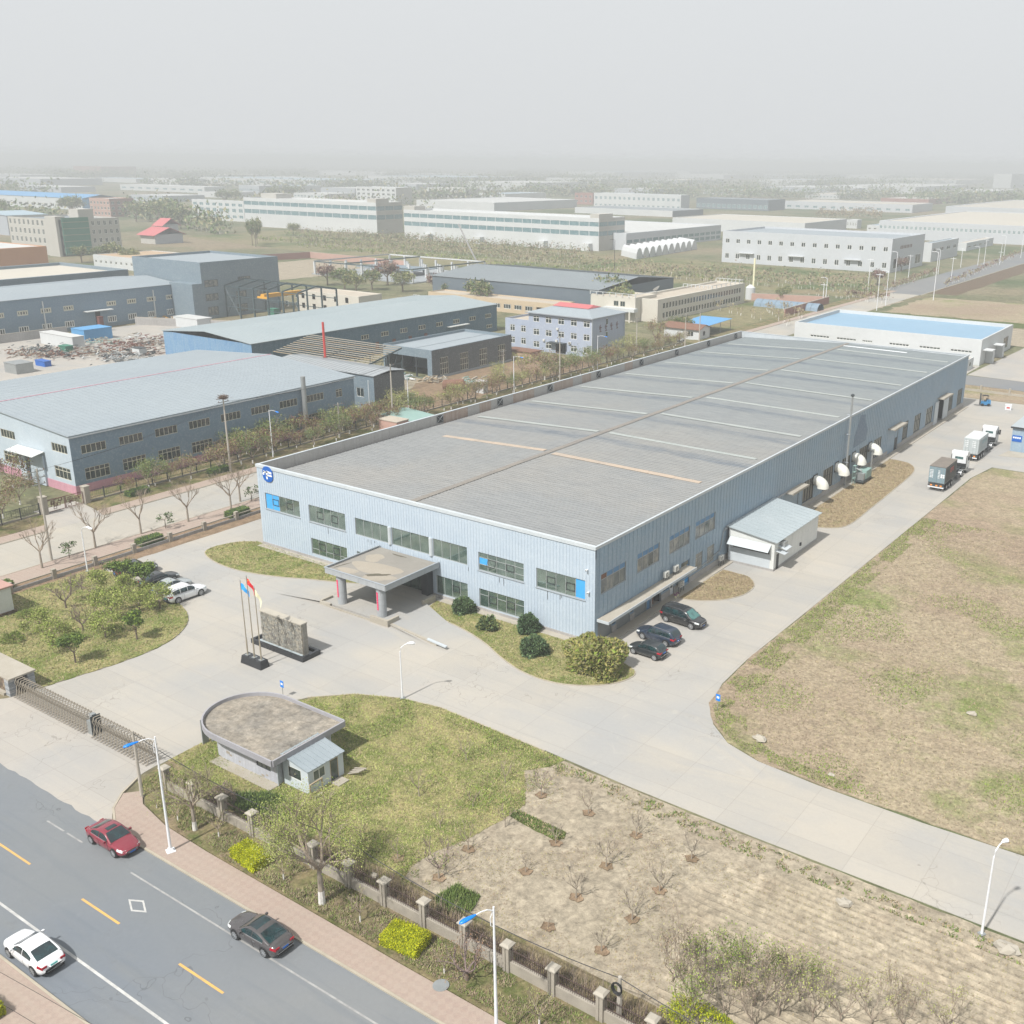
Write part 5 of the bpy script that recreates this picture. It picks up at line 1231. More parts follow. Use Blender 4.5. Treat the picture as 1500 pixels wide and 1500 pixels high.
window(t, (-.1, -3.0, 2.6), (1, 0, 0), (0, -1, 0), 1.4, 1.1, 2, 1, 'frame_white', 'office_glass', -.06, .07)
g = MB('ledge'); g.prism([(66.6, 100.5), (70, 101.5), (76, 101.8), (76, 104.9), (67.3, 104.9)], .0, .09); setting('cabin_slab', g)
# ------------------------------------------------------------------ retractable gate and stone gate box
simple('gate_metal', (.36, .32, .26), (.25, .215, .17), 1.5, .5, .2)
t = thing('sliding_gate', 'long folding lattice gate drawn across the concrete entrance', 'gate', (13.6, -38.9, 0))
U = MB('gate_metal')
for y in (-.42, .42):
    U.tube([(0, y*1.3, .08), (0, y*1.0, .5), (0, y*.75, 1.1), (0, y*1.05, 1.45), (0, y*.7, 1.8)], .036, 4)
U.tube([(0, -.3, 1.8), (0, .3, 1.8)], .04, 4); U.tube([(0, -.33, 1.1), (0, .33, 1.1)], .025, 4); U.tube([(0, -.75, .1), (0, .75, .1)], .045, 4)
um = U.mesh('gate_frame')
X = MB('gate_metal')
for y in (-.4, .4):
    X.tube([(0, y, .2), (.42, y, .95)], .012, 4); X.tube([(.42, y, .2), (0, y, .95)], .012, 4)
for s_ in (-.3, .3): X.tube([(0, s_, 1.8), (.21, s_*1.3, 1.5), (.42, s_, 1.8)], .02, 4)
X.tube([(0, 0, 1.12), (.42, 0, 1.12)], .016, 4)
xm = X.mesh('lattice')
k = 0; x = .3
while x < 20.4:
    if not 11.3 < x < 12.3:
        part('gate_frame', um, t, (x, 0, .034)); part('lattice', xm, t, (x, 0, .034), 0, 'stuff')
    x += .42
g = MB('galvanised'); g.box(11.5, -.4, .05, 12.2, .4, 1.3); g.box(11.7, -.2, 1.3, 12.1, .2, 1.9); part('drive_unit', g, t)
g = MB('dark_steel'); g.tube([(.2, 0, 1.25), (20.2, 0, 1.25)], .02, 4); g.box(12.2, -.45, .05, 12.26, .45, 1.85); part('guide_rail', g, t)
t = thing('gate_pocket', 'flat-topped stone-faced gate pocket wall at the left edge', 'wall', (8, -38.6, 0))
def q_(name, mb, **k): return part(name, mb, t, (-8, 38.6, 0), **k)
g = MB('ledge'); g.box(-14, -39.75, 1.75, 13.7, -37.25, 1.9); q_('cap', g)
g = MB('dark_soil'); g.box(-14, -39.5, 0, 13.3, -39.2, 1.75); g.box(-14, -37.7, 0, 13.3, -37.4, 1.75); q_('core', g)
for kk, c in enumerate(((.32, .34, .36), (.24, .26, .28), (.38, .385, .39))): simple('pocket_stone_%s' % 'abc'[kk], c, tuple(v*.7 for v in c), 4, .8)
r_ = random.Random(5)
for (ya, yb2) in ((-39.7, -39.1), (-37.9, -37.3)):
    z = .02
    while z < 1.7:
        g = MB('pocket_stone_'+r_.choice('abc')); o_ = r_.uniform(0, .06); g.box(12.75, ya-o_*.5, z, 13.42+o_, yb2+o_*.5, z+.14); q_('stone', g); z += .155
for kk, c in enumerate(((.2, .145, .1), (.15, .115, .08), (.27, .22, .16), (.12, .095, .075))): simple('clad_stone_%s' % 'abcd'[kk], c, tuple(v*.7 for v in c), 4, .8)
x = -2.0
while x < 12.7:
    z = .3; wd = r_.uniform(.3, .6)
    while z < 1.5:
        hh = min(r_.uniform(.15, .3), 1.55-z); g = MB('clad_stone_'+r_.choice('abcd')); g.box(x+.01, -39.54-r_.uniform(0, .04), z+.01, min(x+wd, 12.74)-.01, -39.503, z+hh-.01); q_('stone', g); z += hh
    x += wd
g = MB('ledge'); g.box(-14, -39.9, 0, 12.7, -39.545, .28); q_('base_course', g)
# ------------------------------------------------------------------ front fence: low wall, piers, iron pickets
FY = -40.6
t = thing('front_fence', 'low concrete wall with capped piers and rusty iron pickets along the road verge', 'fence', (40, FY, 0))
piers = [41.8, 48.2, 51.6, 57.9, 61.2, 64.5, 67.8, 71.1, 74.4, 77.7, 81.0, 84.3, 87.6]
piers = [37.9, 41.4, 44.8, 48.2, 54.6, 58.1, 61.4, 64.9, 68.3, 71.7, 75.1, 78.5, 81.9, 85.3, 88.7]
pm_ = MB('concrete_post'); pm_.box(-.24, -.24, 0, -.04, .24, 1.9); pm_.box(.04, -.24, 0, .24, .24, 1.9); pm_.box(-.04, -.18, 0, .04, .18, 1.9); pmm = pm_.mesh('pier')
cp_ = MB('ledge'); frus(cp_, -.36, -.36, .36, .36, 1.98, 2.1, .14); cp_.box(-.36, -.36, 1.9, .36, .36, 1.98); cpm = cp_.mesh('cap')
simple('rail_brown', (.075, .05, .045), (.06, .04, .035), 2, .8)
pk = MB('rail_brown'); pk.box(-.011, -.011, .75, .011, .011, 1.82); pkm = pk.mesh('picket'); npk = 0; rest_pk = MB('rail_brown')
for i, x in enumerate(piers):
    po = part('pier', pmm, t, (x-40, 0, .05)); part('cap', cpm, po)
for a, b_ in zip(piers, piers[1:]):
    g = MB('concrete_post'); g.box(a+.24, -.12, 0, b_-.24, .12, .82); part('wall_panel', g, t, (-40, 0, .03))
    g = MB('rail_brown'); g.box(a+.24, -.02, 1.0, b_-.24, .02, 1.04); g.box(a+.24, -.02, 1.65, b_-.24, .02, 1.69); part('rail', g, t, (-40, 0, .03))
    n = int((b_-a-.5)/.155)
    for k in range(n):
        x = a+.3+k*.155
        if a > 50 and npk < 290: part('picket', pkm, t, (x-40, 0, .03)); npk += 1
        else: rest_pk.box(x-40-.011, -.011, .78, x-40+.011, .011, 1.85)
part('pickets', rest_pk, t, kind='stuff')
# ------------------------------------------------------------------ left boundary: wall with squat posts
t = thing('yard_fence', 'low rail fence with square concrete posts between yard and side road', 'fence', (-10.4, 0, 0))
po_ = MB('concrete_post'); po_.box(-.24, -.24, 0, .24, .24, 1.25); pmm2 = po_.mesh('post')
ys = [-37.2+k*5.15 for k in range(36)]
for y in ys: part('post', pmm2, t, (0, y, 0))
for a, b_ in zip(ys, ys[1:]):
    g = MB('plinth'); g.box(-.1, a+.24, 0, .1, b_-.24, .42); part('base_wall', g, t)
    g = MB('concrete_post'); g.box(-.06, a+.24, .78, .06, b_-.24, .9); part('rail', g, t)
g = MB('soil'); g.prism(rag([(-12.6, -37), (-8.3, -37), (-8.3, 145), (-12.6, 145)], .12, 3, 1.5), -.04, .045); setting('soil_strip', g)
g = MB('paving'); g.prism([(-15.9, -45), (-12.4, -44), (-12.4, 150), (-15.9, 150)], -.04, .1); setting('side_pavement', g)
g = MB('road_concrete'); g.prism([(-26.8, -46.0), (-15.9, -46.0), (-15.9, 330), (-26.8, 330)], -.04, .03); setting('side_road', g)
setting('kerb', kerb_mb([(-15.9, -45), (-15.9, 200)], 'kerb_stone', .15, .13)); setting('kerb', kerb_mb([(-26.8, 200), (-26.8, -5.2)], 'kerb_stone', .15, .13)); setting('kerb', kerb_mb([(-26.8, -13.5), (-26.8, -45)], 'kerb_stone', .15, .13))
g = MB('paving'); g.prism([(-29.3, -4.6), (-26.95, -5.2), (-26.95, 330), (-29.3, 330)], -.04, .09); setting('side_pavement', g)
g = MB('paving'); g.prism([(-29.3, -45), (-26.95, -45), (-26.95, -13.5), (-29.3, -12.2)], -.04, .09); setting('side_pavement', g)
g = MB('verge'); g.prism(rag([(-33.6, -3.6), (-29.3, -4.6), (-29.3, 330), (-33.6, 330)], .08, 4, 1), -.04, .1); setting('verge', g)
g = MB('verge'); g.prism(rag([(-33.6, -45), (-29.3, -45), (-29.3, -12.2), (-33.6, -9.8)], .08, 5, 1), -.04, .1); setting('verge', g)
g = MB('drive_concrete'); g.prism([(-36, -10), (-33.6, -9.6), (-29.3, -12.2), (-26.8, -13.4), (-26.8, -5.2), (-29.3, -4.6), (-33.6, -4.0), (-36, -4)], -.04, .036); setting('driveway', g)
# far-left iron fence with white-footed wall
def rail_fence(x, ya, yb2, lab, skip=None):
    t = thing('iron_fence', lab, 'fence', (x, ya, 0)); n = int((yb2-ya)/2.6); pm = MB('dark_steel'); pm.box(-.06, -.06, 0, .06, .06, 1.75); pm = pm.mesh('post')
    for k in range(n+1): part('post', pm, t, (0, k*2.6, 0))
    for k in range(n):
        g = MB('concrete_post'); g.box(-.12, k*2.6+.06, 0, .12, k*2.6+2.54, .3); part('base_wall', g, t)
        g = MB('dark_steel'); g.box(-.02, k*2.6+.06, .55, .02, k*2.6+2.54, .6); g.box(-.02, k*2.6+.06, 1.6, .02, k*2.6+2.54, 1.65)
        part('rail', g, t)
    g = MB('dark_steel')
    for k in range(int((yb2-ya)/.3)): g.box(-.008, k*.3, .55, .008, k*.3+.016, 1.65, skip='tb')
    part('bars', g, t, kind='stuff'); return t
rail_fence(-33.9, -3.2, 84, 'dark iron rail fence in front of the pink-based factory'); rail_fence(-33.9, 88, 172, 'dark iron rail fence running past the blue office block'); rail_fence(-33.9, -44, -9.9, 'dark iron rail fence left of the red gate')
t = thing('factory_gate', 'rusty red double gate of curled bars between concrete piers', 'gate', (-33.6, -6.6, 0))
for y in (-3.1, 3.1): g = MB('concrete_post'); g.box(-.45, y-.4, 0, .45, y+.4, 2.5); part('pier', g, t); g = MB('ledge'); g.box(-.52, y-.47, 2.5, .52, y+.47, 2.62); part('pier_cap', g, t)
for s in (0, 1):
    y0 = -2.65+s*2.68; g = MB('iron_red'); y1 = y0+2.6
    g.box(-.04, y0, .15, .04, y0+.08, 1.9); g.box(-.04, y1-.08, .15, .04, y1, 1.9); g.box(-.04, y0, .15, .04, y1, .23); g.box(-.04, y0, 1.82, .04, y1, 1.9)
    rr_ = random.Random(s)
    for k in range(12):
        a = rr_.uniform(y0+.1, y1-.7); z = rr_.uniform(.3, 1.4); d = rr_.uniform(.3, .6); e = rr_.uniform(.25, .5)
        for q in ((a, z, a+d, z+.05), (a, z+e, a+d, z+e+.05)): g.box(-.025, q[0], q[1], .025, q[2], q[3])
        for q in (a, a+d-.05): g.box(-.025, q, z, .025, q+.05, z+e)
    part('gate_leaf', g, t)
# ------------------------------------------------------------------ street lamps and poles
simple('lamp_blue', (.0, .17, .62), (.0, .2, .66), 2, .35); simple('pole_white', (.72, .74, .77), (.6, .62, .65), .8, .4); simple('pole_concrete', (.4, .37, .32), (.32, .3, .26), .8, .9)
def arm_lamp(b, h, rot, lab, head='lamp_blue', arm=1.9, grp='street lamps', small=False, xy=None):
    P = at(*b) if xy is None else Vector((*xy, 0)); t = thing('street_lamp', lab, 'street lamp', (P.x, P.y, .05), rot, grp); n = 6 if small else 12
    g = MB('pole_white'); g.cyl(0, 0, 0, h, .11, .055, n=n); g.tube([(0, 0, h-.25), (arm*.35, 0, h-.02), (arm*.7, 0, h+.02), (arm, 0, h-.05)], .035, 5)
    part('pole', g, t)
    if not small: 
        g = MB('pole_white'); g.box(-.3, -.3, 0, .3, .3, .12); frus(g, -.2, -.2, .2, .2, .12, .35, .07); part('base', g, t)
        g = MB('pole_white'); g.tube([(0, -.06, h-.2), (.18, -.06, h-.7), (.16, -.06, h-1.2), (0, -.06, h-1.35)], .025, 5); part('scroll', g, t)
    g = MB(head); g.sm = True; m_ = 8; L_ = 1.0 if not small else .8
    sec = [(0, .05, .04), (.15, .1, .07), (.4, .15, .1), (.7, .17, .12), (.92, .13, .09), (1.0, .03, .03)]
    b0 = len(g.v)
    for (u, a, c) in sec:
        for k in range(m_): th = 2*math.pi*k/m_; g.v.append((arm-.05+u*L_, a*math.cos(th), h-.05+.02-u*.12+c*math.sin(th)*(1 if math.sin(th) > 0 else .5)))
    for i in range(len(sec)-1):
        for k in range(m_): a = b0+i*m_+k; c = b0+i*m_+(k+1) % m_; g.f.append((a, c, c+m_, a+m_)); g.m.append(0)
    part('lamp_head', g, t); return t
arm_lamp((250, 1247), 9.3, R(-112), 'tall white street lamp with blue head beside the red car', arm=1.1, xy=(44.9, -45.2)); arm_lamp((723, 1530), 9.2, R(-112), 'tall white street lamp with blue head at the bottom centre', arm=1.1, xy=(74.6, -45.3))
def yard_lamp(xy, h, rot, lab, arm=1.2):
    t = thing('yard_lamp', lab, 'street lamp', (*xy, .08), rot, 'white yard lamps')
    g = MB('pole_white'); g.tube([(0, 0, 0), (0, 0, h*.86), (arm*.12, 0, h*.93), (arm*.5, 0, h*.985), (arm*.8, 0, h)], [.09, .055, .05, .045, .04], 8); part('pole', g, t)
    g = MB('pole_white'); g.tube([(arm*.7, 0, h-.0), (arm*.95, 0, h+.05), (arm*1.35, 0, h+.02), (arm*1.55, 0, h-.02)], [.04, .13, .16, .04], 8); part('lamp_head', g, t)
    g = MB('galvanised'); g.box(-.2, -.2, 0, .2, .2, .08); part('base', g, t)
yard_lamp((94.8, -20.9), 6.8, R(60), 'white yard lamp standing where the concrete road meets the ploughed plot', .7); yard_lamp((42.8, -19.5), 5.5, R(40), 'white yard lamp at the tip of the green lawn', .9)
yard_lamp((-9.3, -18.3), 5.8, R(0), 'white yard lamp by the tree island and low rail fence', 1.5)
arm_lamp(None, 8.0, 0, 'white street lamp with blue arm just beyond the factory emblem corner', 'lamp_blue', 1.6, small=True, xy=(-31.5, 27.9)); arm_lamp(None, 7.8, 0, 'white street lamp over the site with the rusty tank', 'pole_white', .8, small=True, xy=(-33, 61.7))
arm_lamp(None, 8.0, 0, 'white street lamp near the dark grey hall end', 'lamp_blue', 1.8, small=True, xy=tuple(at(753, 577)[:2])); arm_lamp(None, 8.0, 0, 'white street lamp in front of the blue office corner', 'lamp_blue', 2.0, small=True, xy=tuple(at(875, 541)[:2]))
def pole(b, h, lab, arms=1, grp='utility poles', thin=.14, n=8):
    P = b if len(b) == 3 else at(*b); t = thing('utility_pole', lab, 'utility pole', (P[0], P[1], 0), 0, grp)
    g = MB('pole_concrete'); g.cyl(0, 0, 0, h, thin*1.25, thin*.7, n=n); part('pole', g, t)
    for k in range(arms):
        g = MB('galvanised'); g.box(-.05, -1.0+k*.1, h-.35-k*.8, .05, 1.0-k*.1, h-.25-k*.8); part('crossarm', g, t)
        g = MB('rust_brown')
        for y in (-.85, 0, .85): g.cyl(0, y*(1-k*.1), h-.25-k*.8, h-.08-k*.8, .05, n=6)
        part('insulator', g, t)
    return t, P, h
P1 = pole((-16.1, -18.8, 0), 11.7, 'tall concrete utility pole with three crossarms at the left', 3)
P2 = pole((-30.0, 18.3, 0), 11.6, 'concrete pole carrying a large bird nest and pale crossarm', 1)
g = MB('wood_pale'); r_ = random.Random(2)
for k in range(260): p = Vector((r_.gauss(0, .32), r_.gauss(0, .32), 11.75+r_.uniform(0, .5))); d = Vector((r_.gauss(0, 1), r_.gauss(0, 1), r_.gauss(0, .3))).normalized()*.35; g.tube([p-d, p+d], .018, 3, cap=False)
simple('twig_brown', (.16, .11, .08), (.11, .08, .06), 4, .95)
g.mats = ['twig_brown']; tag(part('bird_nest', g, None, (-30.0, 18.3, 0)), 'big brown twig nest on top of the concrete pole', 'nest')
P3 = pole((-32.7, 43.8, 0), 6.2, 'short concrete pole with a tiny crossarm behind the parapet'); P4 = pole((-32.3, 56.7, 0), 11.2, 'concrete pole with pale crossarm in front of the dark grey annex', 1)
pole((801, 576, ) if 0 else (738, 558), 7, 'concrete pole beside the white street lamp at the hall end'); pole((820, 560), 10.3, 'concrete pole before the blue office entrance')
pole((1024, 502), 9.5, 'pale pole left of the silver saloon'); pole((932, 520), 9.5, 'thin pole behind the parapet near the bare trees'); pole((1003, 510), 9, 'thin pale pole beside the small gatehouse')
pole((79.4, -40.1, 0), 3.2, 'short concrete post with black cable coil at the bottom edge', 0, thin=.16); pole((37.2, -42.3, 0), 5.8, 'slim concrete pole by the gate driveway', 0, thin=.12)
g = MB('trim_black')
for k in range(4): 
    pts = [(79.4+.28*math.cos(a)*(1+k*.06), -40.35-k*.03, 2.6+.33*math.sin(a)*(1+k*.06)) for a in [2*math.pi*i/18 for i in range(19)]]; g.tube(pts, .05, 5)
tag(part('cable_coil', g), 'black coil of cable hanging on the short concrete post', 'cable')
def wire(pts, lab, sag=.6, r=.02):
    g = MB('trim_black'); out = []
    for a, b_ in zip(pts, pts[1:]):
        a, b_ = Vector(a), Vector(b_)
        for i in range(13): u = i/12; p = a+(b_-a)*u; p.z -= sag*4*u*(1-u); out.append(tuple(p))
    g.tube(out, r, 4, cap=False); tag(part('overhead_cable', g), lab, 'cable')
wire([(37.2, -42.3, 5.6), (58.5, -41.2, 4.4), (79.4, -40.1, 3.1), (100, -39.5, 2.8)], 'black cable sagging along the front fence to the short post', .8, .035)
for k, (dy, z) in enumerate(((-.9, 11.5), (0, 11.5), (.9, 11.5), (-.7, 10.7), (.7, 10.7))):
    wire([(-16.1-(k*.02), -18.8+dy*.3, z), (-30, 18.3+dy, z-.2), (-32.3, 56.7+dy, 11.0)], 'thin power line strung along the side road' , .9, .012) if k < 3 else wire([(-60, -30, z-.4), (-16.1, -18.8+dy*.3, z)], 'thin power line leaving the left pole westward', .5, .012)
for o in list(bpy.data.objects):
    if o.name.startswith('overhead_cable') and 'power line' in o.get('label', ''): o['group'] = 'thin power lines by the left pole'
for xx, zz in ((34, 9.1), (0, 9.0)): pass
for dy, z in ((0, 8.5), (1.2, 8.2), (2.1, 7.2)): wire([(20, -66-dy, z+1), (60, -62-dy*.9, z+.2), (100, -58-dy, z+1)], 'thin black wire crossing above the near lane', .3, .012)
for o in list(bpy.data.objects):
    if o.name.startswith('overhead_cable') and 'near lane' in o.get('label', ''): o['group'] = 'wires above the near lane'
# manholes and covers
def cover(name, xy, r, lab, round_=True):
    g = MB('galvanised'); 
    if round_: g.cyl(0, 0, 0, .02, r, n=24); g.cyl(0, 0, .02, .03, r*.85, n=24)
    else: g.box(-r, -r*.7, 0, r, r*.7, .03)
    tag(part(name, g, None, (*xy, .135 if round_ else .036)), lab, 'manhole cover')
cover('manhole_cover', tuple(at(646, 1446)[:2]), .5, 'round grey manhole cover on the brick pavement')
for i, q in enumerate(((1113, 817), (1120, 801))): cover('manhole_cover', tuple(at(*q)[:2]), .6, ('nearer', 'farther')[i]+' square cover in the concrete beside the white shed', False)
# small blue signs
for q, lab in (((415, 1022), 'small blue sign on a post beside the guardhouse roof'), ((1051, 1042), 'small blue sign on a post at the grassy corner')):
    P = at(*q); t = thing('sign_post', lab, 'sign', (P.x, P.y, .08)); g = MB('galvanised'); g.cyl(0, 0, 0, 1.6, .03, n=6); part('post', g, t); g = MB('lamp_blue'); g.box(-.22, -.04, 1.0, .22, -.02, 1.65); part('board', g, t)
    g = MB('logo_white'); g.box(-.12, -.05, 1.25, .12, -.041, 1.45); part('symbol', g, t)
# rocks and concrete lumps
r_ = random.Random(12)
def rock(P, s, lab, mat='ledge'):
    g = MB(mat); n = 10; vs = []
    for i in range(5):
        ph = math.pi*(i/4-.5)
        for k in range(n): th = 2*math.pi*k/n; rr_ = s*(1+r_.uniform(-.25, .25)); vs.append((rr_*math.cos(ph)*math.cos(th), rr_*.7*math.cos(ph)*math.sin(th), s*.25+rr_*.45*math.sin(ph)))
    g.v = vs
    for i in range(4):
        for k in range(n): a = i*n+k; b_ = i*n+(k+1) % n; g.f.append((a, b_, b_+n, a+n)); g.m.append(0)
    tag(part('rock', g, None, (P[0], P[1], .06)), lab, 'rock')
rock(at(1113, 1085), .65, 'grey boulder in the grass at the field corner'); rock(at(1236, 1327), .6, 'pale lump of concrete at the edge of the ploughed rows'); rock(at(1474, 1395), .8, 'pale concrete slab lump beside the right yard lamp'); rock(at(1424, 1048), .5, 'small pale stone out in the brown field'); rock(at(1218, 1137), .3, 'small white stone near the curved kerb')
rock(at(548, 1285), .35, 'white stone behind the fence near the soil edge')
# electrical kiosk on the left lawn
t = thing('electric_kiosk', 'white metal kiosk with pink roof on the lawn at the left edge', 'kiosk', (-6.6, -31, .1))
g = MB('white_shed_wall'); g.box(-4, -1.6, .3, 1.9, 1.5, 3.0); part('body', g, t); g = MB('iron_red'); simple('roof_pink', (.42, .25, .21), (.36, .22, .19), 1, .6); g = MB('roof_pink'); g.box(-4.2, -1.85, 3.0, 2.15, 1.75, 3.15); part('roof', g, t)
for k in range(3): g = MB('shed_blue_white'); g.box(-3.9+k*1.95, -1.64, .4, -2.05+k*1.95, -1.602, 2.85); part('door', g, t)
g = MB('dark_soil'); g.box(-4.2, -1.8, 0, 2.1, 1.7, .3); part('plinth', g, t)
# ------------------------------------------------------------------ neighbouring buildings
streaky('hall_blue_shaded', (.135, .205, .275), (.165, .235, .30), (.14, .19, .25), amt=.35, hs=1); streaky('hall_gable_lit', (.37, .44, .5), (.41, .475, .525), (.33, .39, .44), amt=.3, hs=1)  # one hall sheet twice: long wall's shade and gable's sunlight put into colour
simple('hall_roof', (.25, .29, .32), (.275, .315, .34), .04, .5, obj=False, fine=.5); streaky('pink_base', (.52, .27, .33), (.45, .23, .29), (.3, .15, .18), amt=.5)
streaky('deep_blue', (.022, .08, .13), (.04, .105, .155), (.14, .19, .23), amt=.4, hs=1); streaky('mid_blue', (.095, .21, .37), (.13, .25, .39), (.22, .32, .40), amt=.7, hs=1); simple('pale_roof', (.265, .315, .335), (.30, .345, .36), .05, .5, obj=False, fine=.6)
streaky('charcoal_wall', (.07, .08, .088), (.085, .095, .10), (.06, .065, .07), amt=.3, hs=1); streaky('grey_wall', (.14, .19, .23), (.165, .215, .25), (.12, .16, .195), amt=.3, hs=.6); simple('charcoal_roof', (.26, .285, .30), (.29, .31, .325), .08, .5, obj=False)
streaky('office_blue', (.30, .35, .45), (.34, .385, .47), (.25, .29, .37), amt=.35, hs=1); simple('red_roof', (.46, .12, .13), (.40, .13, .13), .5, .6)
simple('cream_wall', (.52, .5, .44), (.5, .47, .41), .15, .85, obj=False); simple('white_wall', (.52, .54, .545), (.47, .49, .5), .1, .8, obj=False); simple('pale_wall', (.44, .47, .5), (.48, .5, .525), .08, .7, obj=False)
simple('white_roof', (.50, .51, .50), (.45, .46, .455), .03, .6, obj=False, fine=.4); simple('beige_roof', (.46, .43, .37), (.42, .40, .35), .03, .7, obj=False); simple('sky_roof', (.19, .32, .44), (.22, .35, .47), .05, .45, obj=False)
simple('bright_blue_roof', (.08, .27, .52), (.1, .31, .55), .08, .5, obj=False); simple('slate_roof', (.19, .22, .24), (.22, .25, .265), .04, .6, obj=False); simple('dark_shed_wall', (.10, .13, .16), (.12, .15, .175), .1, .6, obj=False)
simple('brick_red', (.30, .15, .12), (.25, .13, .105), .2, .9, obj=False); simple('orange_wall', (.46, .24, .12), (.42, .21, .11), .2, .9, obj=False); simple('orange_cream', (.48, .39, .27), (.44, .35, .24), .3, .9, obj=False); simple('net_green', (.035, .16, .11), (.05, .19, .13), .4, .8, obj=False); simple('tan_roof', (.42, .31, .2), (.35, .25, .165), .08, .9, obj=False)
simple('brick_pale', (.42, .27, .22), (.36, .23, .19), .3, .9, obj=False); simple('terrace', (.42, .37, .30), (.36, .32, .27), .2, .9, obj=False); simple('steel_green', (.045, .075, .085), (.06, .09, .1), 1, .5); simple('crane_yellow', (.62, .32, .03), (.55, .3, .04), 1, .5)
def gable(nm, lab, cat, x0, x1, y0, y1, h, dr, wm, rm, axis='y', sm=None, hE=(), hS=(), plinth=None, over=.25, seam=True, ph=1.3, group=None, skip=()):
    """metal hall: pitched roof, ridge along axis; holes on the east (x1) and south (y0) walls"""
    t = thing(nm, lab, cat, (x1, y0, 0), 0, group); off = (-x1, -y0, 0); sm = sm or wm
    W_, D = x1-x0, y1-y0; xm, ym = (x0+x1)/2, (y0+y1)/2
    g = MB(sm); wall_mb(g, (x0, y0, 0), (1, 0, 0), (0, -1, 0), W_, h, hS, .15, htop=(lambda u: h+dr*(1-abs(u-W_/2)/(W_/2))) if axis == 'y' else None)
    if axis == 'y':
        if not any(a[0] < W_/2 < a[1] for a in hS): pass
    part('wall', g, t, off)
    g = MB(wm); wall_mb(g, (x1, y0, 0), (0, 1, 0), (1, 0, 0), D, h, hE, .15, htop=(lambda u: h+dr*(1-abs(u-D/2)/(D/2))) if axis == 'x' else None); part('wall', g, t, off)
    g = MB(wm); g.q(((x1, y1, 0), (x0, y1, 0), (x0, y1, h), (x1, y1, h))); g.q(((x0, y1, 0), (x0, y0, 0), (x0, y0, h), (x0, y1, h)))
    if axis == 'y': g.q(((x1, y1, h), (x0, y1, h), (xm, y1, h+dr)))
    else: g.q(((x0, y1, h), (x0, y0, h), (x0, ym, h+dr)))
    part('wall', g, t, off)
    g = MB(rm); o_ = over; th = .12
    if axis == 'y':
        for s in (-1, 1):
            xe = xm+s*(W_/2+o_); g.obox((xm, y0-o_, h+dr+.02), (xe-xm, 0, -dr*(W_/2+o_)/(W_/2)), (0, D+2*o_, 0), (0, 0, th))
            if seam:
                n = int(D/1.0)
                for k in range(n): g.obox((xm, y0+k*D/n, h+dr+.02+th), (xe-xm, 0, -dr*(W_/2+o_)/(W_/2)), (0, .08, 0), (0, 0, .05))
    else:
        for s in (-1, 1):
            ye = ym+s*(D/2+o_); g.obox((x0-o_, ym, h+dr+.02), (0, ye-ym, -dr*(D/2+o_)/(D/2)), (W_+2*o_, 0, 0), (0, 0, th))
            if seam:
                n = int(W_/1.2)
                for k in range(n): g.obox((x0+k*W_/n, ym, h+dr+.02+th), (0, ye-ym, -dr*(D/2+o_)/(D/2)), (.08, 0, 0), (0, 0, .05))
    part('roof', g, t, off)
    if plinth:
        g = MB(plinth); 
        for a, b_ in plinth_runs(hE, D, ph): g.box(x1+.002, y0+a, 0, x1+.05, y0+b_, ph)
        part('painted_base', g, t, off); g = MB(plinth)
        for a, b_ in plinth_runs(hS, W_, ph): g.box(x0+a, y0-.05, 0, x0+b_, y0-.002, ph)
        part('painted_base', g, t, off)
    return t
def flat(nm, lab, cat, x0, x1, y0, y1, h, wm, rm, sm=None, hE=(), hS=(), par=.5, group=None, plinth=None, ph=1.0, z0=0):
    t = thing(nm, lab, cat, (x1, y0, 0), 0, group); off = (-x1, -y0, 0); sm = sm or wm
    g = MB(sm); wall_mb(g, (x0, y0, z0), (1, 0, 0), (0, -1, 0), x1-x0, h+par, hS, .15); part('wall', g, t, off)
    g = MB(wm); wall_mb(g, (x1, y0, z0), (0, 1, 0), (1, 0, 0), y1-y0, h+par, hE, .15); part('wall', g, t, off)
    g = MB(wm); g.q(((x1, y1, 0), (x0, y1, 0), (x0, y1, h+par), (x1, y1, h+par))); g.q(((x0, y1, 0), (x0, y0, 0), (x0, y0, h+par), (x0, y1, h+par))); part('wall', g, t, off)
    g = MB(rm); g.q(((x0+.1, y0+.1, h), (x1-.1, y0+.1, h), (x1-.1, y1-.1, h), (x0+.1, y1-.1, h))); part('roof', g, t, off)
    if par:
        g = MB(sm); p = max(.25, (y1-y0)*.012); g.box(x0+.01, y0+.01, h-.1, x1-.01, y0+p, h+par+.02); g.box(x0+.01, y1-p, h-.1, x1-.01, y1-.01, h+par+.02); g.box(x0+.01, y0+p, h-.1, x0+p, y1-p, h+par+.02); g.box(x1-p, y0+p, h-.1, x1-.01, y1-p, h+par+.02); part('parapet', g, t, off)
    if plinth:
        g = MB(plinth)
        for a, b_ in plinth_runs(hE, y1-y0, ph): g.box(x1+.002, y0+a, 0, x1+.05, y0+b_, ph)
        for a, b_ in plinth_runs(hS, x1-x0, ph): g.box(x0+a, y0-.05, 0, x0+b_, y0-.002, ph)
        part('plinth', g, t, off)
    return t
def wins(t, face, x0, x1, y0, holes, cols, rows=1, fm='frame_cream', gm='dark_glass', panes=False, bar=.08, rowz=None):
    for h in holes:
        if face == 'S': O, U, Nn = (x0+h[0]-x1, 0, h[2]), (1, 0, 0), (0, -1, 0)
        else: O, U, Nn = (0, h[0], h[2]), (0, 1, 0), (1, 0, 0)
        window(t, O, U, Nn, h[1]-h[0], h[3]-h[2], cols, rows, fm, gm, .1, bar, panes, rowz)
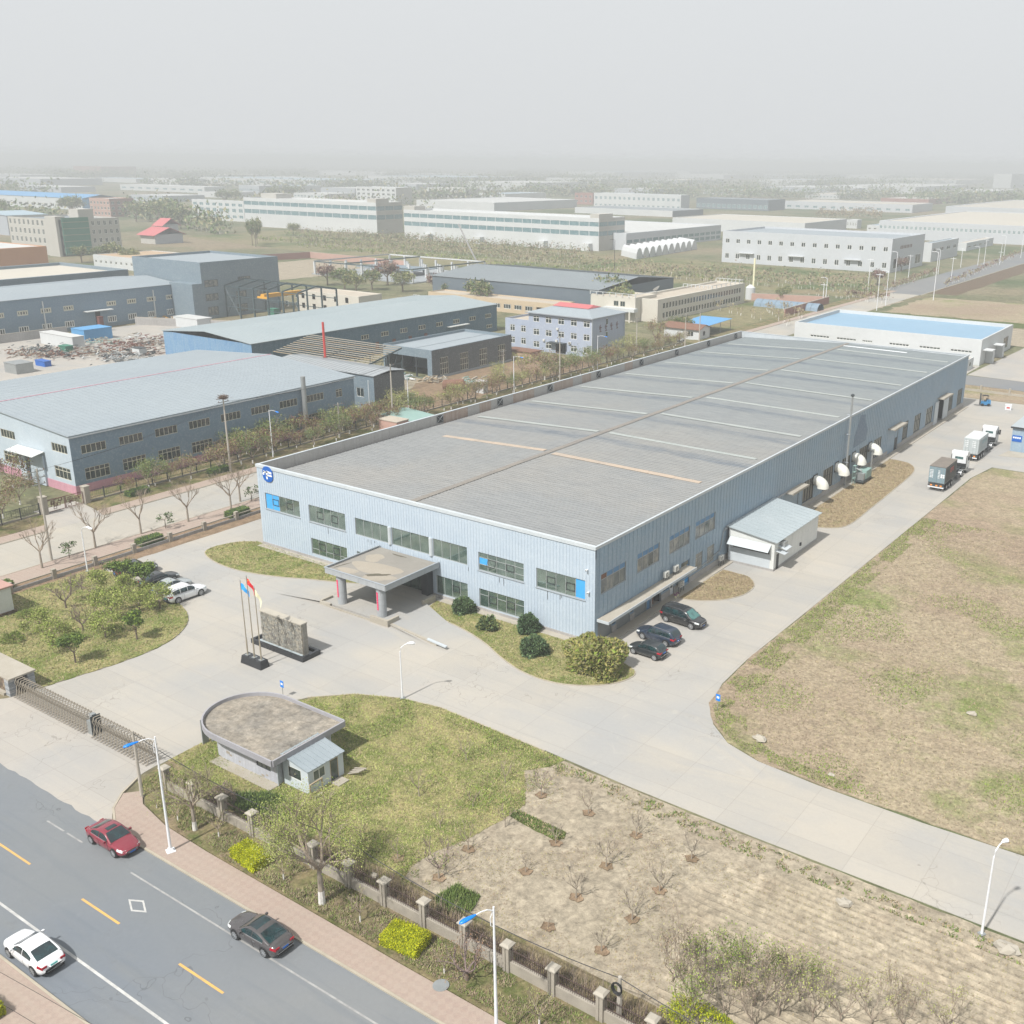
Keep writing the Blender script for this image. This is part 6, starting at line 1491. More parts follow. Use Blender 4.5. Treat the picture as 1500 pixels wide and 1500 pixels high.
# --- A: pale blue hall on a pink base
x0, x1, y0, y1 = -84.2, -38.4, -2.1, 53.2
upE = [(1.6+6.05*k, 5.5+6.05*k, 5.75, 7.05) for k in range(8)]+[(50.8, 52.3, 5.5, 7.0)]; loE = [(1.7+6.05*k, 5.6+6.05*k, 1.75, 3.6) for k in range(8)]+[(51.2, 52.6, 1.9, 3.6)]
upS = [(45.8-4.9-14.0*k-.0, 45.8-.9-14.0*k, 5.9, 7.2) for k in range(3)]; loS = [(45.8-5.0-14.0*k, 45.8-.9-14.0*k, 1.9, 3.7) for k in range(3)]
upS.append((2.0, 5.6, 5.9, 7.2)); drS = [(33.6, 34.6, .05, 4.6)]
t = gable('factory_hall', 'pale blue hall on a pink painted base at the left with a wide pale roof', 'hall', x0, x1, y0, y1, 8.7, 1.5, 'hall_blue_shaded', 'hall_roof', 'y', 'hall_gable_lit', upE+loE, upS+loS+drS, 'pink_base')
wins(t, 'E', x0, x1, y0, upE[:4], 5, 1, panes=True); wins(t, 'E', x0, x1, y0, upE[4:8], 5, 1); wins(t, 'E', x0, x1, y0, loE[:8], 5, 2, panes=False, rowz=[0, 1.25, 1.85]); wins(t, 'E', x0, x1, y0, [upE[8], loE[8]], 2, 2, rowz=[0, 1.1, 1.5])
wins(t, 'S', x0, x1, y0, upS, 5); wins(t, 'S', x0, x1, y0, loS, 4, 2, rowz=[0, 1.25, 1.8])
g = MB('pink_base'); g.box(-23.05, -.2, 10.32, -22.75, 55.5, 10.4); part('ridge_cap', g, t)
g = MB('hall_gable_lit'); g.box(-14.0, -.35, .1, -12.3, -.06, 4.7); part('sliding_door', g, t); g = MB('hall_gable_lit'); g.box(-11.1, -.35, .1, -7.4, -.06, 4.7); part('sliding_door', g, t)
g = MB('interior_black'); g.box(-12.3, .5, .05, -11.1, .55, 4.6); part('dark_doorway', g, t); g = MB('white_shed_wall'); g.obox((-14.3, -2.0, 4.9), (7.2, 0, 0), (0, 1.9, .4), (0, 0, .08)); part('canopy', g, t)
g = MB('trim_white'); g.box(.26, -.3, 8.45, .36, 55.4, 8.62); part('eave_gutter', g, t)
r_ = random.Random(8)
# --- grey metal annex behind A, stack, red stack
t = gable('annex_building', 'grey metal annex with slate wall between the pink-based hall and the open roof frame', 'annex', -70.5, -42, 61.8, 70.2, 6.9, .5, 'charcoal_wall', 'charcoal_roof', 'x', 'grey_wall', (), [(19.0, 20.4, 2.6, 4.2), (23.6, 25.6, 2.4, 4.2)])
wins(t, 'S', -70.5, -42, 61.8, [(19.0, 20.4, 2.6, 4.2), (23.6, 25.6, 2.4, 4.2)], 2, 1, 'frame_white', panes=False)
g = MB('trim_white'); g.box(-1.6, -.1, .5, -1.4, -.02, 6); part('downpipe', g, t)
t = thing('chimney_stack', 'tall pale grey stack standing against the end of the pink-based hall', 'chimney', (-37.6, 40.6, 0)); g = MB('galvanised'); g.cyl(0, 0, 0, 10.8, .42, .42, 14); part('pipe', g, t)
t = thing('chimney_stack', 'thin dark red stack rising from the grey annex roof', 'chimney', (-63.5, 69.2, 0)); g = MB('mark_red'); g.cyl(0, 0, 0, 14.6, .27, .25, 12); part('pipe', g, t); g = MB('iron_red'); g.cyl(0, 0, 7, 7.3, .5, n=12); part('flange', g, t)
# open roof frame
t = thing('roof_frame', 'bare steel truss roof frame with rusty purlins, no sheeting', 'steel frame', (-52, 68.5, 0)); off = (52, -68.5, 0)
for k in range(12):
    u = k/11; y, z = 68.5+10.5*u, 6.9+2.3*u; g = MB('ledge' if k % 3 else 'wood_pale'); g.box(-79, y-.08, z, -51, y+.06, z+.14); part('purlin', g, t, off)
for k in range(7):
    x = -79+k*4.66; g = MB('steel_green'); g.obox((x-.08, 68.3, 6.6), (.16, 0, 0), (0, 10.9, 2.38), (0, 0, .3)); 
    g.obox((x-.04, 68.3, 5.9), (.08, 0, 0), (0, 10.9, 0), (0, 0, .14))
    for q in range(5): u = q/5; g.obox((x-.03, 68.5+10.5*u, 5.95), (.06, 0, 0), (0, 1.0, .8+2.2*u), (0, .08, 0))
    part('rafter', g, t, off)
    for y in (68.4, 79.0): g = MB('steel_green'); g.box(x-.12, y-.12, 0, x+.12, y+.12, 6.6); part('column', g, t, off)
# --- dark grey hall with tall windows
dkE = [(2.7, 5.5, .6, 4.5), (9.6, 12.5, .6, 4.6), (16.6, 19.4, .6, 4.6), (23.5, 26.3, .6, 4.6)]
t = flat('factory_hall', 'charcoal hall with four tall gridded windows and pale flat roof', 'hall', -69.2, -54.2, 91.8, 120.6, 5.9, 'charcoal_wall', 'charcoal_roof', 'grey_wall', dkE, [(1.0, 13.6, .05, 4.6)], .6, plinth='trim_grey', ph=.5)
wins(t, 'E', 0, -54.2, 91.8, dkE, 4, 3, 'frame_cream', 'dark_glass', True, .1)
g = MB('hall_gable_lit'); g.q(((-14, 9, 0), (-.2, 9, 0), (-.2, 9, 5.9), (-14, 9, 5.9))); part('inner_wall', g, t)
for k in range(3): g = MB('dark_steel'); g.box(-13.4+k*4.2, .05, 0, -13.1+k*4.2, .3, 4.6); part('bay_column', g, t)
g = MB('hall_roof'); g.q(((-14.6, .4, 5.93), (-.5, .4, 5.93), (-.5, 28.3, 5.93), (-14.6, 28.3, 5.93))); g.box(-7.6, .5, 5.94, -7.4, 28.2, 6.0); part('roof_sheet', g, t)
# --- long deep blue hall
bw = [(33.2+6.9*k, 35.9+6.9*k, 4.1, 5.3) for k in range(8)]; bl = [(82.0, 84.6, 1.2, 2.2)]
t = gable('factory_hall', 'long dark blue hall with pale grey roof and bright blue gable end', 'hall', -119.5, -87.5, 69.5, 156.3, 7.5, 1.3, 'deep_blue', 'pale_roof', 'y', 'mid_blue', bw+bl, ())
wins(t, 'E', -119.5, -87.5, 69.5, bw+bl, 3, 1, 'frame_cream', 'dark_glass', False, .14)
for y in (38, 44, 50, 56): g = MB('iron_red'); g.box(.01, y, 1.0, .06, y+1.2, 3.0); part('red_door', g, t)
g = MB('white_shed_wall'); g.box(.05, 65, 3.6, 1.5, 73, 3.75); part('canopy', g, t)
# --- blue three-storey office
ow = []
for r0 in (.9, 4.1, 7.45): ow += [(1.5+3.93*k, 3.4+3.93*k, r0, r0+1.6) for k in range(5) if not (k == 2 and r0 < 1)]
x0, x1, y0, y1 = -60.7, -41.0, 136.2, 151.6; oE = [(6.5, 7.6, r0, r0+1.6) for r0 in (.9, 4.1, 7.45)]
t = flat('office_building', 'three-storey lilac blue office block with hipped roof and red ridge', 'office', x0, x1, y0, y1, 9.7, 'office_blue', 'hall_roof', 'office_blue', oE, ow+[(8.6, 11.8, .05, 2.6)], 0)
wins(t, 'S', x0, x1, y0, ow, 2, 2, 'frame_white', 'dark_glass', False, .12, [0, 1.1, 1.6]); wins(t, 'E', x0, x1, y0, oE, 1, 1, 'frame_white', 'office_glass', False, .1)
g = MB('hall_roof'); a = 4.8; zt = 11.2; P = [(-20.3, -.6, 9.75), (.6, -.6, 9.75), (.6, 16, 9.75), (-20.3, 16, 9.75)]; Q = [(-15.5, a, zt), (-4.2, a, zt), (-4.2, 10.6, zt), (-15.5, 10.6, zt)]
for i in range(4): g.q((P[i], P[(i+1) % 4], Q[(i+1) % 4], Q[i]))
g.q(Q); part('roof', g, t); g = MB('red_roof'); g.box(-15.3, 5.0, zt, -4.4, 10.4, zt+.12); g.q(((-15.5, 4.7, zt+.1), (-4.2, 4.7, zt+.1), (-4.6, 7.7, zt+.8), (-15.1, 7.7, zt+.8))); g.q(((-15.1, 7.7, zt+.8), (-4.6, 7.7, zt+.8), (-4.2, 10.7, zt+.1), (-15.5, 10.7, zt+.1))); g.q(((-4.2, 4.7, zt+.1), (-4.2, 10.7, zt+.1), (-4.6, 7.7, zt+.8))); part('red_ridge', g, t)
g = MB('trim_grey'); g.box(-20.4, -.7, 9.62, .7, -.6, 9.85); g.box(.6, -.6, 9.62, .7, 16, 9.85); part('gutter', g, t)
g = MB('trim_white'); g.box(.02, -.1, 0, .2, .05, 9.6); part('downpipe', g, t); g = MB('trim_white'); g.box(.02, 15.2, 0, .2, 15.35, 9.6); part('downpipe', g, t)
g = MB('iron_red')
for k in range(4):      # four faded red characters on the end wall
    yy = 3.4+k*2.6; g.box(.02, yy, 7.0, .05, yy+1.2, 7.15); g.box(.02, yy+.5, 6.0, .05, yy+.7, 7.8); g.box(.02, yy+.1, 6.0, .05, yy+1.1, 6.15); g.box(.02, yy+.1, 6.5, .05, yy+.25, 7.6)
part('faded_lettering', g, t); g = MB('dark_steel'); g.box(-12.6, -1.6, 2.75, -7.6, 0, 2.95); part('door_canopy', g, t); g = MB('interior_black'); g.box(-12.1, .1, .05, -8.9, .14, 2.6); part('doorway', g, t)
r_ = random.Random(4)
for (u, z) in ((5.0, 3.3), (9.0, 3.5), (13.0, 3.3), (9.3, 6.6), (13.2, .3+3.1)): g = MB('ac_white'); g.box(-19.7+u-.3, -.35, z-.55, -19.7+u+.3, -.01, z-.05); part('cooling_box', g, t)
aw = [(1.6, 3.2, 1.0, 2.7), (5.2, 6.8, 1.0, 2.7), (1.6, 3.2, 4.2, 5.9), (5.2, 6.8, 4.2, 5.9)]
t = flat('office_annex', 'two-storey lilac blue office annex with flat brown terrace roof', 'annex', -69.4, -60.75, 137.4, 150, 6.9, 'office_blue', 'terrace', 'office_blue', (), aw, .5); wins(t, 'S', -69.4, -60.75, 137.4, aw, 2, 2, 'frame_white', 'dark_glass', False, .12, [0, 1.2, 1.7])
# --- white building with pale blue roof behind the factory
sS = [(a+7.6, b_+7.6, 2.9, 3.5) for a, b_ in ((-3.0, 2.4), (4.4, 9.8), (11.4, 14.2), (18.6, 23.8), (26.4, 31.7), (34.2, 39.5))]
t = flat('white_building', 'long white building with sky blue sunken roof beyond the factory end', 'building', -7.6, 41.6, 185, 217, 5.5, 'white_wall', 'sky_roof', 'white_wall', [(23, 28, 1.0, 3.9)], sS, .9)
wins(t, 'S', -7.6, 41.6, 185, sS, 6, 1, 'frame_white', 'dark_glass', False, .12); wins(t, 'E', -7.6, 41.6, 185, [(23, 28, 1.0, 3.9)], 3, 2, 'frame_dark', 'dark_glass', False, .1)
for k, y in enumerate((1.5, 11.5)): 
    g = MB('white_wall'); g.box(.05, y, 3.6, 2.4, y+3, 3.8); g.box(.05, y+3.6, 0, 1.8, y+5.4, 3.4); part('door_porch', g, t)
t = flat('gatehouse', 'tiny white gatehouse with flat cream roof beside the white building', 'gatehouse', 36.4, 41.2, 175.6, 180.6, 2.6, 'white_wall', 'terrace', 'white_wall', [(1.5, 3.0, .9, 2.0)], [(.8, 2.0, .9, 2.0)], .15)
wins(t, 'S', 36.4, 41.2, 175.6, [(.8, 2.0, .9, 2.0)], 1, 1, 'frame_white', 'dark_glass', False); wins(t, 'E', 36.4, 41.2, 175.6, [(1.5, 3.0, .9, 2.0)], 1, 1, 'frame_white', 'dark_glass', False)
# --- brown-roofed gatehouse, blue canopy
t = gable('gatehouse', 'small white gatehouse with brown tiled roof by the silver car', 'gatehouse', -43.4, -32.2, 176.6, 183, 2.9, 1.0, 'white_wall', 'rust_brown', 'x', 'white_wall', [(2.4, 3.6, 1.0, 2.2)], [(7.6, 9.4, .9, 2.3)], over=.5, seam=False)
wins(t, 'S', -43.4, -32.2, 176.6, [(7.6, 9.4, .9, 2.3)], 2, 1, 'frame_white', 'dark_glass', False)
t = thing('carport', 'bright blue sheet canopy on thin posts beside the brown-roofed gatehouse', 'canopy', (-36, 192, 0))
g = MB('bright_blue_roof'); g.obox((-7.2, -8, 3.0), (10.0, 0, 0), (0, 15, .4), (0, 0, .08)); part('roof', g, t)
for x in (-6.8, 2.4):
    for y in (-7.6, 0, 6.6): g = MB('galvanised'); g.box(x, y, 0, x+.12, y+.12, 3.05); part('post', g, t)
# --- cream L-shaped office behind
cw = []
for z in (1.0, 3.85): cw += [(3.2+k*3.9, 4.6+k*3.9, z, z+1.8) for k in range(14)]+[(5.2+k*3.9, 6.6+k*3.9, z, z+1.8) for k in range(14)]
cw.sort(); cw = [h for h in cw if h[1] < 60]
t = flat('cream_office', 'long two-storey cream office with terrace roof and white pergola', 'office', -70, -58.5, 198.6, 259, 6.4, 'cream_wall', 'terrace', 'cream_wall', cw, (), .55)
wins(t, 'E', -70, -58.5, 198.6, cw, 1, 1, 'frame_white', 'dark_glass', False, .1)
for k in range(12): g = MB('white_wall'); g.box(-11.2, 12+k*1.3, 7.4, -.3, 12.2+k*1.3, 7.55); part('pergola_beam', g, t) if 0 else None
for (a0, b0, a1, b1) in ((-.4, 36, -.3, 60), (-11.2, 36, -.3, 36.1), (-11.2, 59.9, -.3, 60)):
    g = MB('white_wall'); g.box(a0, b0, 7.9, a1, b1, 8.05); n = 7
    for k in range(n+1): xx, yy = a0+(a1-a0)*k/n, b0+(b1-b0)*k/n; g.box(xx-.1, yy-.1, 6.9, xx+.1, yy+.1, 7.9)
    part('roof_railing', g, t)
t = flat('cream_office', 'cream entrance wing with balcony and white roof rail, left of the long cream office', 'office', -81, -64.5, 195.2, 208, 6.9, 'cream_wall', 'terrace', 'cream_wall', (), [(8.6, 10.4, 4.4, 6.0), (11.0, 12.8, 4.4, 6.0), (8.2, 13.0, .6, 3.0)], .5)
wins(t, 'S', -81, -64.5, 195.2, [(8.6, 10.4, 4.4, 6.0), (11.0, 12.8, 4.4, 6.0)], 2, 1, 'frame_cream', 'dark_glass', False); wins(t, 'S', -81, -64.5, 195.2, [(8.2, 13.0, .6, 3.0)], 4, 1, 'iron_red', 'dark_glass', False)
g = MB('white_wall'); g.box(-10.5, -2.2, 3.2, 1.0, 0, 4.2); part('balcony', g, t); g = MB('white_wall'); g.box(-16.6, -.4, 8.3, .2, -.25, 8.45); g.box(0, -.25, 8.3, .2, 12, 8.45)
for k in range(8): g.box(-16.5+k*2.36, -.4, 7.4, -16.3+k*2.36, -.25, 8.3)
part('roof_railing', g, t); g = MB('cream_wall'); g.box(-1.0, -2.2, 0, -.5, -1.8, 3.2); part('porch_column', g, t)
t = thing('satellite_dish', 'white satellite dish on the cream office terrace', 'dish', (-68, 214, 6.45)); g = MB('white_paint'); g.sm = True
g.grid(lambda u, v: (1.1*u*math.cos(v*2*math.pi)-.3*u*u, 1.1*u*math.sin(v*2*math.pi), 1.5+.5*u*u+.8*u*math.cos(v*2*math.pi)), 4, 14); part('reflector', g, t); g = MB('galvanised'); g.cyl(0, 0, 0, 1.5, .08, n=6); part('mast', g, t)
# --- dark grey-roofed shed and cream facade in front
t = gable('storage_hall', 'wide slate grey roofed hall behind the cream facade building', 'hall', -150, -80, 198, 246, 8.3, 2.2, 'dark_shed_wall', 'slate_roof', 'x', 'dark_shed_wall', (), (), over=.3)
fw_ = [(2+4.4*k, 5+4.4*k, 1.2, 2.7) for k in range(12)]
t = flat('facade_building', 'low orange and cream fronted building under the slate grey hall', 'building', -143, -88, 188, 196.5, 3.9, 'orange_cream', 'terrace', 'orange_cream', (), fw_, .3); wins(t, 'S', -152, -88, 188, fw_, 3, 1, 'frame_white', 'dark_glass', False, .12)
# --- far left long grey-blue hall, tall grey block
up = [(2.4+6.5*k, 5.4+6.5*k, 5.7, 7.1) for k in range(15)]; lo = [(2.2+6.5*k, 5.0+6.5*k, 1.1, 2.9) for k in range(15)]; up = [h for i, h in enumerate(up) if i != 10]; lo = [h for i, h in enumerate(lo) if i != 10]
t = gable('factory_hall', 'long slate blue hall far left facing the scrap yard', 'hall', -214, -181.4, 20, 118.3, 10.0, 1.4, 'hall_blue_shaded', 'hall_roof', 'y', 'hall_gable_lit', up+lo, (), 'grey_wall', ph=.9)
wins(t, 'E', -214, -181.4, 20, up, 4, 1, 'frame_cream', 'dark_glass', False, .35); wins(t, 'E', -214, -181.4, 20, lo, 4, 1, 'frame_white', 'dark_glass', False, .25)
g = MB('white_shed_wall'); 
for y in (16, 35, 55, 89): g.box(.05, y, 1.2, .25, y+.3, 9.0)
part('downpipe', g, t, kind='stuff'); g = MB('white_shed_wall'); g.box(.05, 66.5, 4.9, 2.2, 74.5, 5.1); part('canopy', g, t); g = MB('interior_black'); g.box(.03, 70, .1, .08, 71.5, 4.6); part('doorway', g, t)
tw = [(0.9, 5.8, 9.5, 11.6), (.9, 5.5, 5.4, 7.5), (1.3, 5.1, 1.0, 3.6), (13.2, 18, 10.6, 11.7), (12, 16, 5.4, 7.4), (20, 24, 5.4, 7.4), (12, 16, 1, 3.4)]
t = flat('grey_block', 'tall plain grey-blue industrial block beside the bare steel frame', 'building', -205, -171, 119, 148.3, 16.2, 'grey_wall', 'hall_roof', 'grey_wall', tw, (), .7)
wins(t, 'E', -205, -171, 119, tw, 3, 1, 'frame_dark', 'curtain_glass', False, .12); g = MB('white_shed_wall'); g.box(-4.5, -.15, .1, -.6, -.02, 6.5); part('white_door', g, t)
g = MB('grey_wall'); g.box(-11, -3.5, 0, 0, -.01, 10.8); part('side_block', g, t)
t = flat('cream_roof_hall', 'hall with cream coloured roof behind the long slate blue hall', 'hall', -262, -222, 30, 128, 10.2, 'grey_wall', 'beige_roof', None, (), (), .9)
# bare steel frame with crane
t = thing('steel_frame', 'dark green bare steel portal frame with a yellow crane beam inside', 'steel frame', (-170, 127, 0)); off = (170, -127, 0)
xs_ = [-171+6.6*k for k in range(6)]
for x in xs_:
    for y in (127, 142): g = MB('steel_green'); g.box(x-.2, y-.2, 0, x+.2, y+.2, 9.6); part('column', g, t, off)
    g = MB('steel_green'); g.obox((x-.15, 127, 9.4), (.3, 0, 0), (0, 7.5, 1.4), (0, 0, .4)); g.obox((x-.15, 142, 9.4), (.3, 0, 0), (0, -7.5, 1.4), (0, 0, .4)); part('rafter', g, t, off)
for y in (127, 142):
    for z in (3.2, 6.6, 9.3): g = MB('steel_green'); g.box(xs_[0], y-.1, z, xs_[-1], y+.1, z+.2); part('girt', g, t, off)
g = MB('steel_green'); g.tube([(xs_[0], 127, .2), (xs_[1], 127, 9.2)], .12, 4); g.tube([(xs_[1], 127, .2), (xs_[0], 127, 9.2)], .12, 4); part('cross_brace', g, t, off)
g = MB('steel_green'); g.box(xs_[0], 134.3, 10.7, xs_[-1], 134.5, 10.95); part('ridge_beam', g, t, off); 
cr = thing('overhead_crane', 'yellow crane beam spanning inside the bare steel frame', 'crane', (-154, 134.5, 7)); g = MB('crane_yellow'); g.box(-.8, -7.2, 0, .8, 7.2, 1.1); part('beam', g, cr); g = MB('crane_yellow'); g.box(-2.2, -7.4, -.4, 2.2, -6.9, .4); part('end_truck', g, cr)
pw = [(2+5*k, 3.4+5*k, z, z+1.7) for k in range(5) for z in (1, 4.1)]
t = flat('cream_block', 'low cream painted block seen through the steel frame', 'building', -165, -137, 150, 160, 6.2, 'cream_wall', 'terrace', 'cream_wall', (), pw, .3); wins(t, 'S', -165, -124, 150, pw, 2, 1, 'frame_white', 'dark_glass', False)
# concrete skeleton
t = thing('concrete_skeleton', 'unfinished building of pale concrete columns and dark steel beams', 'construction site', (-196, 232, 0)); off = (196, -232, 0)
r_ = random.Random(6)
cm_ = MB('white_wall'); cm_.box(-.35, -.35, 0, .35, .35, 5.2); cm_ = cm_.mesh('column')
for i in range(7):
    for j in range(6):
        x, y = -246+i*9.4, 230+j*9; part('column', cm_, t, (x+196, y-232, 0), 0, None, None, (1, 1, r_.uniform(.75, 1.1)))
for j in (0, 5): g = MB('steel_green' if j == 0 else 'white_wall'); g.box(-246, 230+j*9-.2, 5.2, -189.6, 230+j*9+.2, 5.7); part('beam', g, t, off)
for i in (0, 2, 6): g = MB('steel_green' if i else 'galvanised'); g.box(-246+i*9.4-.2, 230, 5.3, -246+i*9.4+.2, 275, 5.8); part('beam', g, t, off)
g = MB('charcoal_roof'); g.box(-247, 229, 0, -189, 276, .4); part('floor_slab', g, t, off); g = MB('grey_wall'); g.box(-238, 246, 2.5, -205, 262, 2.8); part('floor_slab', g, t, off)
t = thing('mobile_crane', 'thin dark boom of a mobile crane leaning over the unfinished building', 'crane', (-196, 279, 0)); g = MB('crane_yellow'); g.box(-3, -1.2, .6, 3, 1.2, 2.4); part('body', g, t); g = MB('black_metal'); g.tube([(0, 0, 2.4), (-14, 3, 20)], .45, 4); part('boom', g, t)
for x in (-2, 2): g = MB('tyre'); g.tube([(x, -1.3, .6), (x, 1.3, .6)], .6, 12); part('wheel', g, t)
# brick boundary walls far off
def bwall(a, b_, h, mat, lab, th=.3):
    a, b_ = Vector((*a, 0)), Vector((*b_, 0)); d = b_-a; nn = Vector((-d.y, d.x, 0)).normalized()*th; t = thing('boundary_wall', lab, 'wall', a); g = MB(mat); g.obox((0, 0, 0), d, nn, (0, 0, h)); part('wall', g, t); g = MB('ledge'); g.obox(-nn*.2, d, nn*1.4, (0, 0, 0)) if 0 else g.obox((0, 0, h), d, nn*1.2, (0, 0, .12)); part('coping', g, t); return t
bwall((-312, 252), (-306, 281), 3, 'brick_red', 'dark red brick wall beside the tall grey block'); bwall((-306, 281), (-238, 276), 3, 'brick_pale', 'pale pink brick wall enclosing the bare sandy plot'); bwall((-60, 268), (-34, 276), 2.4, 'brick_pale', 'pale brick wall behind the white silo'); bwall((-34, 276), (-33, 236), 2.4, 'brick_red', 'red-brown brick wall at the end of the orchard plot')
t = thing('silo', 'white silo with thin yellow chimney behind the cream office', 'silo', (-61.5, 270, 0)); g = MB('white_wall'); g.cyl(0, 0, 0, 4.2, 1.7, n=16); g.cyl(0, 0, 4.2, 5.2, 1.7, .4, n=16); part('tank', g, t); g = MB('flag_cream', 'crane_yellow'); g.cyl(.6, 1, 4, 14.4, .35, n=8); part('chimney', g, t)
t = thing('poly_tunnel', 'row of grey-blue tarpaulin arches near the cream office', 'tunnel', (-44, 256, 0))
g = MB('hall_blue_shaded'); 
for k in range(9):
    for q in range(6): a, b_ = math.pi*q/6, math.pi*(q+1)/6; x = -8+k*2.6; g.q([(x, 3*math.cos(a), 2.4*math.sin(a)), (x, 3*math.cos(b_), 2.4*math.sin(b_)), (x+2.5, 3*math.cos(b_), 2.4*math.sin(b_)), (x+2.5, 3*math.cos(a), 2.4*math.sin(a))])
part('cover', g, t, kind='stuff')
# scrap yard between the halls
g = MB('drive_concrete'); g.prism([(-178, 28), (-92, 28), (-92, 112), (-130, 126), (-178, 118)], -.04, .03); setting('yard_paving', g)
r_ = random.Random(21); S = lambda a, b_: at(a, b_)
def junk(name, q, lab, mats, n, sp, sz, cat='scrap heap'):
    P = S(*q); t = thing(name, lab, cat, (P.x, P.y, .03))
    for mi, mt in enumerate(mats):
        g = MB(mt)
        for k in range(n//len(mats)):
            p = Vector((r_.gauss(0, sp), r_.gauss(0, sp*.6), 0)); L_ = r_.uniform(.3, 1)*sz; a = r_.uniform(0, 3.14); d = Vector((math.cos(a), math.sin(a), r_.uniform(-.1, .25)))*L_; w_ = r_.uniform(.1, .35)*sz*.5
            g.obox(p+Vector((0, 0, max(0, r_.gauss(.3, .3)))), d, Vector((-d.y, d.x, 0)).normalized()*w_, (0, 0, w_*r_.uniform(.3, 1)))
        part('scrap_pieces', g, t, kind='stuff')
for i, (q, lab, mats) in enumerate((((85, 522), 'brown scrap heap at the front of the yard', ['rust_brown', 'iron_red', 'dark_steel']), ((150, 520), 'mixed rusty scrap pile left of the big blue gable', ['rust_brown', 'galvanised', 'ledge']), ((40, 520), 'brown and cream scrap pile beside the grey fence', ['rust_brown', 'ledge']),
      ((120, 515), 'scrap pile in the middle with pale boards', ['ledge', 'rust_brown', 'galvanised']), ((185, 508), 'reddish steel bundle pile', ['rust_brown', 'iron_red']), ((215, 505), 'dense brown steel stack next to the blue gable', ['rust_brown', 'dark_steel', 'ledge']), ((175, 527), 'grey and white rubble by the hall eave', ['white_wall', 'galvanised', 'dark_steel']),
      ((225, 498), 'pale sheets leaning at the blue gable', ['white_wall', 'ledge', 'iron_red']), ((245, 470), 'yellow and white equipment pile beyond the low shed', ['crane_yellow', 'white_wall', 'galvanised']), ((60, 514), 'grey pipes and boards in the left part of the yard', ['galvanised', 'dark_steel']), ((140, 500), 'green sheeted heap near the blue container', ['genset_green', 'ledge']), ((200, 518), 'dark tube pile near the air unit', ['dark_steel', 'rust_brown']))): junk('scrap_heap', q, lab, mats, 130, 4.2, 1.7)
def cab(q, sx, sy, h, wm, rm, lab, cat='cabin', rot=0, nm='site_cabin'):
    P = S(*q); t = thing(nm, lab, cat, (P.x, P.y, .03), rot); g = MB(wm); g.box(-sx, 0, 0, 0, sy, h); part('body', g, t); g = MB(rm); g.box(-sx-.1, -.1, h, .1, sy+.1, h+.12); part('roof', g, t); return t
cab((108, 512), 15, 3.2, 3.0, 'white_wall', 'white_roof', 'long white site cabin in the scrap yard'); cab((125, 501), 6, 8, 3.0, 'bright_blue_roof', 'bright_blue_roof', 'bright blue container in the scrap yard', 'container'); cab((66, 538), 4, 1.6, 1.2, 'logo_blue', 'logo_blue', 'low dark blue skip near the hall roof', 'skip')
cab((290, 483), 11, 5, 2.8, 'white_wall', 'white_roof', 'white-roofed low shed behind the blue gable', 'shed'); cab((97, 517), 3.0, 2.0, 1.5, 'net_green', 'net_green', 'small green tarpaulin heap', 'tarpaulin'); cab((25, 549), 5, 4, 2.2, 'galvanised', 'galvanised', 'grey corrugated hut at the left edge', 'hut'); cab((148, 486), 1.2, 1.2, 4, 'iron_red', 'iron_red', 'rusty upright tank by the grey wall', 'tank')
cab((205, 540-18), 3, 2, 1.8, 'white_wall', 'dark_steel', 'white air handling box near the hall eave', 'unit'); cab((402, 463), 3, 2.0, 2.0, 'net_green', 'net_green', 'bright green machine under the steel frame', 'machine')
bwall((-176, 47), (-176, 78), 2.2, 'plinth', 'grey precast wall beside the white cabin'); bwall((-178, 100), (-150, 112), 2.2, 'plinth', 'grey precast wall near the rusty tank')
# site behind the side road
t = thing('rusty_tank', 'rusty brown cylindrical tank lying on the bare ground', 'tank', (at(665, 572).x, at(665, 572).y, 0)); g = MB('rust_brown'); g.sm = False; g.tube([(-1.9, -1.5, 1.2), (-1.6, -1.2, 1.2), (1.2, 1.6, 1.2), (1.5, 1.9, 1.2)], [.7, 1.15, 1.15, .7], 18); part('shell', g, t)
cab((708, 577), 2.2, 1.6, 2.4, 'white_wall', 'white_roof', 'white cabinet box by the fence beyond the parapet', 'cabinet'); cab((582, 637), 4.5, 3, 2.2, 'brick_pale', 'terrace', 'small raw brick hut below the dark annex', 'hut')
P = at(600, 632); t = thing('scrap_shelter', 'low shelter covered with green tarpaulin beside the brick hut', 'shelter', (P.x, P.y, 0)); g = MB('genset_green'); g.obox((-7, 0, 2.2), (8, 0, -.5), (0, 6, .3), (0, 0, .06)); part('tarpaulin', g, t)
for x in (-6.8, .6): g = MB('galvanised'); g.box(x, .2, 0, x+.1, .3, 2.0); part('post', g, t)
for q, lab, mats in (((615, 640), 'dark clutter under the green tarpaulin', ['dark_steel', 'galvanised']), ((580, 555), 'teal and white sheets by the open hall', ['genset_green', 'white_wall']), ((640, 560), 'beige planks dumped near the charcoal hall', ['ledge', 'wood_pale']), ((690, 562), 'flat boards beside the rusty tank', ['ledge', 'genset_green'])): junk('debris_pile', q, lab, mats, 44, 2.2, 2.2, 'debris')
t = thing('brick_outbuilding', 'small lean-to of bricks with reddish roof right of the charcoal hall', 'outbuilding', (at(778, 530).x, at(778, 530).y, 0)); g = MB('brick_pale'); g.box(-8, 0, 0, 0, 4, 2.2); part('wall', g, t); g = MB('rust_brown'); g.box(-8.3, -.3, 2.2, .3, 4.3, 2.35); part('roof', g, t)
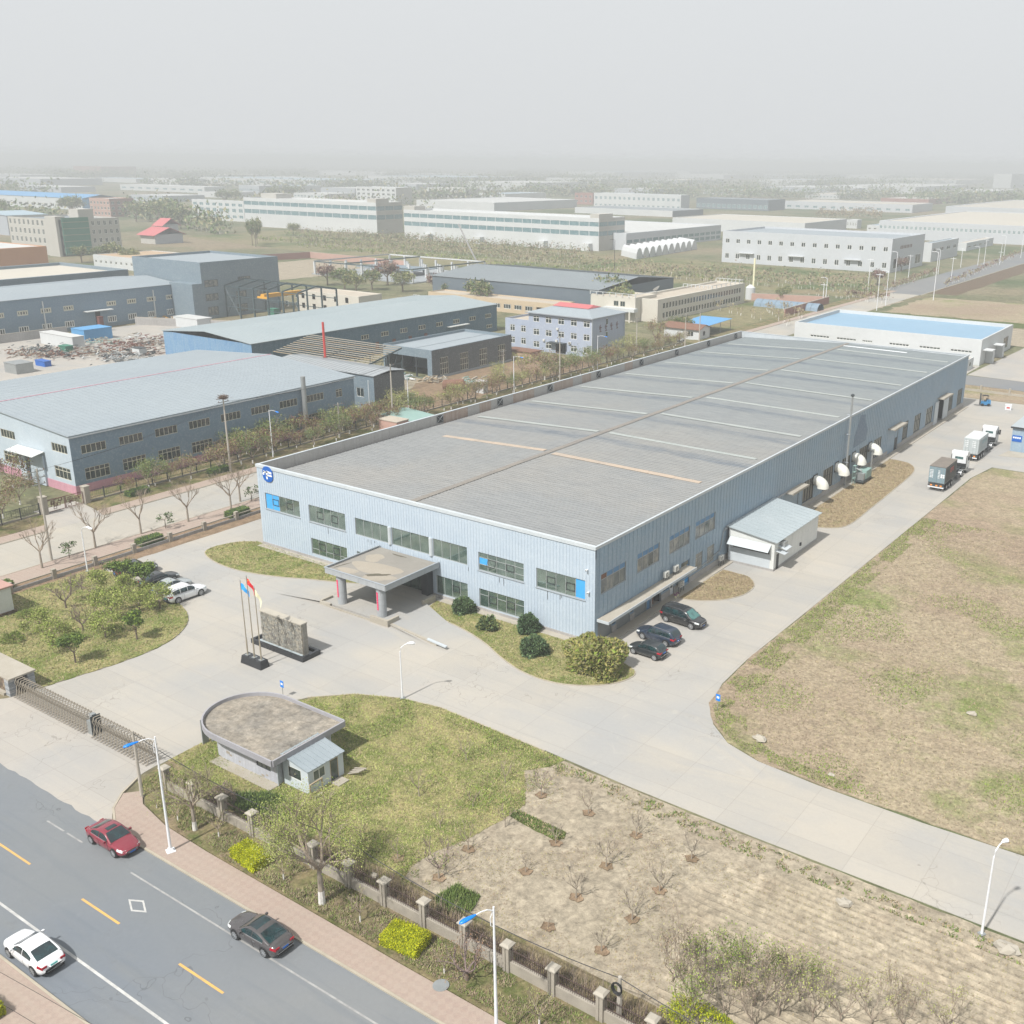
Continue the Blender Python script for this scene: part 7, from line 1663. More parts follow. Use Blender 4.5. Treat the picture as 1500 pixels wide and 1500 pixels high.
# ground patches in the middle distance
def patch(name, pts, mat, z=.02, amp=.5, seed=1, step=3): g = MB(mat); g.prism(rag(pts, amp, seed, step), -.04, z); setting(name, g)
patch('bare_plot', [(-54, 86), (-34.2, 56), (-34.2, 132), (-54, 128)], 'soil', .025); patch('bare_plot', [(-38, 54), (-34.2, 54), (-34.2, 60), (-53.5, 91), (-70, 91), (-52, 70.5), (-41, 70.4)], 'sandy_soil', .022); patch('grass_strip', [(-38.1, -3), (-34.1, -3), (-34.1, 56), (-38.1, 56)], 'verge', .03)
patch('bare_plot', [(-300, 170), (-240, 170), (-238, 272), (-300, 278)], 'sandy_soil', .02, 1); patch('meadow', [(-90, 300), (-33, 300), (-33, 330), (-60, 390), (-480, 420), (-480, 330), (-250, 290)], 'mid_field', .02, 2); patch('orchard_plot', [(-58, 200), (-34, 200), (-34, 272), (-58, 266)], 'mid_field', .02)
patch('bare_plot', [(-14, 222), (150, 222), (150, 262), (-14, 252)], 'sandy_soil', .02, 1); patch('straw_field', [(-12, 268), (200, 272), (200, 330), (-10, 318)], 'rough_field', .022, 1.5); patch('ditch_bank', [(-30, 255), (200, 262), (200, 272), (-30, 266)], 'green_patch', .024, .8); patch('track', [(-28, 270), (-16, 262), (-14, 300), (-28, 300)], 'sandy_soil', .026, .6)
patch('track', [(20, 330), (60, 326), (200, 520), (150, 520)], 'sandy_soil', .026, 2)
g = MB('far_asphalt'); g.prism([(-15.9, 160), (XR, 157), (XR, 168), (-15.9, 171)], -.04, .034); setting('back_road', g); g = MB('drive_concrete'); g.prism([(42.5, 171.2), (56, 170.5), (62, 230), (52, 240), (45, 226)], -.04, .03); setting('apron', g)
g = MB('drive_concrete'); g.prism([(10, 171.3), (42, 171.2), (42, 184.5), (10, 184.5)], -.04, .028); setting('apron', g); patch('grass_strip', [(-8, 145.3), (XR, 147.3), (XR, 156.5), (-14, 159.5)], 'rough_field', .024, .3)
g = MB('far_asphalt'); g.prism([(-33, 322), (-15, 322), (-15, 1500), (-33, 1500)], -.04, .04); setting('far_road', g); setting('kerb', kerb_mb([(-15, 322), (-15, 900)], 'kerb_stone', .4, .12)); patch('far_verge', [(-14.6, 330), (-4, 330), (-4, 900), (-14.6, 900)], 'dark_soil', .03, .5, 3, 8)
rail = rail_fence; t = thing('mesh_fence', 'low tan mesh fence with piers along the back road', 'fence', (44, 153, 0))
for k in range(20): g = MB('ledge'); g.box(k*6, -.2, 0, k*6+.4, .2, 1.5); part('pier', g, t)
g = MB('ledge'); g.box(0, -.08, 0, 120, .08, .5); part('base_wall', g, t)
g = MB('rust_brown')
for k in range(400): g.box(k*.3+.1, -.01, .5, k*.3+.13, .01, 1.3, skip='tb')
part('bars', g, t, kind='stuff')
# ------------------------------------------------------------------ far factories (size and place measured from their corner edges)
def cbox(b, ty, lx, rx, hmin=3):
    P = at(*b); h = max(hmin, height(b, (b[0], ty)))
    def solve(ax, target):
        lo, hi = 0.5, 900.0
        for _ in range(50):
            m_ = (lo+hi)/2; Q = (P.x-m_, P.y, h*.5) if ax == 'x' else (P.x, P.y+m_, h*.5)
            u = px(Q)[0]
            if (u > target) if ax == 'x' else (u < target): lo = m_
            else: hi = m_
        return lo
    return P.x-solve('x', lx), P.x, P.y, P.y+solve('y', rx), h
def far(nm, lab, cat, b, ty, lx, rx, wm, rm, sm=None, S=(), E=(), par=.4, gm='dark_glass', fm='frame_white', band=False, pitched=None, rise=1.5, group=None):
    """S, E: rows of (n, z0 fraction, z1 fraction, fill) windows on the south / east face"""
    x0, x1, y0, y1, h = cbox(b, ty, lx, rx)
    def rows(spec, Ln):
        out = []
        for (n, a, c, fill) in spec:
            stp = Ln/n
            for k in range(n): out.append((stp*k+stp*(1-fill)/2, stp*k+stp*(1+fill)/2, h*a, h*c))
        return out
    hs_, he_ = rows(S, x1-x0), rows(E, y1-y0)
    if pitched: t = gable(nm, lab, cat, x0, x1, y0, y1, h, rise, wm, rm, pitched, sm or wm, he_, hs_, over=.4, seam=False, group=group)
    else: t = flat(nm, lab, cat, x0, x1, y0, y1, h-par, wm, rm, sm or wm, he_, hs_, par, group=group)
    for face, hl in (('S', hs_), ('E', he_)):
        for hh in hl:
            if band:
                g = MB(gm)
                if face == 'S': g.box(x0+hh[0]-x1, .1, hh[2], x0+hh[1]-x1, .14, hh[3])
                else: g.box(-.14, hh[0], hh[2], -.1, hh[1], hh[3])
                part('window', g, t)
            else: wins(t, face, x0, x1, y0, [hh], 2, 1, fm, gm, False, .18)
    return t, (x0, x1, y0, y1, h)
simple('far_cream', (.42, .41, .375), (.39, .38, .35), .03, .85, obj=False); simple('far_grey_blue', (.34, .37, .41), (.37, .40, .43), .03, .7, obj=False); simple('far_sky', (.30, .40, .47), (.33, .42, .48), .03, .5, obj=False)
t, b_ = far('far_factory', 'wide pale grey-blue factory with two rows of small windows at right', 'factory', (1303, 400), 350, 1058, 1353, 'pale_wall', 'hall_roof', 'pale_wall', [(15, .13, .30, .38), (15, .62, .76, .38)], [(3, .1, .4, .5)], .9)
g = MB('rust_brown'); [g.box(.05, 12+k*2.2, 10, .1, 13.2+k*2.2, 11.4) for k in range(8)]; part('faded_lettering', g, t, kind='stuff')
for u in (22, 48, 76): g = MB('white_wall'); g.box(-98+u, -1.5, 4.8, -98+u+8, -.05, 5.0); part('door_canopy', g, t)
far('far_factory', 'light blue roofed building right behind the grey-blue factory', 'factory', (1362.7, 384), 356, 1352, 1403, 'pale_wall', 'far_sky', 'white_wall', (), [(4, .5, .7, .5)], .5)
far('far_factory', 'beige roofed low factory along the far road', 'factory', (1415, 368), 356, 1401, 1455, 'pale_wall', 'beige_roof', 'white_wall', (), [(5, .4, .6, .5)], .2)
far('far_factory', 'white sawtooth-roofed factory behind the grey-blue one', 'factory', (1178, 345), 327, 985, 1240, 'pale_wall', 'beige_roof', 'white_wall', (), (), .3)
t, q5 = far('far_factory', 'long cream factory with two dark ribbon windows, right of the pair', 'factory', (877, 368), 320, 592, 915, 'far_cream', 'white_roof', 'white_wall', [(22, .46, .60, .94), (22, .75, .88, .94)], [(3, .46, .60, .94), (3, .75, .88, .94)], 1.2, 'band_glass', band=True)
g = MB('far_cream'); g.box(-6, 0.2, q5[4]-.3, -.2, 14, q5[4]+2.2); g.box(-(q5[1]-q5[0]), .2, q5[4]-.3, -(q5[1]-q5[0])+9, 10, q5[4]+2.2); part('stair_tower', g, t)
for k in (.12, .4, .72, .93): xx = -(q5[1]-q5[0])*(1-k); g = MB('white_wall'); g.box(xx, -4, 0, xx+6, -.05, 4.0); part('entrance_porch', g, t)
far('far_factory', 'grey side wing with ribbon windows and broad white roof beside the long cream factory', 'factory', (917, 367), 342, 740, 1056, 'pale_wall', 'white_roof', 'pale_wall', (), [(16, .1, .3, .8), (16, .42, .6, .8)], .4, 'band_glass', band=True)
t, q6 = far('far_factory', 'long cream factory with two dark ribbon windows, left of the pair', 'factory', (553, 343), 297, 358, 590, 'far_cream', 'white_roof', 'white_wall', [(16, .46, .60, .94), (16, .75, .88, .94)], [(3, .46, .60, .94), (3, .75, .88, .94)], 1.2, 'band_glass', band=True)
g = MB('far_cream'); g.box(-8, .2, q6[4]-.3, -.2, 12, q6[4]+2.4); g.box(-120, 6, q6[4]-.3, -104, 20, q6[4]+3); part('stair_tower', g, t)
far('far_factory', 'cream block with punched windows joined to the left end of the long factory', 'factory', (359, 325), 295, 282, 366, 'far_cream', 'white_roof', 'white_wall', [(8, .14, .3, .6), (8, .43, .62, .6), (8, .72, .88, .6)], (), 1.0, 'band_glass')
far('far_block', 'cream four-storey block behind the two long factories', 'building', (581, 302), 275, 522, 604, 'far_cream', 'white_roof', 'white_wall', [(8, .12+.22*k, .24+.22*k, .5) for k in range(4)], (), .8)
far('far_block', 'low cream building with dark window row behind the white roofs', 'building', (682, 290), 276, 625, 703, 'far_cream', 'beige_roof', 'white_wall', [(9, .3, .6, .6)], (), .5)
far('far_factory', 'broad white roofed factory above the cream factory roofline', 'factory', (724, 310), 297, 610, 845, 'pale_wall', 'white_roof', 'white_wall', (), (), .4)
far('far_factory', 'white and sky blue factory with two rows of dark windows', 'factory', (997, 310), 286, 870, 1010, 'far_grey_blue', 'far_sky', 'white_wall', [(18, .2, .32, .5), (18, .6, .8, .5)], (), 1.5, 'band_glass')
far('far_block', 'small red brick block left of the white and sky blue factory', 'building', (868, 300), 283, 842, 876, 'brick_red', 'white_roof', 'brick_red', [(4, .2, .4, .5), (4, .6, .8, .5)], ())
far('far_factory', 'low dark slate roof in front of the white and sky blue factory', 'factory', (985, 318), 309, 842, 1030, 'dark_shed_wall', 'slate_roof', 'white_wall', (), (), .3)
far('far_factory', 'long dark grey shed beyond the sky blue factory', 'factory', (1125, 309), 293, 1020, 1150, 'dark_shed_wall', 'slate_roof', 'dark_shed_wall', [(14, .15, .5, .7)], (), .3, 'band_glass')
far('far_factory', 'beige roofed long factory at right behind the white one', 'factory', (1336, 312), 300, 1150, 1366, 'pale_wall', 'beige_roof', 'pale_wall', [(14, .2, .5, .5)], (), .3, 'band_glass')
far('far_factory', 'pale factory with window strip running off the right edge', 'factory', (1560, 362), 334, 1287, 1640, 'pale_wall', 'beige_roof', 'pale_wall', [(40, .55, .75, .6)], (), .4, 'band_glass')
far('far_factory', 'beige roof behind the window strip factory at far right', 'factory', (1570, 322), 308, 1385, 1640, 'pale_wall', 'beige_roof', 'pale_wall', (), (), .3)
far('far_shed', 'small white shed with dark windows left of the poles', 'building', (1255, 335), 322, 1240, 1262, 'white_wall', 'white_roof', 'white_wall', [(4, .3, .7, .5)], ())
far('far_factory', 'white low factory with teal piping at right of the small shed', 'factory', (1350, 342), 333, 1270, 1400, 'pale_wall', 'far_sky', 'white_wall', [(10, .3, .6, .5)], ())
# left far group
far('far_factory', 'long bright blue roofed factory at the far left', 'factory', (122, 308), 291, -60, 177, 'bright_blue_roof', 'bright_blue_roof', 'white_wall', [(20, .2, .45, .5)], (), .3, pitched='x', rise=3)
far('far_block', 'brick red block with arched window rows behind the green netted building', 'building', (163, 318), 291, 132, 197, 'brick_red', 'white_roof', 'brick_pale', [(6, .1+.29*k, .26+.29*k, .5) for k in range(3)], [(4, .1+.29*k, .26+.29*k, .5) for k in range(3)], .6)
far('far_factory', 'grey-blue low hall with pale blue roof at the far left edge', 'factory', (14, 345), 316, -60, 72, 'far_grey_blue', 'far_sky', 'far_grey_blue', (), (), .3, pitched='y', rise=1.5)
t, qn = far('netted_building', 'cream building with green safety netting over its middle face', 'building', (93, 376), 322, 15, 177, 'far_cream', 'slate_roof', 'far_cream', [(11, .08+.24*k, .24+.24*k, .45) for k in range(4)], [(10, .08+.24*k, .22+.24*k, .5) for k in range(4)], .8)
g = MB('net_green'); D = qn[3]-qn[2]; g.box(.3, D*.04, .5, .8, D*.47, qn[4]+.8); nto = part('safety_net', g, t); g = MB('far_cream'); g.box(-9, -1.5, 0, -.0, 3.5, qn[4]+1.5); part('stair_tower', g, t)
g = MB('steel_pole')
for k in range(6): g.box(.82, D*.04, 1+k*3, .95, D*.47, 1.2+k*3)
part('scaffold_rail', g, t, kind='stuff'); g = MB('far_cream'); g.box(-9, D*.35, qn[4]-1, -1, D*.6, qn[4]+4.5); part('roof_block', g, t)
P = at(74, 402); h_ = height((74, 402), (74, 361)); flat('orange_hall', 'orange-brown walled hall with white roof at the left edge', 'hall', P.x-60, P.x, P.y-110, P.y, h_, 'orange_wall', 'white_roof', 'orange_wall', (), (), .15)
far('tan_hall', 'low hall with tan patched roof and white wall behind the grey block', 'hall', (245, 402), 383, 137, 330, 'white_wall', 'tan_roof', 'white_wall', [(14, .35, .6, .4)], (), .2)
x0, x1, y0, y1, h = cbox((228, 358), 344, 206, 268)
t = gable('villa', 'two-storey villa with bright red hipped roofs', 'house', x0, x1, y0, y1, h, 3.5, 'far_grey_blue', 'red_roof', 'x', 'far_cream', (), (), over=1.5, seam=False)
x0b, x1b, y0b, y1b, hb = cbox((240, 345), 334, 228, 262); t2 = gable('villa', 'upper red roofed block rising behind the villa', 'house', x0b, x1b, y0b, y1b, hb+2, 3.5, 'far_grey_blue', 'red_roof', 'x', 'far_cream', (), (), over=1.5, seam=False)
# hazy background rows
bgs = [(60, 272, 262, -30, 150, 'white_roof'), (300, 283, 274, 176, 330, 'white_roof'), (262, 273, 262, 222, 300, 'white_roof'), (380, 284, 272, 350, 420, 'white_roof'), (430, 283, 272, 400, 470, 'far_sky'), (470, 274, 264, 290, 560, 'far_sky'), (520, 285, 276, 470, 600, 'white_roof'), (650, 270, 260, 535, 760, 'far_sky'),
       (770, 280, 268, 680, 860, 'white_roof'), (700, 264, 256, 600, 730, 'white_roof'), (760, 250, 246, 728, 790, 'white_roof'), (900, 258, 252, 830, 990, 'far_sky'), (1000, 272, 264, 945, 1060, 'beige_roof'), (1060, 262, 256, 990, 1120, 'white_roof'), (1180, 272, 264, 1110, 1230, 'far_grey_blue'), (1250, 283, 276, 1120, 1300, 'white_roof'),
       (1340, 284, 274, 1220, 1420, 'white_roof'), (1400, 270, 264, 1280, 1450, 'beige_roof'), (1360, 300, 292, 1290, 1400, 'brick_red'), (1440, 290, 281, 1380, 1490, 'white_roof'), (1480, 276, 255, 1455, 1540, 'far_grey_blue'), (150, 258, 244, 108, 200, 'brick_red'), (60, 296, 286, -40, 120, 'white_roof'), (330, 262, 256, 270, 400, 'beige_roof'), (1180, 262, 256, 1100, 1260, 'beige_roof'), (560, 258, 253, 470, 620, 'white_roof'), (880, 268, 262, 800, 940, 'white_roof'), (240, 296, 287, 190, 300, 'white_roof'), (330, 290, 282, 290, 372, 'white_roof'), (480, 292, 284, 430, 520, 'white_roof'), (90, 282, 274, 20, 140, 'white_roof'), (200, 268, 262, 130, 240, 'far_sky'), (420, 266, 260, 360, 470, 'white_roof'), (610, 278, 270, 560, 660, 'white_roof'), (740, 292, 284, 700, 800, 'far_sky'), (830, 274, 268, 790, 880, 'white_roof'), (950, 284, 277, 900, 1000, 'white_roof'), (1090, 286, 279, 1030, 1120, 'far_sky'), (1010, 256, 251, 930, 1060, 'white_roof'), (30, 262, 256, -40, 90, 'white_roof'), (1300, 262, 257, 1230, 1350, 'white_roof'), (640, 262, 257, 590, 690, 'far_sky'), (500, 256, 251, 440, 560, 'white_roof'), (1230, 292, 285, 1180, 1270, 'beige_roof')]
names = ['hazy white roofed works', 'hazy pale works', 'dim low factory', 'faint factory row', 'washed-out warehouse']
where = {0: 'far left edge', 1: 'left third', 2: 'centre left', 3: 'centre', 4: 'centre right', 5: 'right'}
rb = random.Random(31)
for i, (bx_, by, ty, lx, rx, rm) in enumerate(bgs):
    xx = min(5, max(0, int(bx_/250))); dist_ = 'nearer' if by > 280 else ('middle' if by > 265 else 'farthest'); lab = f'{names[i % 5]}, {dist_} row, {["far left", "left", "left of centre", "centre", "right of centre", "far right"][xx]}, {["narrow", "wide"][(rx-lx) > 110]}, {rm.replace("_roof", "").replace("far_", "").replace("_", " ")}'
    wmx = 'brick_red' if rm == 'brick_red' else ('far_grey_blue' if i % 3 == 0 else 'white_wall')
    far('distant_factory', lab, 'factory', (bx_, by), ty, lx, rx, wmx, 'far_cream' if rm == 'brick_red' else rm, wmx, [(10, .35, .6, .5)] if by > 268 and i % 2 else (), (), .3, 'band_glass', band=True, group='hazy factories near the horizon')
# polytunnels beside the cream factory, grey barriers
t = thing('polytunnel_row', 'row of white plastic tunnels in front of the grey factory wing', 'greenhouse', at(932, 380))
P0, P1 = at(932, 381), at(1022, 366)
g = MB('white_wall'); n = 10
for k in range(n):
    a = (P0+(P1-P0)*(k/n))-P0; b2 = (P0+(P1-P0)*((k+.94)/n))-P0; bk = Vector((-18, 14, 0)); 
    for q in range(6):
        t0, t1 = math.pi*q/6, math.pi*(q+1)/6; d = (b2-a); f_ = lambda th: a+d*(.5-.5*math.cos(th))+Vector((0, 0, 5.5*math.sin(th)))
        g.q((f_(t0), f_(t1), f_(t1)+bk, f_(t0)+bk))
    g.q([a+d*(.5-.5*math.cos(math.pi*q/6))+Vector((0, 0, 5.5*math.sin(math.pi*q/6))) for q in range(7)])
part('tunnel', g, t, kind='stuff')
# far lamp posts and poles along the far road
r_ = random.Random(5)
lp = [(866, 380, 350), (789, 377, 352)]
for i, (u, v, tp) in enumerate([(1330, 412, 373), (1374, 402, 366), (1393, 411, 377), (1367, 440, 370), (1284, 455, 400), (1297, 448, 398), (1407, 392, 363), (1432, 389, 362), (1441, 388, 350), (1465, 383, 357), (1464, 388, 368), (1470, 378, 346), (1495, 378, 340), (1209, 445, 408), (1271, 428, 378), (1310, 420, 370), (1205, 445, 415), (900, 395, 352)]):
    P = at(u, v); h = height((u, v), (u, tp)); t = thing('road_lamp' if i % 2 else 'utility_pole', f'thin pale {"lamp post" if i % 2 else "pole"} by the far road, {"%d%s from the left" % (sorted([1330,1374,1393,1367,1284,1297,1407,1432,1441,1465,1464,1470,1495,1209,1271,1310,1205,900]).index(u)+1, "th")}', 'lamp post' if i % 2 else 'pole', (P.x, P.y, 0), 0, 'thin posts along the far road')
    g = MB('black_metal' if u == 900 else 'pole_white'); g.cyl(0, 0, 0, h, .15, .1, n=6)
    if i % 2: g.tube([(0, 0, h), (-.8, 0, h+.3), (-2.4, 0, h+.2)], .09, 5)
    else: g.box(-1.2, -.06, h-.6, 1.2, .06, h-.45)
    part('post', g, t)
# ------------------------------------------------------------------ vegetation
simple('bark', (.16, .125, .095), (.11, .088, .07), 3, .95); simple('bark_pale', (.30, .26, .21), (.23, .2, .165), 3, .95); simple('lime_wash', (.66, .65, .62), (.52, .51, .48), 3, .9); simple('twig', (.3, .245, .19), (.24, .195, .155), 2, .95); simple('twig_mauve', (.20, .15, .14), (.15, .115, .11), 2, .95)
def leafmat(name, c, var=.5, tr=.25):
    m, nt, b = newmat(name); oi = N(nt, 'ShaderNodeObjectInfo'); v = coord(nt, True)
    wn = noise(nt, v, 1.1, 3, .6); f = ramp(nt, wn, .3, .7)
    o = mixc(nt, f, tuple(x*(1-var*.55) for x in c), tuple(min(1, x*(1+var*.5)) for x in c))
    L(nt, o, b.inputs['Base Color']); b.inputs['Roughness'].default_value = .7; b.inputs['Specular IOR Level'].default_value = .25
    b.inputs['Transmission Weight'].default_value = 0
    return m
leafmat('leaf_pine', (.075, .13, .06)); leafmat('leaf_pine_light', (.13, .19, .08)); leafmat('leaf_mid', (.09, .14, .03)); leafmat('leaf_fresh', (.19, .26, .04)); leafmat('leaf_olive', (.2, .215, .07)); leafmat('leaf_gold', (.30, .27, .09)); leafmat('leaf_khaki', (.27, .25, .13))
leafmat('leaf_lime', (.47, .48, .01)); leafmat('leaf_lime_dark', (.24, .28, .01)); leafmat('leaf_red', (.14, .06, .055)); leafmat('leaf_dark', (.05, .08, .03)); leafmat('leaf_bud', (.33, .36, .11)); leafmat('leaf_hazy', (.13, .17, .08)); leafmat('leaf_rust', (.20, .12, .07)); leafmat('leaf_straw', (.32, .26, .15)); leafmat('leaf_grass', (.14, .19, .05)); leafmat('leaf_brown', (.25, .19, .135))
def branches(mb, rnd, p, d, L_, r, lev, spread=.55, up=.15, n=(2, 3), tips=None, sides=5, shrink=.72, mi=0, minr=.006):
    q = p+d*L_; mid = p+d*L_*.5+Vector((rnd.uniform(-1, 1), rnd.uniform(-1, 1), rnd.uniform(-.5, .5)))*L_*.06
    mb.tube([p, mid, q], [r, r*.85, max(r*.7, minr)], max(3, sides), mi, cap=False)
    if lev == 0:
        if tips is not None: tips.append((q, d))
        return
    for k in range(rnd.randint(*n)):
        a = rnd.uniform(0, 2*math.pi); s = spread*rnd.uniform(.6, 1.25); e = d.cross(Vector((math.cos(a), math.sin(a), .3))).normalized()
        nd = (d+e*s+Vector((0, 0, up))).normalized(); st = p+d*L_*rnd.uniform(.55, 1.0) if k else q
        branches(mb, rnd, st, nd, L_*shrink*rnd.uniform(.8, 1.15), max(r*.62, minr), lev-1, spread, up, n, tips, sides-1, shrink, mi, minr)
    if tips is not None and lev <= 2: tips.append((q, d))
def leaves(mb, rnd, pts, n, sz, sp, mis=(0,), flat=0.0):
    for _ in range(n):
        p, d = rnd.choice(pts); c = p+Vector((rnd.gauss(0, sp), rnd.gauss(0, sp), rnd.gauss(0, sp*.8))); 
        u = Vector((rnd.gauss(0, 1), rnd.gauss(0, 1), rnd.gauss(0, 1)*(1-flat))).normalized(); v = u.cross(Vector((rnd.gauss(0, 1), rnd.gauss(0, 1), rnd.gauss(0, 1)))).normalized(); s = sz*rnd.uniform(.6, 1.3)
        b = len(mb.v); mb.v += [tuple(c-u*s), tuple(c+v*s*.5), tuple(c+u*s), tuple(c-v*s*.5)]; mb.f.append((b, b+1, b+2, b+3)); mb.m.append(rnd.choice(mis))
def make_tree(seed, trunk_h, trunk_r, L0, lev, mats_leaf, nleaf, lsz, lsp, spread=.55, up=.15, n=(2, 3), bark='bark', twig='twig', wash=0, minr=.008, lean=0, first=(4, 5), shrink=.72):
    rnd = random.Random(seed); tr = MB(bark); tips = []
    top = Vector((lean*trunk_h, lean*.4*trunk_h, trunk_h)); tr.tube([(0, 0, 0), (top.x*.4, top.y*.5, trunk_h*.5), top], [trunk_r*1.2, trunk_r, trunk_r*.8], 8)
    w = MB('lime_wash'); 
    if wash: w.tube([(0, 0, .0), (top.x*wash/trunk_h*.9, top.y*wash/trunk_h*.9, wash)], [trunk_r*1.28, trunk_r*1.1], 8)
    br = MB(twig)
    for k in range(rnd.randint(*first)):
        a = 2*math.pi*k/4.5+rnd.uniform(-.4, .4); d = Vector((math.cos(a)*spread*1.3, math.sin(a)*spread*1.3, .9)).normalized()
        branches(br, rnd, top-Vector((0, 0, trunk_h*.12*rnd.random())), d, L0*rnd.uniform(.8, 1.1), trunk_r*.6, lev, spread, up, n, tips, 5, shrink, 0, minr)
    cr = None
    if nleaf:
        cr = MB(*mats_leaf); leaves(cr, rnd, tips, nleaf, lsz, lsp, list(range(len(mats_leaf))))
    return tr.mesh('trunk'), br.mesh('branches'), cr.mesh('foliage') if cr else None, w.mesh('lime_wash') if wash else None
def put_tree(meshes, nm, lab, cat, x, y, s=1, rot=0, group=None, z=.08):
    t = thing(nm, lab, cat, (x, y, z), rot, group); t.scale = (s, s, s) if not hasattr(s, '__len__') else s
    tr = part('trunk', meshes[0], t); part('branches', meshes[1], t)
    if meshes[2]: part('crown', meshes[2], t)
    if meshes[3]: part('painted_band', meshes[3], tr, label='whitewashed lower trunk')
    return t
def shrub_mesh(seed, rx, ry, rz, n, sz, mats, lump=.25, base=.0, inner=.55):
    rnd = random.Random(seed); mb = MB(*mats); ph = [rnd.uniform(0, 6.3) for _ in range(6)]
    for _ in range(n):
        th = rnd.uniform(0, 2*math.pi); cz = rnd.uniform(-.35, 1); sr = math.sqrt(max(0, 1-cz*cz)); k = inner+(1-inner)*rnd.random()**.4
        lum = 1+lump*(math.sin(3*th+ph[0]+cz*2)*.5+math.sin(5*th+ph[1]-cz*4)*.3+math.sin(7*cz+ph[2])*.3)
        c = Vector((rx*sr*math.cos(th), ry*sr*math.sin(th), rz*cz))*k*lum; c.z = max(c.z+rz*.38+base, .02)
        nrm = Vector((sr*math.cos(th), sr*math.sin(th), cz+.2)).normalized(); u = (nrm+Vector((rnd.gauss(0, .6), rnd.gauss(0, .6), rnd.gauss(0, .6)))).normalized(); v = u.cross(Vector((rnd.gauss(0, 1), rnd.gauss(0, 1), rnd.gauss(0, 1)))).normalized(); s = sz*rnd.uniform(.6, 1.3)
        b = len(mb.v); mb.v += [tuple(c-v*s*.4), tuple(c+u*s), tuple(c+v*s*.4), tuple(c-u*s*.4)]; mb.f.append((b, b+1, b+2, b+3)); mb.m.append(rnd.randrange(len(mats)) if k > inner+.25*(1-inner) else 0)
    return mb.mesh('foliage')
def put_shrub(me, nm, lab, x, y, s=1, rot=0, group=None, cat='shrub', z=.1, stem=True):
    t = thing(nm, lab, cat, (x, y, z), rot, group); t.scale = (s, s, s) if not hasattr(s, '__len__') else s
    part('foliage', me, t)
    if stem: g = MB('bark'); g.tube([(0, 0, 0), (0, 0, .7)], [.08, .05], 6); part('stem', g, t)
    return t
# --- shrubs in the strip by the front wall
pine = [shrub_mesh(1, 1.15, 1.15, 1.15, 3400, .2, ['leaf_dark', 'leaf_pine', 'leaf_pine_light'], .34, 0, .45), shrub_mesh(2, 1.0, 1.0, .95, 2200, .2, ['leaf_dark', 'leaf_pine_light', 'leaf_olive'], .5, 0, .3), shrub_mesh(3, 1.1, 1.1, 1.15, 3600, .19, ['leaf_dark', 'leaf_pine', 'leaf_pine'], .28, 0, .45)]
for (q, me, s, lab) in (((680, 897), 0, 1.0, 'round dark green pine bush nearest the portico'), ((715, 922), 1, .95, 'looser olive green bush second from the portico'), ((774, 925), 2, 1.05, 'dense round green bush closest to the front wall'), ((783, 958), 0, 1.12, 'dark green bush at the edge of the big golden bush')):
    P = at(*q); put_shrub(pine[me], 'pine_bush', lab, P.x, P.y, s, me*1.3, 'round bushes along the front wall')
big = shrub_mesh(5, 3.0, 2.3, 2.4, 17000, .27, ['leaf_olive', 'leaf_gold', 'leaf_gold', 'leaf_khaki', 'leaf_olive', 'leaf_fresh'], .3, 0, .5); P = at(866, 990); put_shrub(big, 'large_bush', 'huge rounded golden green bush at the right front corner of the factory', P.x-.3, P.y+1.3)
# --- tree island
mag = [make_tree(s, 1.3, .09, .9, 3, ['leaf_mid', 'leaf_mid', 'leaf_fresh', 'leaf_mid'], 1900, .14, .2, .5, .35, (2, 3), minr=.012) for s in (21, 22)]
fresh = [make_tree(s, .9, .08, .95, 3, ['leaf_fresh', 'leaf_olive', 'leaf_bud'], 2300, .09, .28, .85, .05, (2, 3), minr=.012) for s in (31, 32, 33)]
mauve = [make_tree(s, .8, .09, .95, 4, ['leaf_brown'], 250, .05, .2, .6, .2, (2, 3), twig='twig_mauve', minr=.012) for s in (41,)]
isl = [((757, 0), 0, 0, 0)]
def at2(q): P = at(*q); return P.x, P.y
for (q, ms, s, lab) in (((201, 938), mag[0], 1.15, 'leafy dark green round tree nearest the concrete curve of the island'), ((111, 972), mag[1], 1.1, 'slim dark green tree nearest the gate on the island'), ((213, 868), mag[0], 1.35, 'tall dark leafed tree standing over the parked cars'), ((182, 862), mag[1], 1.2, 'broad dark green tree at the left of the parked cars'),
    ((78, 948), fresh[0], 1.25, 'yellow-green tree in the lower left of the island'), ((155, 935), fresh[1], 1.2, 'fresh green sprawling tree in the middle of the island'), ((134, 878), fresh[2], 1.3, 'pale yellow-green tree behind the bare mauve tree'), ((235, 893), fresh[0], 1.2, 'bright green low tree touching the white crossover'), ((165, 905), fresh[1], 1.35, 'wide spreading green tree in the island centre'), ((60, 925), fresh[2], 1.1, 'small yellowish tree near the kiosk side'), ((190, 880), fresh[2], 1.2, 'green tree between the parked cars and the bare tree'),
    ((97, 892), mauve[0], 1.3, 'leafless mauve tree on the left lawn'), ((122, 925), mauve[0], 1.1, 'second bare brownish tree amid the green ones'), ((120, 865), mauve[0], .8, 'thin bare sapling near the yard lamp'), ((205, 895), fresh[0], 1.0, 'low green shrub tree left of the white crossover')):
    x, y = at2(q); put_tree(ms, 'garden_tree', lab, 'tree', x, y, s*.84, q[0]*.7, 'trees on the left lawn island')
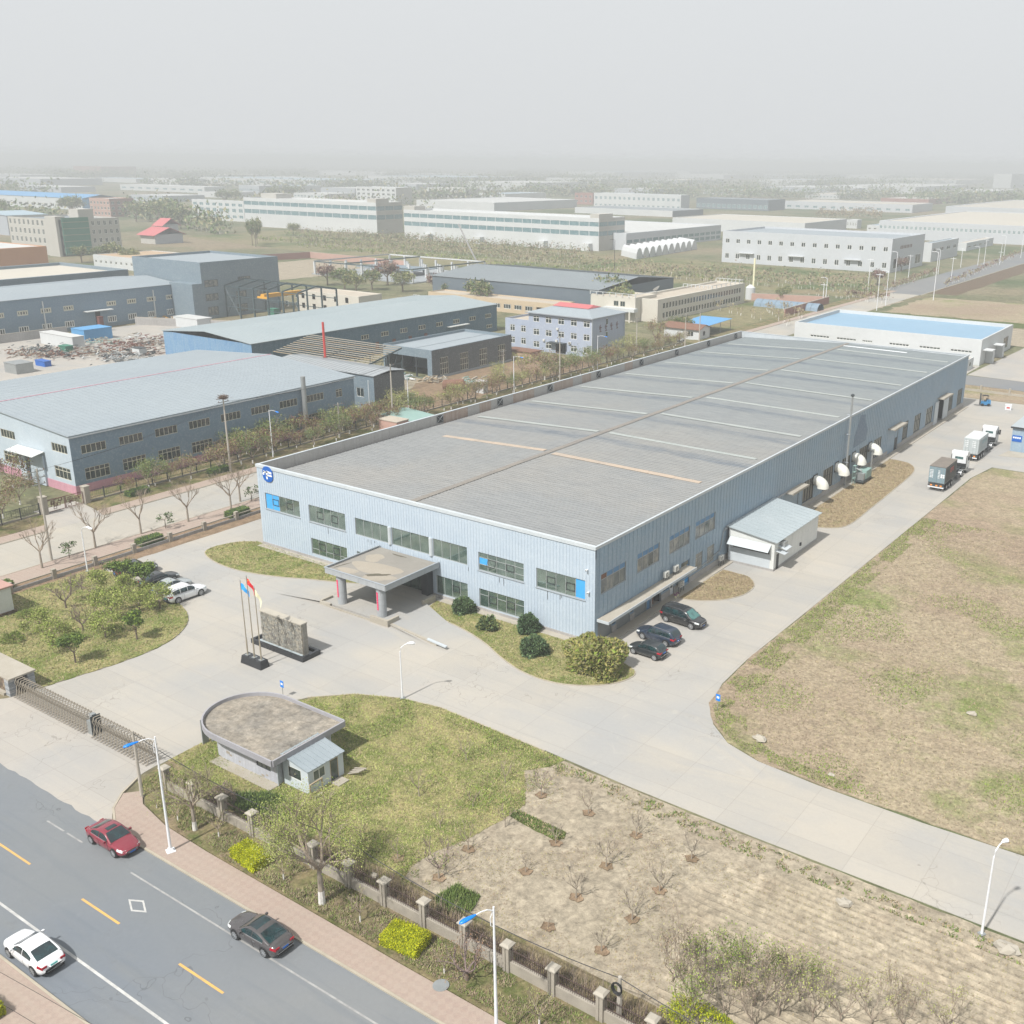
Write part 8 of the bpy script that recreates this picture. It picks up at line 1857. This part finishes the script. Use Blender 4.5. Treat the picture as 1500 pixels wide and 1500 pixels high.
for k, (q, s) in enumerate((((150, 885), .9), ((40, 905), .8), ((20, 940), .9), ((170, 925), .7))): x, y = at2(q); put_shrub(shrub_mesh(70+k, 1.2, 1.1, .7, 1500, .1, ['leaf_mid', 'leaf_fresh', 'leaf_olive'], .4), 'low_shrub', ('low green shrub by the middle trees', 'low shrub near the kiosk', 'low shrub at the left picture edge', 'small shrub between two fresh green trees')[k], x, y, s, 0, 'low shrubs on the island')
# --- street trees of the side road (bare)
bare = [make_tree(s, 1.9, .11, 1.35, 4, [], 0, .05, .1, .5, .3, (2, 3), 'bark_pale', 'twig', .0, .012) for s in (51, 52, 53)]
for i, q in enumerate(((62, 833), (140, 803), (207, 783), (276, 765), (339, 748), (352, 735))):
    x, y = at2(q); put_tree(bare[i % 3], 'street_tree', ('bare forked street tree farthest left on the side road kerb', 'bare street tree second from left on the kerb', 'bare street tree in the middle of the kerb row', 'bare street tree just right of the flat-topped sapling', 'bare street tree near the emblem corner', 'bare street tree hidden behind the emblem corner')[i], 'tree', x, y, 1.15, i*1.1, 'bare trees along the side road')
umb = make_tree(61, 1.3, .05, .8, 1, ['leaf_dark', 'leaf_pine_light'], 200, .14, .16, 1.6, -.1, (2, 3), minr=.012)
for i, q in enumerate(((102, 818), (243, 775), (369, 735))): x, y = at2(q); put_tree(umb, 'umbrella_sapling', ('flat-topped dark sapling left of the yard lamp', 'flat-topped sapling between bare trees', 'flat-topped sapling by the emblem corner')[i], 'tree', x, y, 1.0, i, 'flat-topped saplings on the side pavement')
hb = lambda sx, sy, sz, mats, n, s=.1, seed=4: box_hedge(sx, sy, sz, mats, n, s, seed)
def box_hedge(sx, sy, sz, mats, n, s, seed):
    rnd = random.Random(seed); mb = MB(*mats); mb.box(-sx*.47, -sy*.47, .02, sx*.47, sy*.47, sz*.94, 0)
    for _ in range(n):
        f = rnd.random(); u, v = rnd.uniform(-.5, .5), rnd.uniform(-.5, .5)
        if f < .5: c, nn = Vector((u*sx, v*sy, sz)), Vector((0, 0, 1))
        elif f < .75: sg = rnd.choice((-1, 1)); c, nn = Vector((u*sx, sg*sy/2, (v+.5)*sz)), Vector((0, sg, .2))
        else: sg = rnd.choice((-1, 1)); c, nn = Vector((sg*sx/2, u*sy, (v+.5)*sz)), Vector((sg, 0, .2))
        ed = 1-.07*max(0, (abs(c.x)/(sx/2))**6+(abs(c.y)/(sy/2))**6-.8); c.z *= ed; c += Vector((rnd.gauss(0, .02), rnd.gauss(0, .02), rnd.gauss(0, .035)+.03*math.sin(c.x*5+c.y*3)))
        a = (nn+Vector((rnd.gauss(0, .5), rnd.gauss(0, .5), rnd.gauss(0, .5)))).normalized(); b_ = a.cross(Vector((rnd.gauss(0, 1), rnd.gauss(0, 1), rnd.gauss(0, 1)))).normalized(); q = s*rnd.uniform(.6, 1.3)
        k = len(mb.v); mb.v += [tuple(c-b_*q*.45), tuple(c+a*q), tuple(c+b_*q*.45), tuple(c-a*q*.3)]; mb.f.append((k, k+1, k+2, k+3)); mb.m.append(rnd.randrange(1, len(mats)))
    return mb.mesh('foliage')
gh_ = box_hedge(1.5, 3.2, .8, ['leaf_dark', 'leaf_mid', 'leaf_pine', 'leaf_fresh'], 1600, .1, 3)
for i, (x, y) in enumerate(((-12.0, -27.5), (-12.0, -8.2), (-12.0, 5.4), (-31.4, 3.0), (-31.3, 17))): put_shrub(gh_, 'clipped_hedge', ('clipped green hedge block at the far left behind the rail fence', 'clipped hedge block behind the parked cars', 'clipped hedge block near the emblem corner', 'clipped hedge block before the iron fence and the pink base', 'clipped hedge block near the nest pole')[i], x, y, 1, 0, 'clipped hedge blocks', 'hedge', stem=False)
# --- yellow hedges on the front verge
yh = [box_hedge(2.7, 1.7, .85, ['leaf_lime_dark', 'leaf_lime', 'leaf_lime', 'leaf_lime_dark'], 5200, .075, 7), box_hedge(2.8, 1.5, .8, ['leaf_lime_dark', 'leaf_lime', 'leaf_lime', 'leaf_lime_dark'], 5000, .075, 8)]
x, y = at2((591, 1385)); put_shrub(yh[0], 'yellow_hedge', 'brilliant yellow-green clipped hedge nearest the camera on the verge', x+.1, y+.1, 1, .12, 'yellow clipped hedges', 'hedge', stem=False)
x, y = at2((368, 1262)); put_shrub(yh[1], 'yellow_hedge', 'yellow-green clipped hedge partly hidden by the branching tree', x, y, 1, -.1, 'yellow clipped hedges', 'hedge', stem=False)
x, y = at2((-5, 1482)); put_shrub(yh[1], 'yellow_hedge', 'yellow-green hedge clipped by the bottom left corner', x-.6, y-.6, 1, 0, 'yellow clipped hedges', 'hedge', stem=False)
# --- verge trees
wil = [make_tree(s, 2.0, .14, 1.5, 4, ['leaf_bud', 'leaf_bud', 'leaf_khaki', 'leaf_fresh'], nl, .038, .34, .55, .22, (2, 4), 'bark_pale', 'twig', .75, .012) for s, nl in ((81, 4500), (82, 14000))]
x, y = at2((286, 1217)); put_tree(wil[0], 'budding_tree', 'wide budding tree with whitewashed trunk beside the tall blue-headed lamp', 'tree', x, y, 1.0, .4, 'budding trees on the front verge')
x, y = at2((472, 1325)); put_tree(wil[1], 'budding_tree', 'big hazy green budding tree with whitewashed foot covering the front fence', 'tree', x, y, 1.4, 2.0, 'budding trees on the front verge')
red_s = make_tree(83, .5, .1, 1.0, 3, ['leaf_rust', 'leaf_brown'], 700, .05, .2, .7, .25, (2, 3), twig='twig_mauve', minr=.012)
x, y = at2((712, 1462)); put_tree(red_s, 'brown_tree', 'brownish bare tree with pale foot just left of the bottom centre lamp', 'tree', x-1.8, y+.4, 1.1, 1, 'small verge trees')
small = [make_tree(s, .8, .05, .7, 3, ['leaf_bud'], 150, .04, .1, .5, .3, (2, 3), 'bark_pale', 'twig', .5, .009) for s in (84, 85, 86)]
for i, (q, s) in enumerate((((321, 1228), .9), ((416, 1290), .9), ((261, 1203), .8), ((528, 1352), .95), ((651, 1428), .8), ((230, 1185), .6), ((790, 1505), 1.0))): x, y = at2(q); put_tree(small[i % 3], 'verge_sapling', ('thin sapling between the big lamp and the yellow hedge', 'whitewashed sapling under the big budding tree', 'thin sapling just behind the tall lamp', 'bare whitewashed sapling right of the big budding tree', 'stump-like sapling near the bottom centre lamp', 'tiny sapling at the pavement corner', 'pale sapling at the bottom edge of the verge')[i], 'tree', x, y, s, i*.9, 'small verge trees')
darkb = shrub_mesh(91, 1.1, 1.0, 1.0, 3200, .07, ['twig_mauve', 'twig', 'leaf_brown'], .3); x, y = at2((320, 1180)); put_shrub(darkb, 'bare_bush', 'dense dark twiggy bush against the guardhouse side', x, y+.4, 1.0)
# --- orchard saplings in soil rings
orch = [make_tree(s, .55, .035, .55, 3, ['leaf_bud'], nb, .03, .08, .55, .45, (2, 3), 'bark_pale', tw, 0, .009, shrink=.7) for s, nb, tw in ((101, 30, 'twig'), (102, 0, 'bark_pale'), (103, 60, 'twig_mauve'))]
sap = [(643, 1288, 2, 1.3), (686, 1246, 0, 1.0), (740, 1213, 0, .9), (793, 1167, 2, .9), (770, 1279, 1, .7), (814, 1237, 1, .8), (862, 1193, 0, .9), (844, 1317, 1, 1.2), (888, 1271, 1, 1.2), (932, 1226, 1, 1.0), (926, 1349, 1, 1.1), (966, 1307, 1, 1.1), (1013, 1260, 1, 1.0), (881, 1395, 1, .9), (803, 1360, 0, .5), (683, 1115, 0, .9), (614, 1168, 0, 1.1), (693, 1184, 0, .7), (740, 1148, 0, .9), (645, 1214, 0, .7), (530, 1235, 0, .7), (583, 1260, 0, .8)]
rs = random.Random(14)
for i, (u, v, k, s) in enumerate(sap):
    x, y = at2((u, v)); col_ = ['top', 'upper', 'middle', 'lower'][min(3, max(0, (v-1110)//75))]
    put_tree(orch[k], 'orchard_sapling', f'bare sapling, {col_} {"left" if u < 700 else "middle" if u < 860 else "right"} of plot, {"on grass" if v < 1240 and u < 745 else "in soil ring"}', 'sapling', x, y, s*1.25, i*1.3, 'orchard saplings in the sandy plot')
    if not (v < 1240 and u < 745):
        g = MB('soil'); n = 14; rr = .42
        for q in range(n):
            a, b_ = 2*math.pi*q/n, 2*math.pi*(q+1)/n; ra, rb_ = rr*(1+.2*math.sin(q*2.1+i)), rr*(1+.2*math.sin((q+1)%n*2.1+i))
            g.q(((0, 0, .0), (ra*math.cos(a), ra*.85*math.sin(a), .0), (rb_*math.cos(b_), rb_*.85*math.sin(b_), .0)))
            g.q(((ra*math.cos(a), ra*.85*math.sin(a), 0), (ra*1.18*math.cos(a), ra*math.sin(a), .05), (rb_*1.18*math.cos(b_), rb_*math.sin(b_), .05), (rb_*math.cos(b_), rb_*.85*math.sin(b_), 0)))
        part('soil_ring', g, None, (x, y, .105 if u > 600 else .12)); bpy.data.objects[-1] if 0 else None
for o in bpy.data.objects:
    if o.name.startswith('soil_ring'): o['kind'] = 'structure'
# --- thicket at the bottom and brambles along the fence
thk = [make_tree(s, .5, .045, 1.05, 4, ml, nl, .05, .22, .45, .4, (2, 3), 'twig', 'twig', 0, .008) for s, ml, nl in ((111, ['leaf_brown', 'leaf_khaki'], 500), (112, ['leaf_mid', 'leaf_fresh', 'leaf_olive'], 900), (113, ['leaf_khaki', 'leaf_bud'], 400))]
th = [(985, 1440, 0, 1.2), (1012, 1468, 0, 1.4), (1040, 1458, 1, 1.3), (1075, 1455, 1, 1.35), (1105, 1475, 1, 1.3), (1060, 1495, 2, 1.3), (1140, 1490, 2, 1.3), (1170, 1470, 1, 1.15), (1190, 1498, 2, 1.3), (1230, 1500, 2, 1.2), (1135, 1452, 0, 1.0), (1275, 1505, 2, 1.1), (1320, 1510, 0, 1.1), (1380, 1515, 2, 1.1), (1010, 1500, 1, 1.2), (1100, 1510, 0, 1.4)]
for i, (u, v, k, s) in enumerate(th): x, y = at2((u, v)); put_tree(thk[k], 'thicket_tree', f'{["twiggy brown", "green leafed", "buff twiggy"][k]} tree in bottom thicket, {"left end" if u < 1030 else "left half" if u < 1100 else "middle" if u < 1200 else "right end"}, {"front" if v > 1480 else "rear"}, {["forked", "upright", "leaning", "many stemmed", "short"][i % 5]}', 'tree', x, y, s, i*1.7, 'thin trees of the bottom thicket')
lime = shrub_mesh(93, 2.2, 1.4, .9, 5200, .08, ['leaf_lime_dark', 'leaf_fresh', 'leaf_lime'], .3); x, y = at2((1035, 1510)); put_shrub(lime, 'lime_bush', 'bright lime green bush at the bottom edge below the thicket', x-.4, y-.2, 1)
def scatter_twigs(name, poly, n, hgt, mats, seed, lean=.35, wd=.01, z=.08, lab=None, blade=True, dens=None):
    """thin upright stalks or blades, one joined sheet of ground cover"""
    rnd = random.Random(seed); xs_ = [p[0] for p in poly]; ys_ = [p[1] for p in poly]; mb = MB(*mats); k = 0; tries = 0
    while k < n and tries < n*6:
        tries += 1; x, y = rnd.uniform(min(xs_), max(xs_)), rnd.uniform(min(ys_), max(ys_))
        if not inside(poly, x, y): continue
        if dens is not None and mnoise.noise(Vector((x*dens[0], y*dens[0], seed*7.3))) < dens[1]+rnd.uniform(-.12, .12): continue
        h = hgt*rnd.uniform(.4, 1.3); a = rnd.uniform(0, 6.28); l_ = h*lean*rnd.uniform(.2, 1.6); w_ = wd*rnd.uniform(.7, 1.5); c, s = math.cos(a), math.sin(a); b = len(mb.v)
        mb.v += [(x-s*w_, y+c*w_, z), (x+s*w_, y-c*w_, z), (x+c*l_, y+s*l_, z+h)]; mb.f.append((b, b+1, b+2)); mb.m.append(rnd.randrange(len(mats))); k += 1
    o = part(name, mb); o['kind'] = 'stuff'; return o
fence_strip = [(60, -40.2), (100, -40.2), (100, -38.6), (60, -38.8)]
scatter_twigs('dry_brambles', fence_strip, 7000, 1.0, ['twig_mauve', 'leaf_brown', 'twig', 'leaf_straw'], 5, .5, .016, .05); scatter_twigs('dry_brambles', [(47, -40.3), (60, -40.3), (60, -38.3), (47, -38.8)], 2600, .7, ['twig_mauve', 'leaf_brown', 'leaf_olive'], 6, .5, .016, .05)
scatter_twigs('verge_grass', [(44, -43.6), (96, -43.7), (96, -41), (44, -41)], 34000, .15, ['leaf_olive', 'leaf_brown', 'leaf_khaki', 'leaf_grass', 'leaf_brown'], 7, .9, .03, .08, dens=(.5, -.12))
scatter_twigs('verge_grass', [(35.5, -41.6), (44, -43.4), (44, -38.2), (35, -38.2)], 7000, .18, ['leaf_olive', 'leaf_straw', 'leaf_grass'], 8, .9, .03, .08, dens=(.6, -.1))
scatter_twigs('lawn_grass', lawn_poly, 60000, .1, ['leaf_straw', 'leaf_khaki', 'leaf_olive', 'leaf_bud'], 9, 1.4, .035, .09)
scatter_twigs('lawn_grass', lawn_poly, 22000, .13, ['leaf_grass', 'leaf_fresh', 'leaf_olive'], 10, 1.0, .04, .09, dens=(.28, .12))
scatter_twigs('lawn_edge_grass', [(57, -20), (63, -20), (62, -24), (60.5, -28), (61.5, -33), (62.5, -37.5), (58, -37.5), (56, -28)], 5000, .1, ['leaf_grass', 'leaf_khaki', 'leaf_olive', 'leaf_straw'], 33, 1.2, .035, .085, dens=(.7, -.05))
scatter_twigs('lawn_grass', left_lawn, 26000, .12, ['leaf_straw', 'leaf_olive', 'leaf_khaki', 'leaf_grass'], 11, 1.3, .045, .1); scatter_twigs('lawn_grass', right_lawn, 13000, .11, ['leaf_straw', 'leaf_olive', 'leaf_khaki', 'leaf_grass'], 12, 1.3, .04, .1); scatter_twigs('lawn_grass', oval, 9000, .11, ['leaf_straw', 'leaf_olive', 'leaf_grass'], 13, 1.3, .045, .1)
scatter_twigs('dry_grass', strip1, 5000, .09, ['leaf_straw', 'leaf_khaki', 'leaf_brown'], 14, 1.3, .04, .1); scatter_twigs('dry_grass', strip2, 9000, .09, ['leaf_straw', 'leaf_khaki', 'leaf_brown'], 15, 1.3, .06, .1)
nf = [(66.2, -4), (68.2, -6.8), (70.8, -9.0), (74.1, -10.1), (79.6, -10.6), (108, -10.7), (108, 60), (66, 60), (65.8, 24), (65.5, 6)]
scatter_twigs('field_grass', nf, 52000, .1, ['leaf_straw', 'leaf_brown', 'leaf_khaki', 'leaf_brown'], 16, 1.4, .045, .06)
scatter_twigs('field_grass', nf, 24000, .13, ['leaf_grass', 'leaf_olive', 'leaf_fresh'], 17, 1.0, .045, .06, dens=(.12, .22)); edge = [(66.0, -3), (68.4, -6.8), (70.9, -8.9), (74.1, -10), (82, -10.6), (82, -9.4), (75, -8.6), (71.5, -7), (68.8, -2), (68.3, 24), (68.3, 60), (66.1, 60), (65.8, 24), (65.7, 4)]
scatter_twigs('field_edge_grass', edge, 26000, .13, ['leaf_grass', 'leaf_olive', 'leaf_khaki', 'leaf_fresh'], 18, 1.1, .035, .06, dens=(.5, -.2))
sp_poly = [(58, -20.2), (100, -21.5), (100, -37.6), (62.5, -37.8), (56, -27)]
scatter_twigs('sparse_weeds', sp_poly, 14000, .07, ['leaf_straw', 'leaf_khaki', 'leaf_brown'], 19, 1.6, .035, .08, dens=(.25, -.1)); scatter_twigs('sparse_weeds', [(59, -19.9), (100, -21.3), (100, -22.8), (74, -22.2), (60, -21)], 2600, .17, ['leaf_grass', 'leaf_mid', 'leaf_olive', 'leaf_brown', 'leaf_straw'], 20, .9, .05, .08, dens=(1.1, -.02))
scatter_twigs('turf_bed_grass', A((752, 1188), (762, 1190), (830, 1222), (826, 1230), (812, 1233), (747, 1198)), 1800, .12, ['leaf_grass', 'leaf_mid', 'leaf_straw'], 21, .8, .04, .14); scatter_twigs('patch_grass', A((635, 1320), (668, 1298), (704, 1316), (690, 1338), (662, 1345)), 2200, .3, ['leaf_grass', 'leaf_mid'], 22, .6, .04, .1)
scatter_twigs('shade_weeds', A((330, 1165), (400, 1165), (430, 1180), (425, 1210), (370, 1200), (330, 1185)), 4200, .35, ['leaf_mid', 'leaf_grass', 'leaf_dark'], 23, .8, .05, .1)
rw_ = random.Random(44)
# --- far side of the side road
clut = [make_tree(s, 1.0, .08, 1.2, 3, ml, nl, .1, .35, .6, .2, (2, 3), 'bark', 'twig', .5, .015) for s, ml, nl in ((121, ['leaf_brown', 'leaf_rust', 'leaf_olive'], 1100), (122, ['leaf_olive', 'leaf_mid', 'leaf_hazy'], 1300), (123, ['leaf_rust', 'leaf_red', 'leaf_olive'], 1000), (124, ['leaf_khaki', 'leaf_bud', 'leaf_olive'], 900))]
kinds = ['brown budding', 'olive green', 'reddish', 'buff']
pos = []
for k in range(60): y = 2+k*2.8+rw_.uniform(-1.2, 1.2); pos.append((-31.6+rw_.uniform(-1.3, 1.0), y))
for k in range(20): pos.append((-36.2+rw_.uniform(-.6, .6), 22+k*2.3))
for k in range(4): pos.append((-31.5+rw_.uniform(-1, 1), -40+k*7.5))
ordw = lambda n: 'nearest the camera' if n < 5 else 'by the pink-based hall' if n < 14 else 'by the open roof frame' if n < 22 else 'by the charcoal hall' if n < 30 else 'near the blue office'
for i, (x, y) in enumerate(pos): 
    k = rw_.randrange(4); put_tree(clut[k], 'roadside_tree', f'{kinds[k]} tree past road {ordw(int(max(0, (y-2)/4.4)))}, {["slender", "bushy", "low", "upright"][i % 4]} {["and leaning", "and thin topped", "and forked", "and wide", "and sparse"][i % 5]}', 'tree', x, y, rw_.uniform(.85, 1.35), i*1.1, 'small trees between side road and halls')
for i, (q, k, s) in enumerate((((765, 552), 3, 1.5), ((798, 557), 0, 1.8), ((850, 552), 1, 1.5), ((960, 505), 0, 1.8), ((930, 518), 3, 1.3), ((1000-8, 489), 1, 1.2), ((730, 560), 3, 1.2), ((905, 525), 3, 1.3), ((690, 590), 0, 1.2), ((30, 740), 0, 1.2), ((5, 760), 0, 1.3), ((20, 715), 2, 1.4))): x, y = at2(q); put_tree(clut[k], 'yard_tree', f'{kinds[k]} tree {["left of the blue office front", "before the blue office entrance", "at the blue office corner", "beside the cream office gate", "left of the cream office gate", "beside the silver car", "right of the charcoal hall", "right of the blue office end", "near the rusty tank", "by the red gate yard", "at the left edge yard", "with pink blossom at the left edge"][i]}', 'tree', x, y, s, i)
# mid-distance full trees
full = [make_tree(s, 2.2, .25, 2.0, 3, ml, 1500, .32, .6, .6, .2, (2, 4), 'bark', 'twig', 0, .03) for s, ml in ((131, ['leaf_hazy', 'leaf_mid', 'leaf_khaki']), (132, ['leaf_red', 'leaf_brown']), (133, ['leaf_khaki', 'leaf_olive', 'leaf_hazy']))]
mid = [((505, 425), 0, 1.1), ((545, 425), 0, 1.0), ((480, 418), 1, 1.0), ((568, 418), 1, 1.2), ((590, 428), 2, 1.0), ((640, 430), 1, .9), ((665, 440), 0, .9), ((700, 450), 0, 1.2), ((802, 445), 1, .8), ((820, 440), 2, .9), ((893, 455), 0, 1.5), ((915, 462), 2, 1.2), ((880, 452), 0, 1.2), ((1000, 505-14), 0, .7), ((522, 430), 2, 1.0), ((375, 362), 0, 1.9), ((377, 358), 2, 1.8), ((370, 360), 0, 1.5), ((430, 345), 2, 1.0), ((232, 330), 0, 2.2), ((110, 318), 0, 2.2), ((105, 316), 0, 2.0), ((200, 325), 0, 1.8), ((265, 335), 0, 2.0), ((245, 322), 0, 2.2), ((0, 322), 0, 2.0), ((170, 385), 2, 1.2), ((150, 385), 0, 1.0), ((190, 390), 2, 1.0), ((120, 385), 0, 1.0), ((330, 300), 0, 2.0), ((345, 298), 0, 1.8), ((400, 294), 0, 2.0), ((425, 292), 0, 2.0), ((1145, 441), 2, .6), ((1320, 398), 1, .8), ((1285, 418), 1, .8), ((1150, 438), 2, .6)]
for i, (q, k, s) in enumerate(mid):
    if 360 < q[0] < 380: s = 1.0
    x, y = at2(q); tq = put_tree(full[k], 'broadleaf_tree', f'{["green", "dark red", "buff green"][k]} tree {"in the middle distance" if q[1] > 400 else "among the far factories"}, {"far left" if q[0] < 200 else "left" if q[0] < 450 else "left of centre" if q[0] < 620 else "near the slate roofed hall" if q[0] < 850 else "by the cream office" if q[0] < 1050 else "at right"}, {["tall", "rounded", "spreading", "dense", "lopsided", "thin", "broad"][i % 7]}', 'tree', x, y, (.8, .8, 2.1) if 360 < q[0] < 380 else s*1.1, i*2.1, 'trees in the middle distance')
# young tree rows (far too many to count) and distant woodland
def belt(name, rows, seed, hgt, mats, per=26, wdt=1.2, sz=.6, trunk='lime_wash'):
    rnd = random.Random(seed); mb = MB(*mats, trunk, 'twig'); nt_ = len(mats)
    for (a, b_, n) in rows:
        a, b_ = at(*a) if len(a) == 2 else Vector(a), at(*b_) if len(b_) == 2 else Vector(b_)
        for k in range(n):
            p = a+(b_-a)*(k+rnd.uniform(-.35, .35))/n; p = Vector((p.x+rnd.gauss(0, .8), p.y+rnd.gauss(0, .8), 0)); h = hgt*rnd.uniform(.7, 1.25)
            mb.tube([p, p+Vector((0, 0, h*.22))], .075, 3, nt_, cap=False); mb.tube([p+Vector((0, 0, h*.28)), p+Vector((rnd.gauss(0, .2), rnd.gauss(0, .2), h*.9))], .07, 3, nt_+1, cap=False)
            leaves(mb, rnd, [(p+Vector((0, 0, h*.65)), None)], per, sz, wdt*h/5, list(range(nt_)))
    o = part(name, mb); o['kind'] = 'stuff'; return o
belt('young_tree_rows', [((470, 352), (860, 388), 95), ((440, 358), (900, 398), 95), ((430, 346), (600, 356), 60), ((600, 355), (870, 378), 70), ((520, 350), (800, 374), 70), ((900, 396), (1300, 425), 70), ((925, 404), (1290, 432), 60), ((560, 362), (900, 394), 50)], 3, 5.5, ['leaf_brown', 'leaf_hazy', 'leaf_khaki'], 22, 1.1, .5)
belt('young_tree_rows', [((1120, 455), (1160, 480), 16), ((1135, 448), (1180, 470), 16), ((1190, 432), (1290, 445), 20), ((990, 440), (1120, 470), 22)], 4, 3.5, ['leaf_khaki', 'leaf_straw'], 12, .7, .3)
belt('meadow_shrubs', [((420, 345), (600, 368), 60), ((440, 362), (700, 385), 60), ((380, 352), (520, 362), 50), ((700, 388), (1050, 412), 50)], 5, 2.6, ['leaf_grass', 'leaf_khaki', 'leaf_fresh'], 16, 1.5, .5)
belt('far_road_hedge', [((1240, 455-20), (1300, 440), 30), ((1385, 420), (1495, 372), 60), ((1300, 425), (1375, 398), 40)], 6, 3.0, ['leaf_brown', 'leaf_red', 'leaf_khaki'], 16, 1.0, .4)
rows = []
rz = random.Random(77)
for (v, n, sz_) in ((262, 170, 1), (256, 190, 1), (250, 200, 1), (268, 110, 1), (276, 70, 1), (284, 50, 1), (291, 40, 1)):
    for k in range(n//6):
        u = rz.uniform(-40, 1540); w_ = rz.uniform(30, 120); rows.append(((u, v+u*.007-2), (u+w_, v+(u+w_)*.007-2), 6+int(w_/12)))
belt('distant_woods', rows, 8, 12, ['leaf_hazy', 'leaf_hazy', 'leaf_khaki', 'leaf_mid'], 34, 2.4, 2.3)
belt('distant_woods', [((330, 300), (640, 312), 20), ((190, 318), (280, 330), 30), ((60, 330), (90, 332), 10), ((750, 284), (900, 290), 40), ((940, 282), (1100, 288), 40), ((1090, 288), (1200, 292), 30), ((1230, 292), (1420, 298), 60), ((1440, 296), (1500, 298), 20), ((780, 276), (1000, 282), 50), ((560, 262), (700, 266), 40), ((0, 328), (60, 330), 12), ((280, 335), (330, 345), 12)], 9, 11, ['leaf_hazy', 'leaf_khaki', 'leaf_mid'], 40, 2.2, 1.5)
belt('bare_wood', [((1200, 318), (1250, 322), 16), ((1250, 316), (1290, 322), 16), ((480, 296), (540, 300), 10)], 10, 8, ['leaf_straw', 'leaf_brown'], 30, 1.5, .9)
# labels that still read alike: say which one, counted from the left of the view
_same = {}
for o in bpy.data.objects:
    if o.parent is None and o.get('category'): _same.setdefault(o['label'], []).append(o)
_ord = ['first', 'second', 'third', 'fourth', 'fifth', 'sixth', 'seventh']
bpy.context.view_layer.update()
for lb, ob in _same.items():
    if len(ob) < 2: continue
    def key(o):
        if o.data and len(o.data.vertices): v = o.matrix_world @ o.data.vertices[0].co
        else: v = o.location
        return px(v)
    ob.sort(key=lambda o: key(o)[0])
    for i, o in enumerate(ob): o['label'] = lb+', %s from left' % _ord[min(i, 6)]
# ------------------------------------------------------------------ haze: one closed box of pale dusty air
hz = bpy.data.materials.new('haze'); hz.use_nodes = True; nt = hz.node_tree; nt.nodes.clear()
o = nt.nodes.new('ShaderNodeOutputMaterial'); pv = nt.nodes.new('ShaderNodeVolumePrincipled')
pv.inputs['Color'].default_value = (.745, .775, .785, 1); pv.inputs['Density'].default_value = HAZE; pv.inputs['Anisotropy'].default_value = 0.0
nt.links.new(pv.outputs[0], o.inputs['Volume'])
g = MB(); g.box(-FAR*1.02, -720, -2, FAR*.62, FAR*1.02, 54); me = g.mesh('haze'); me.materials.append(hz)
o = link('haze', me); o['kind'] = 'stuff'
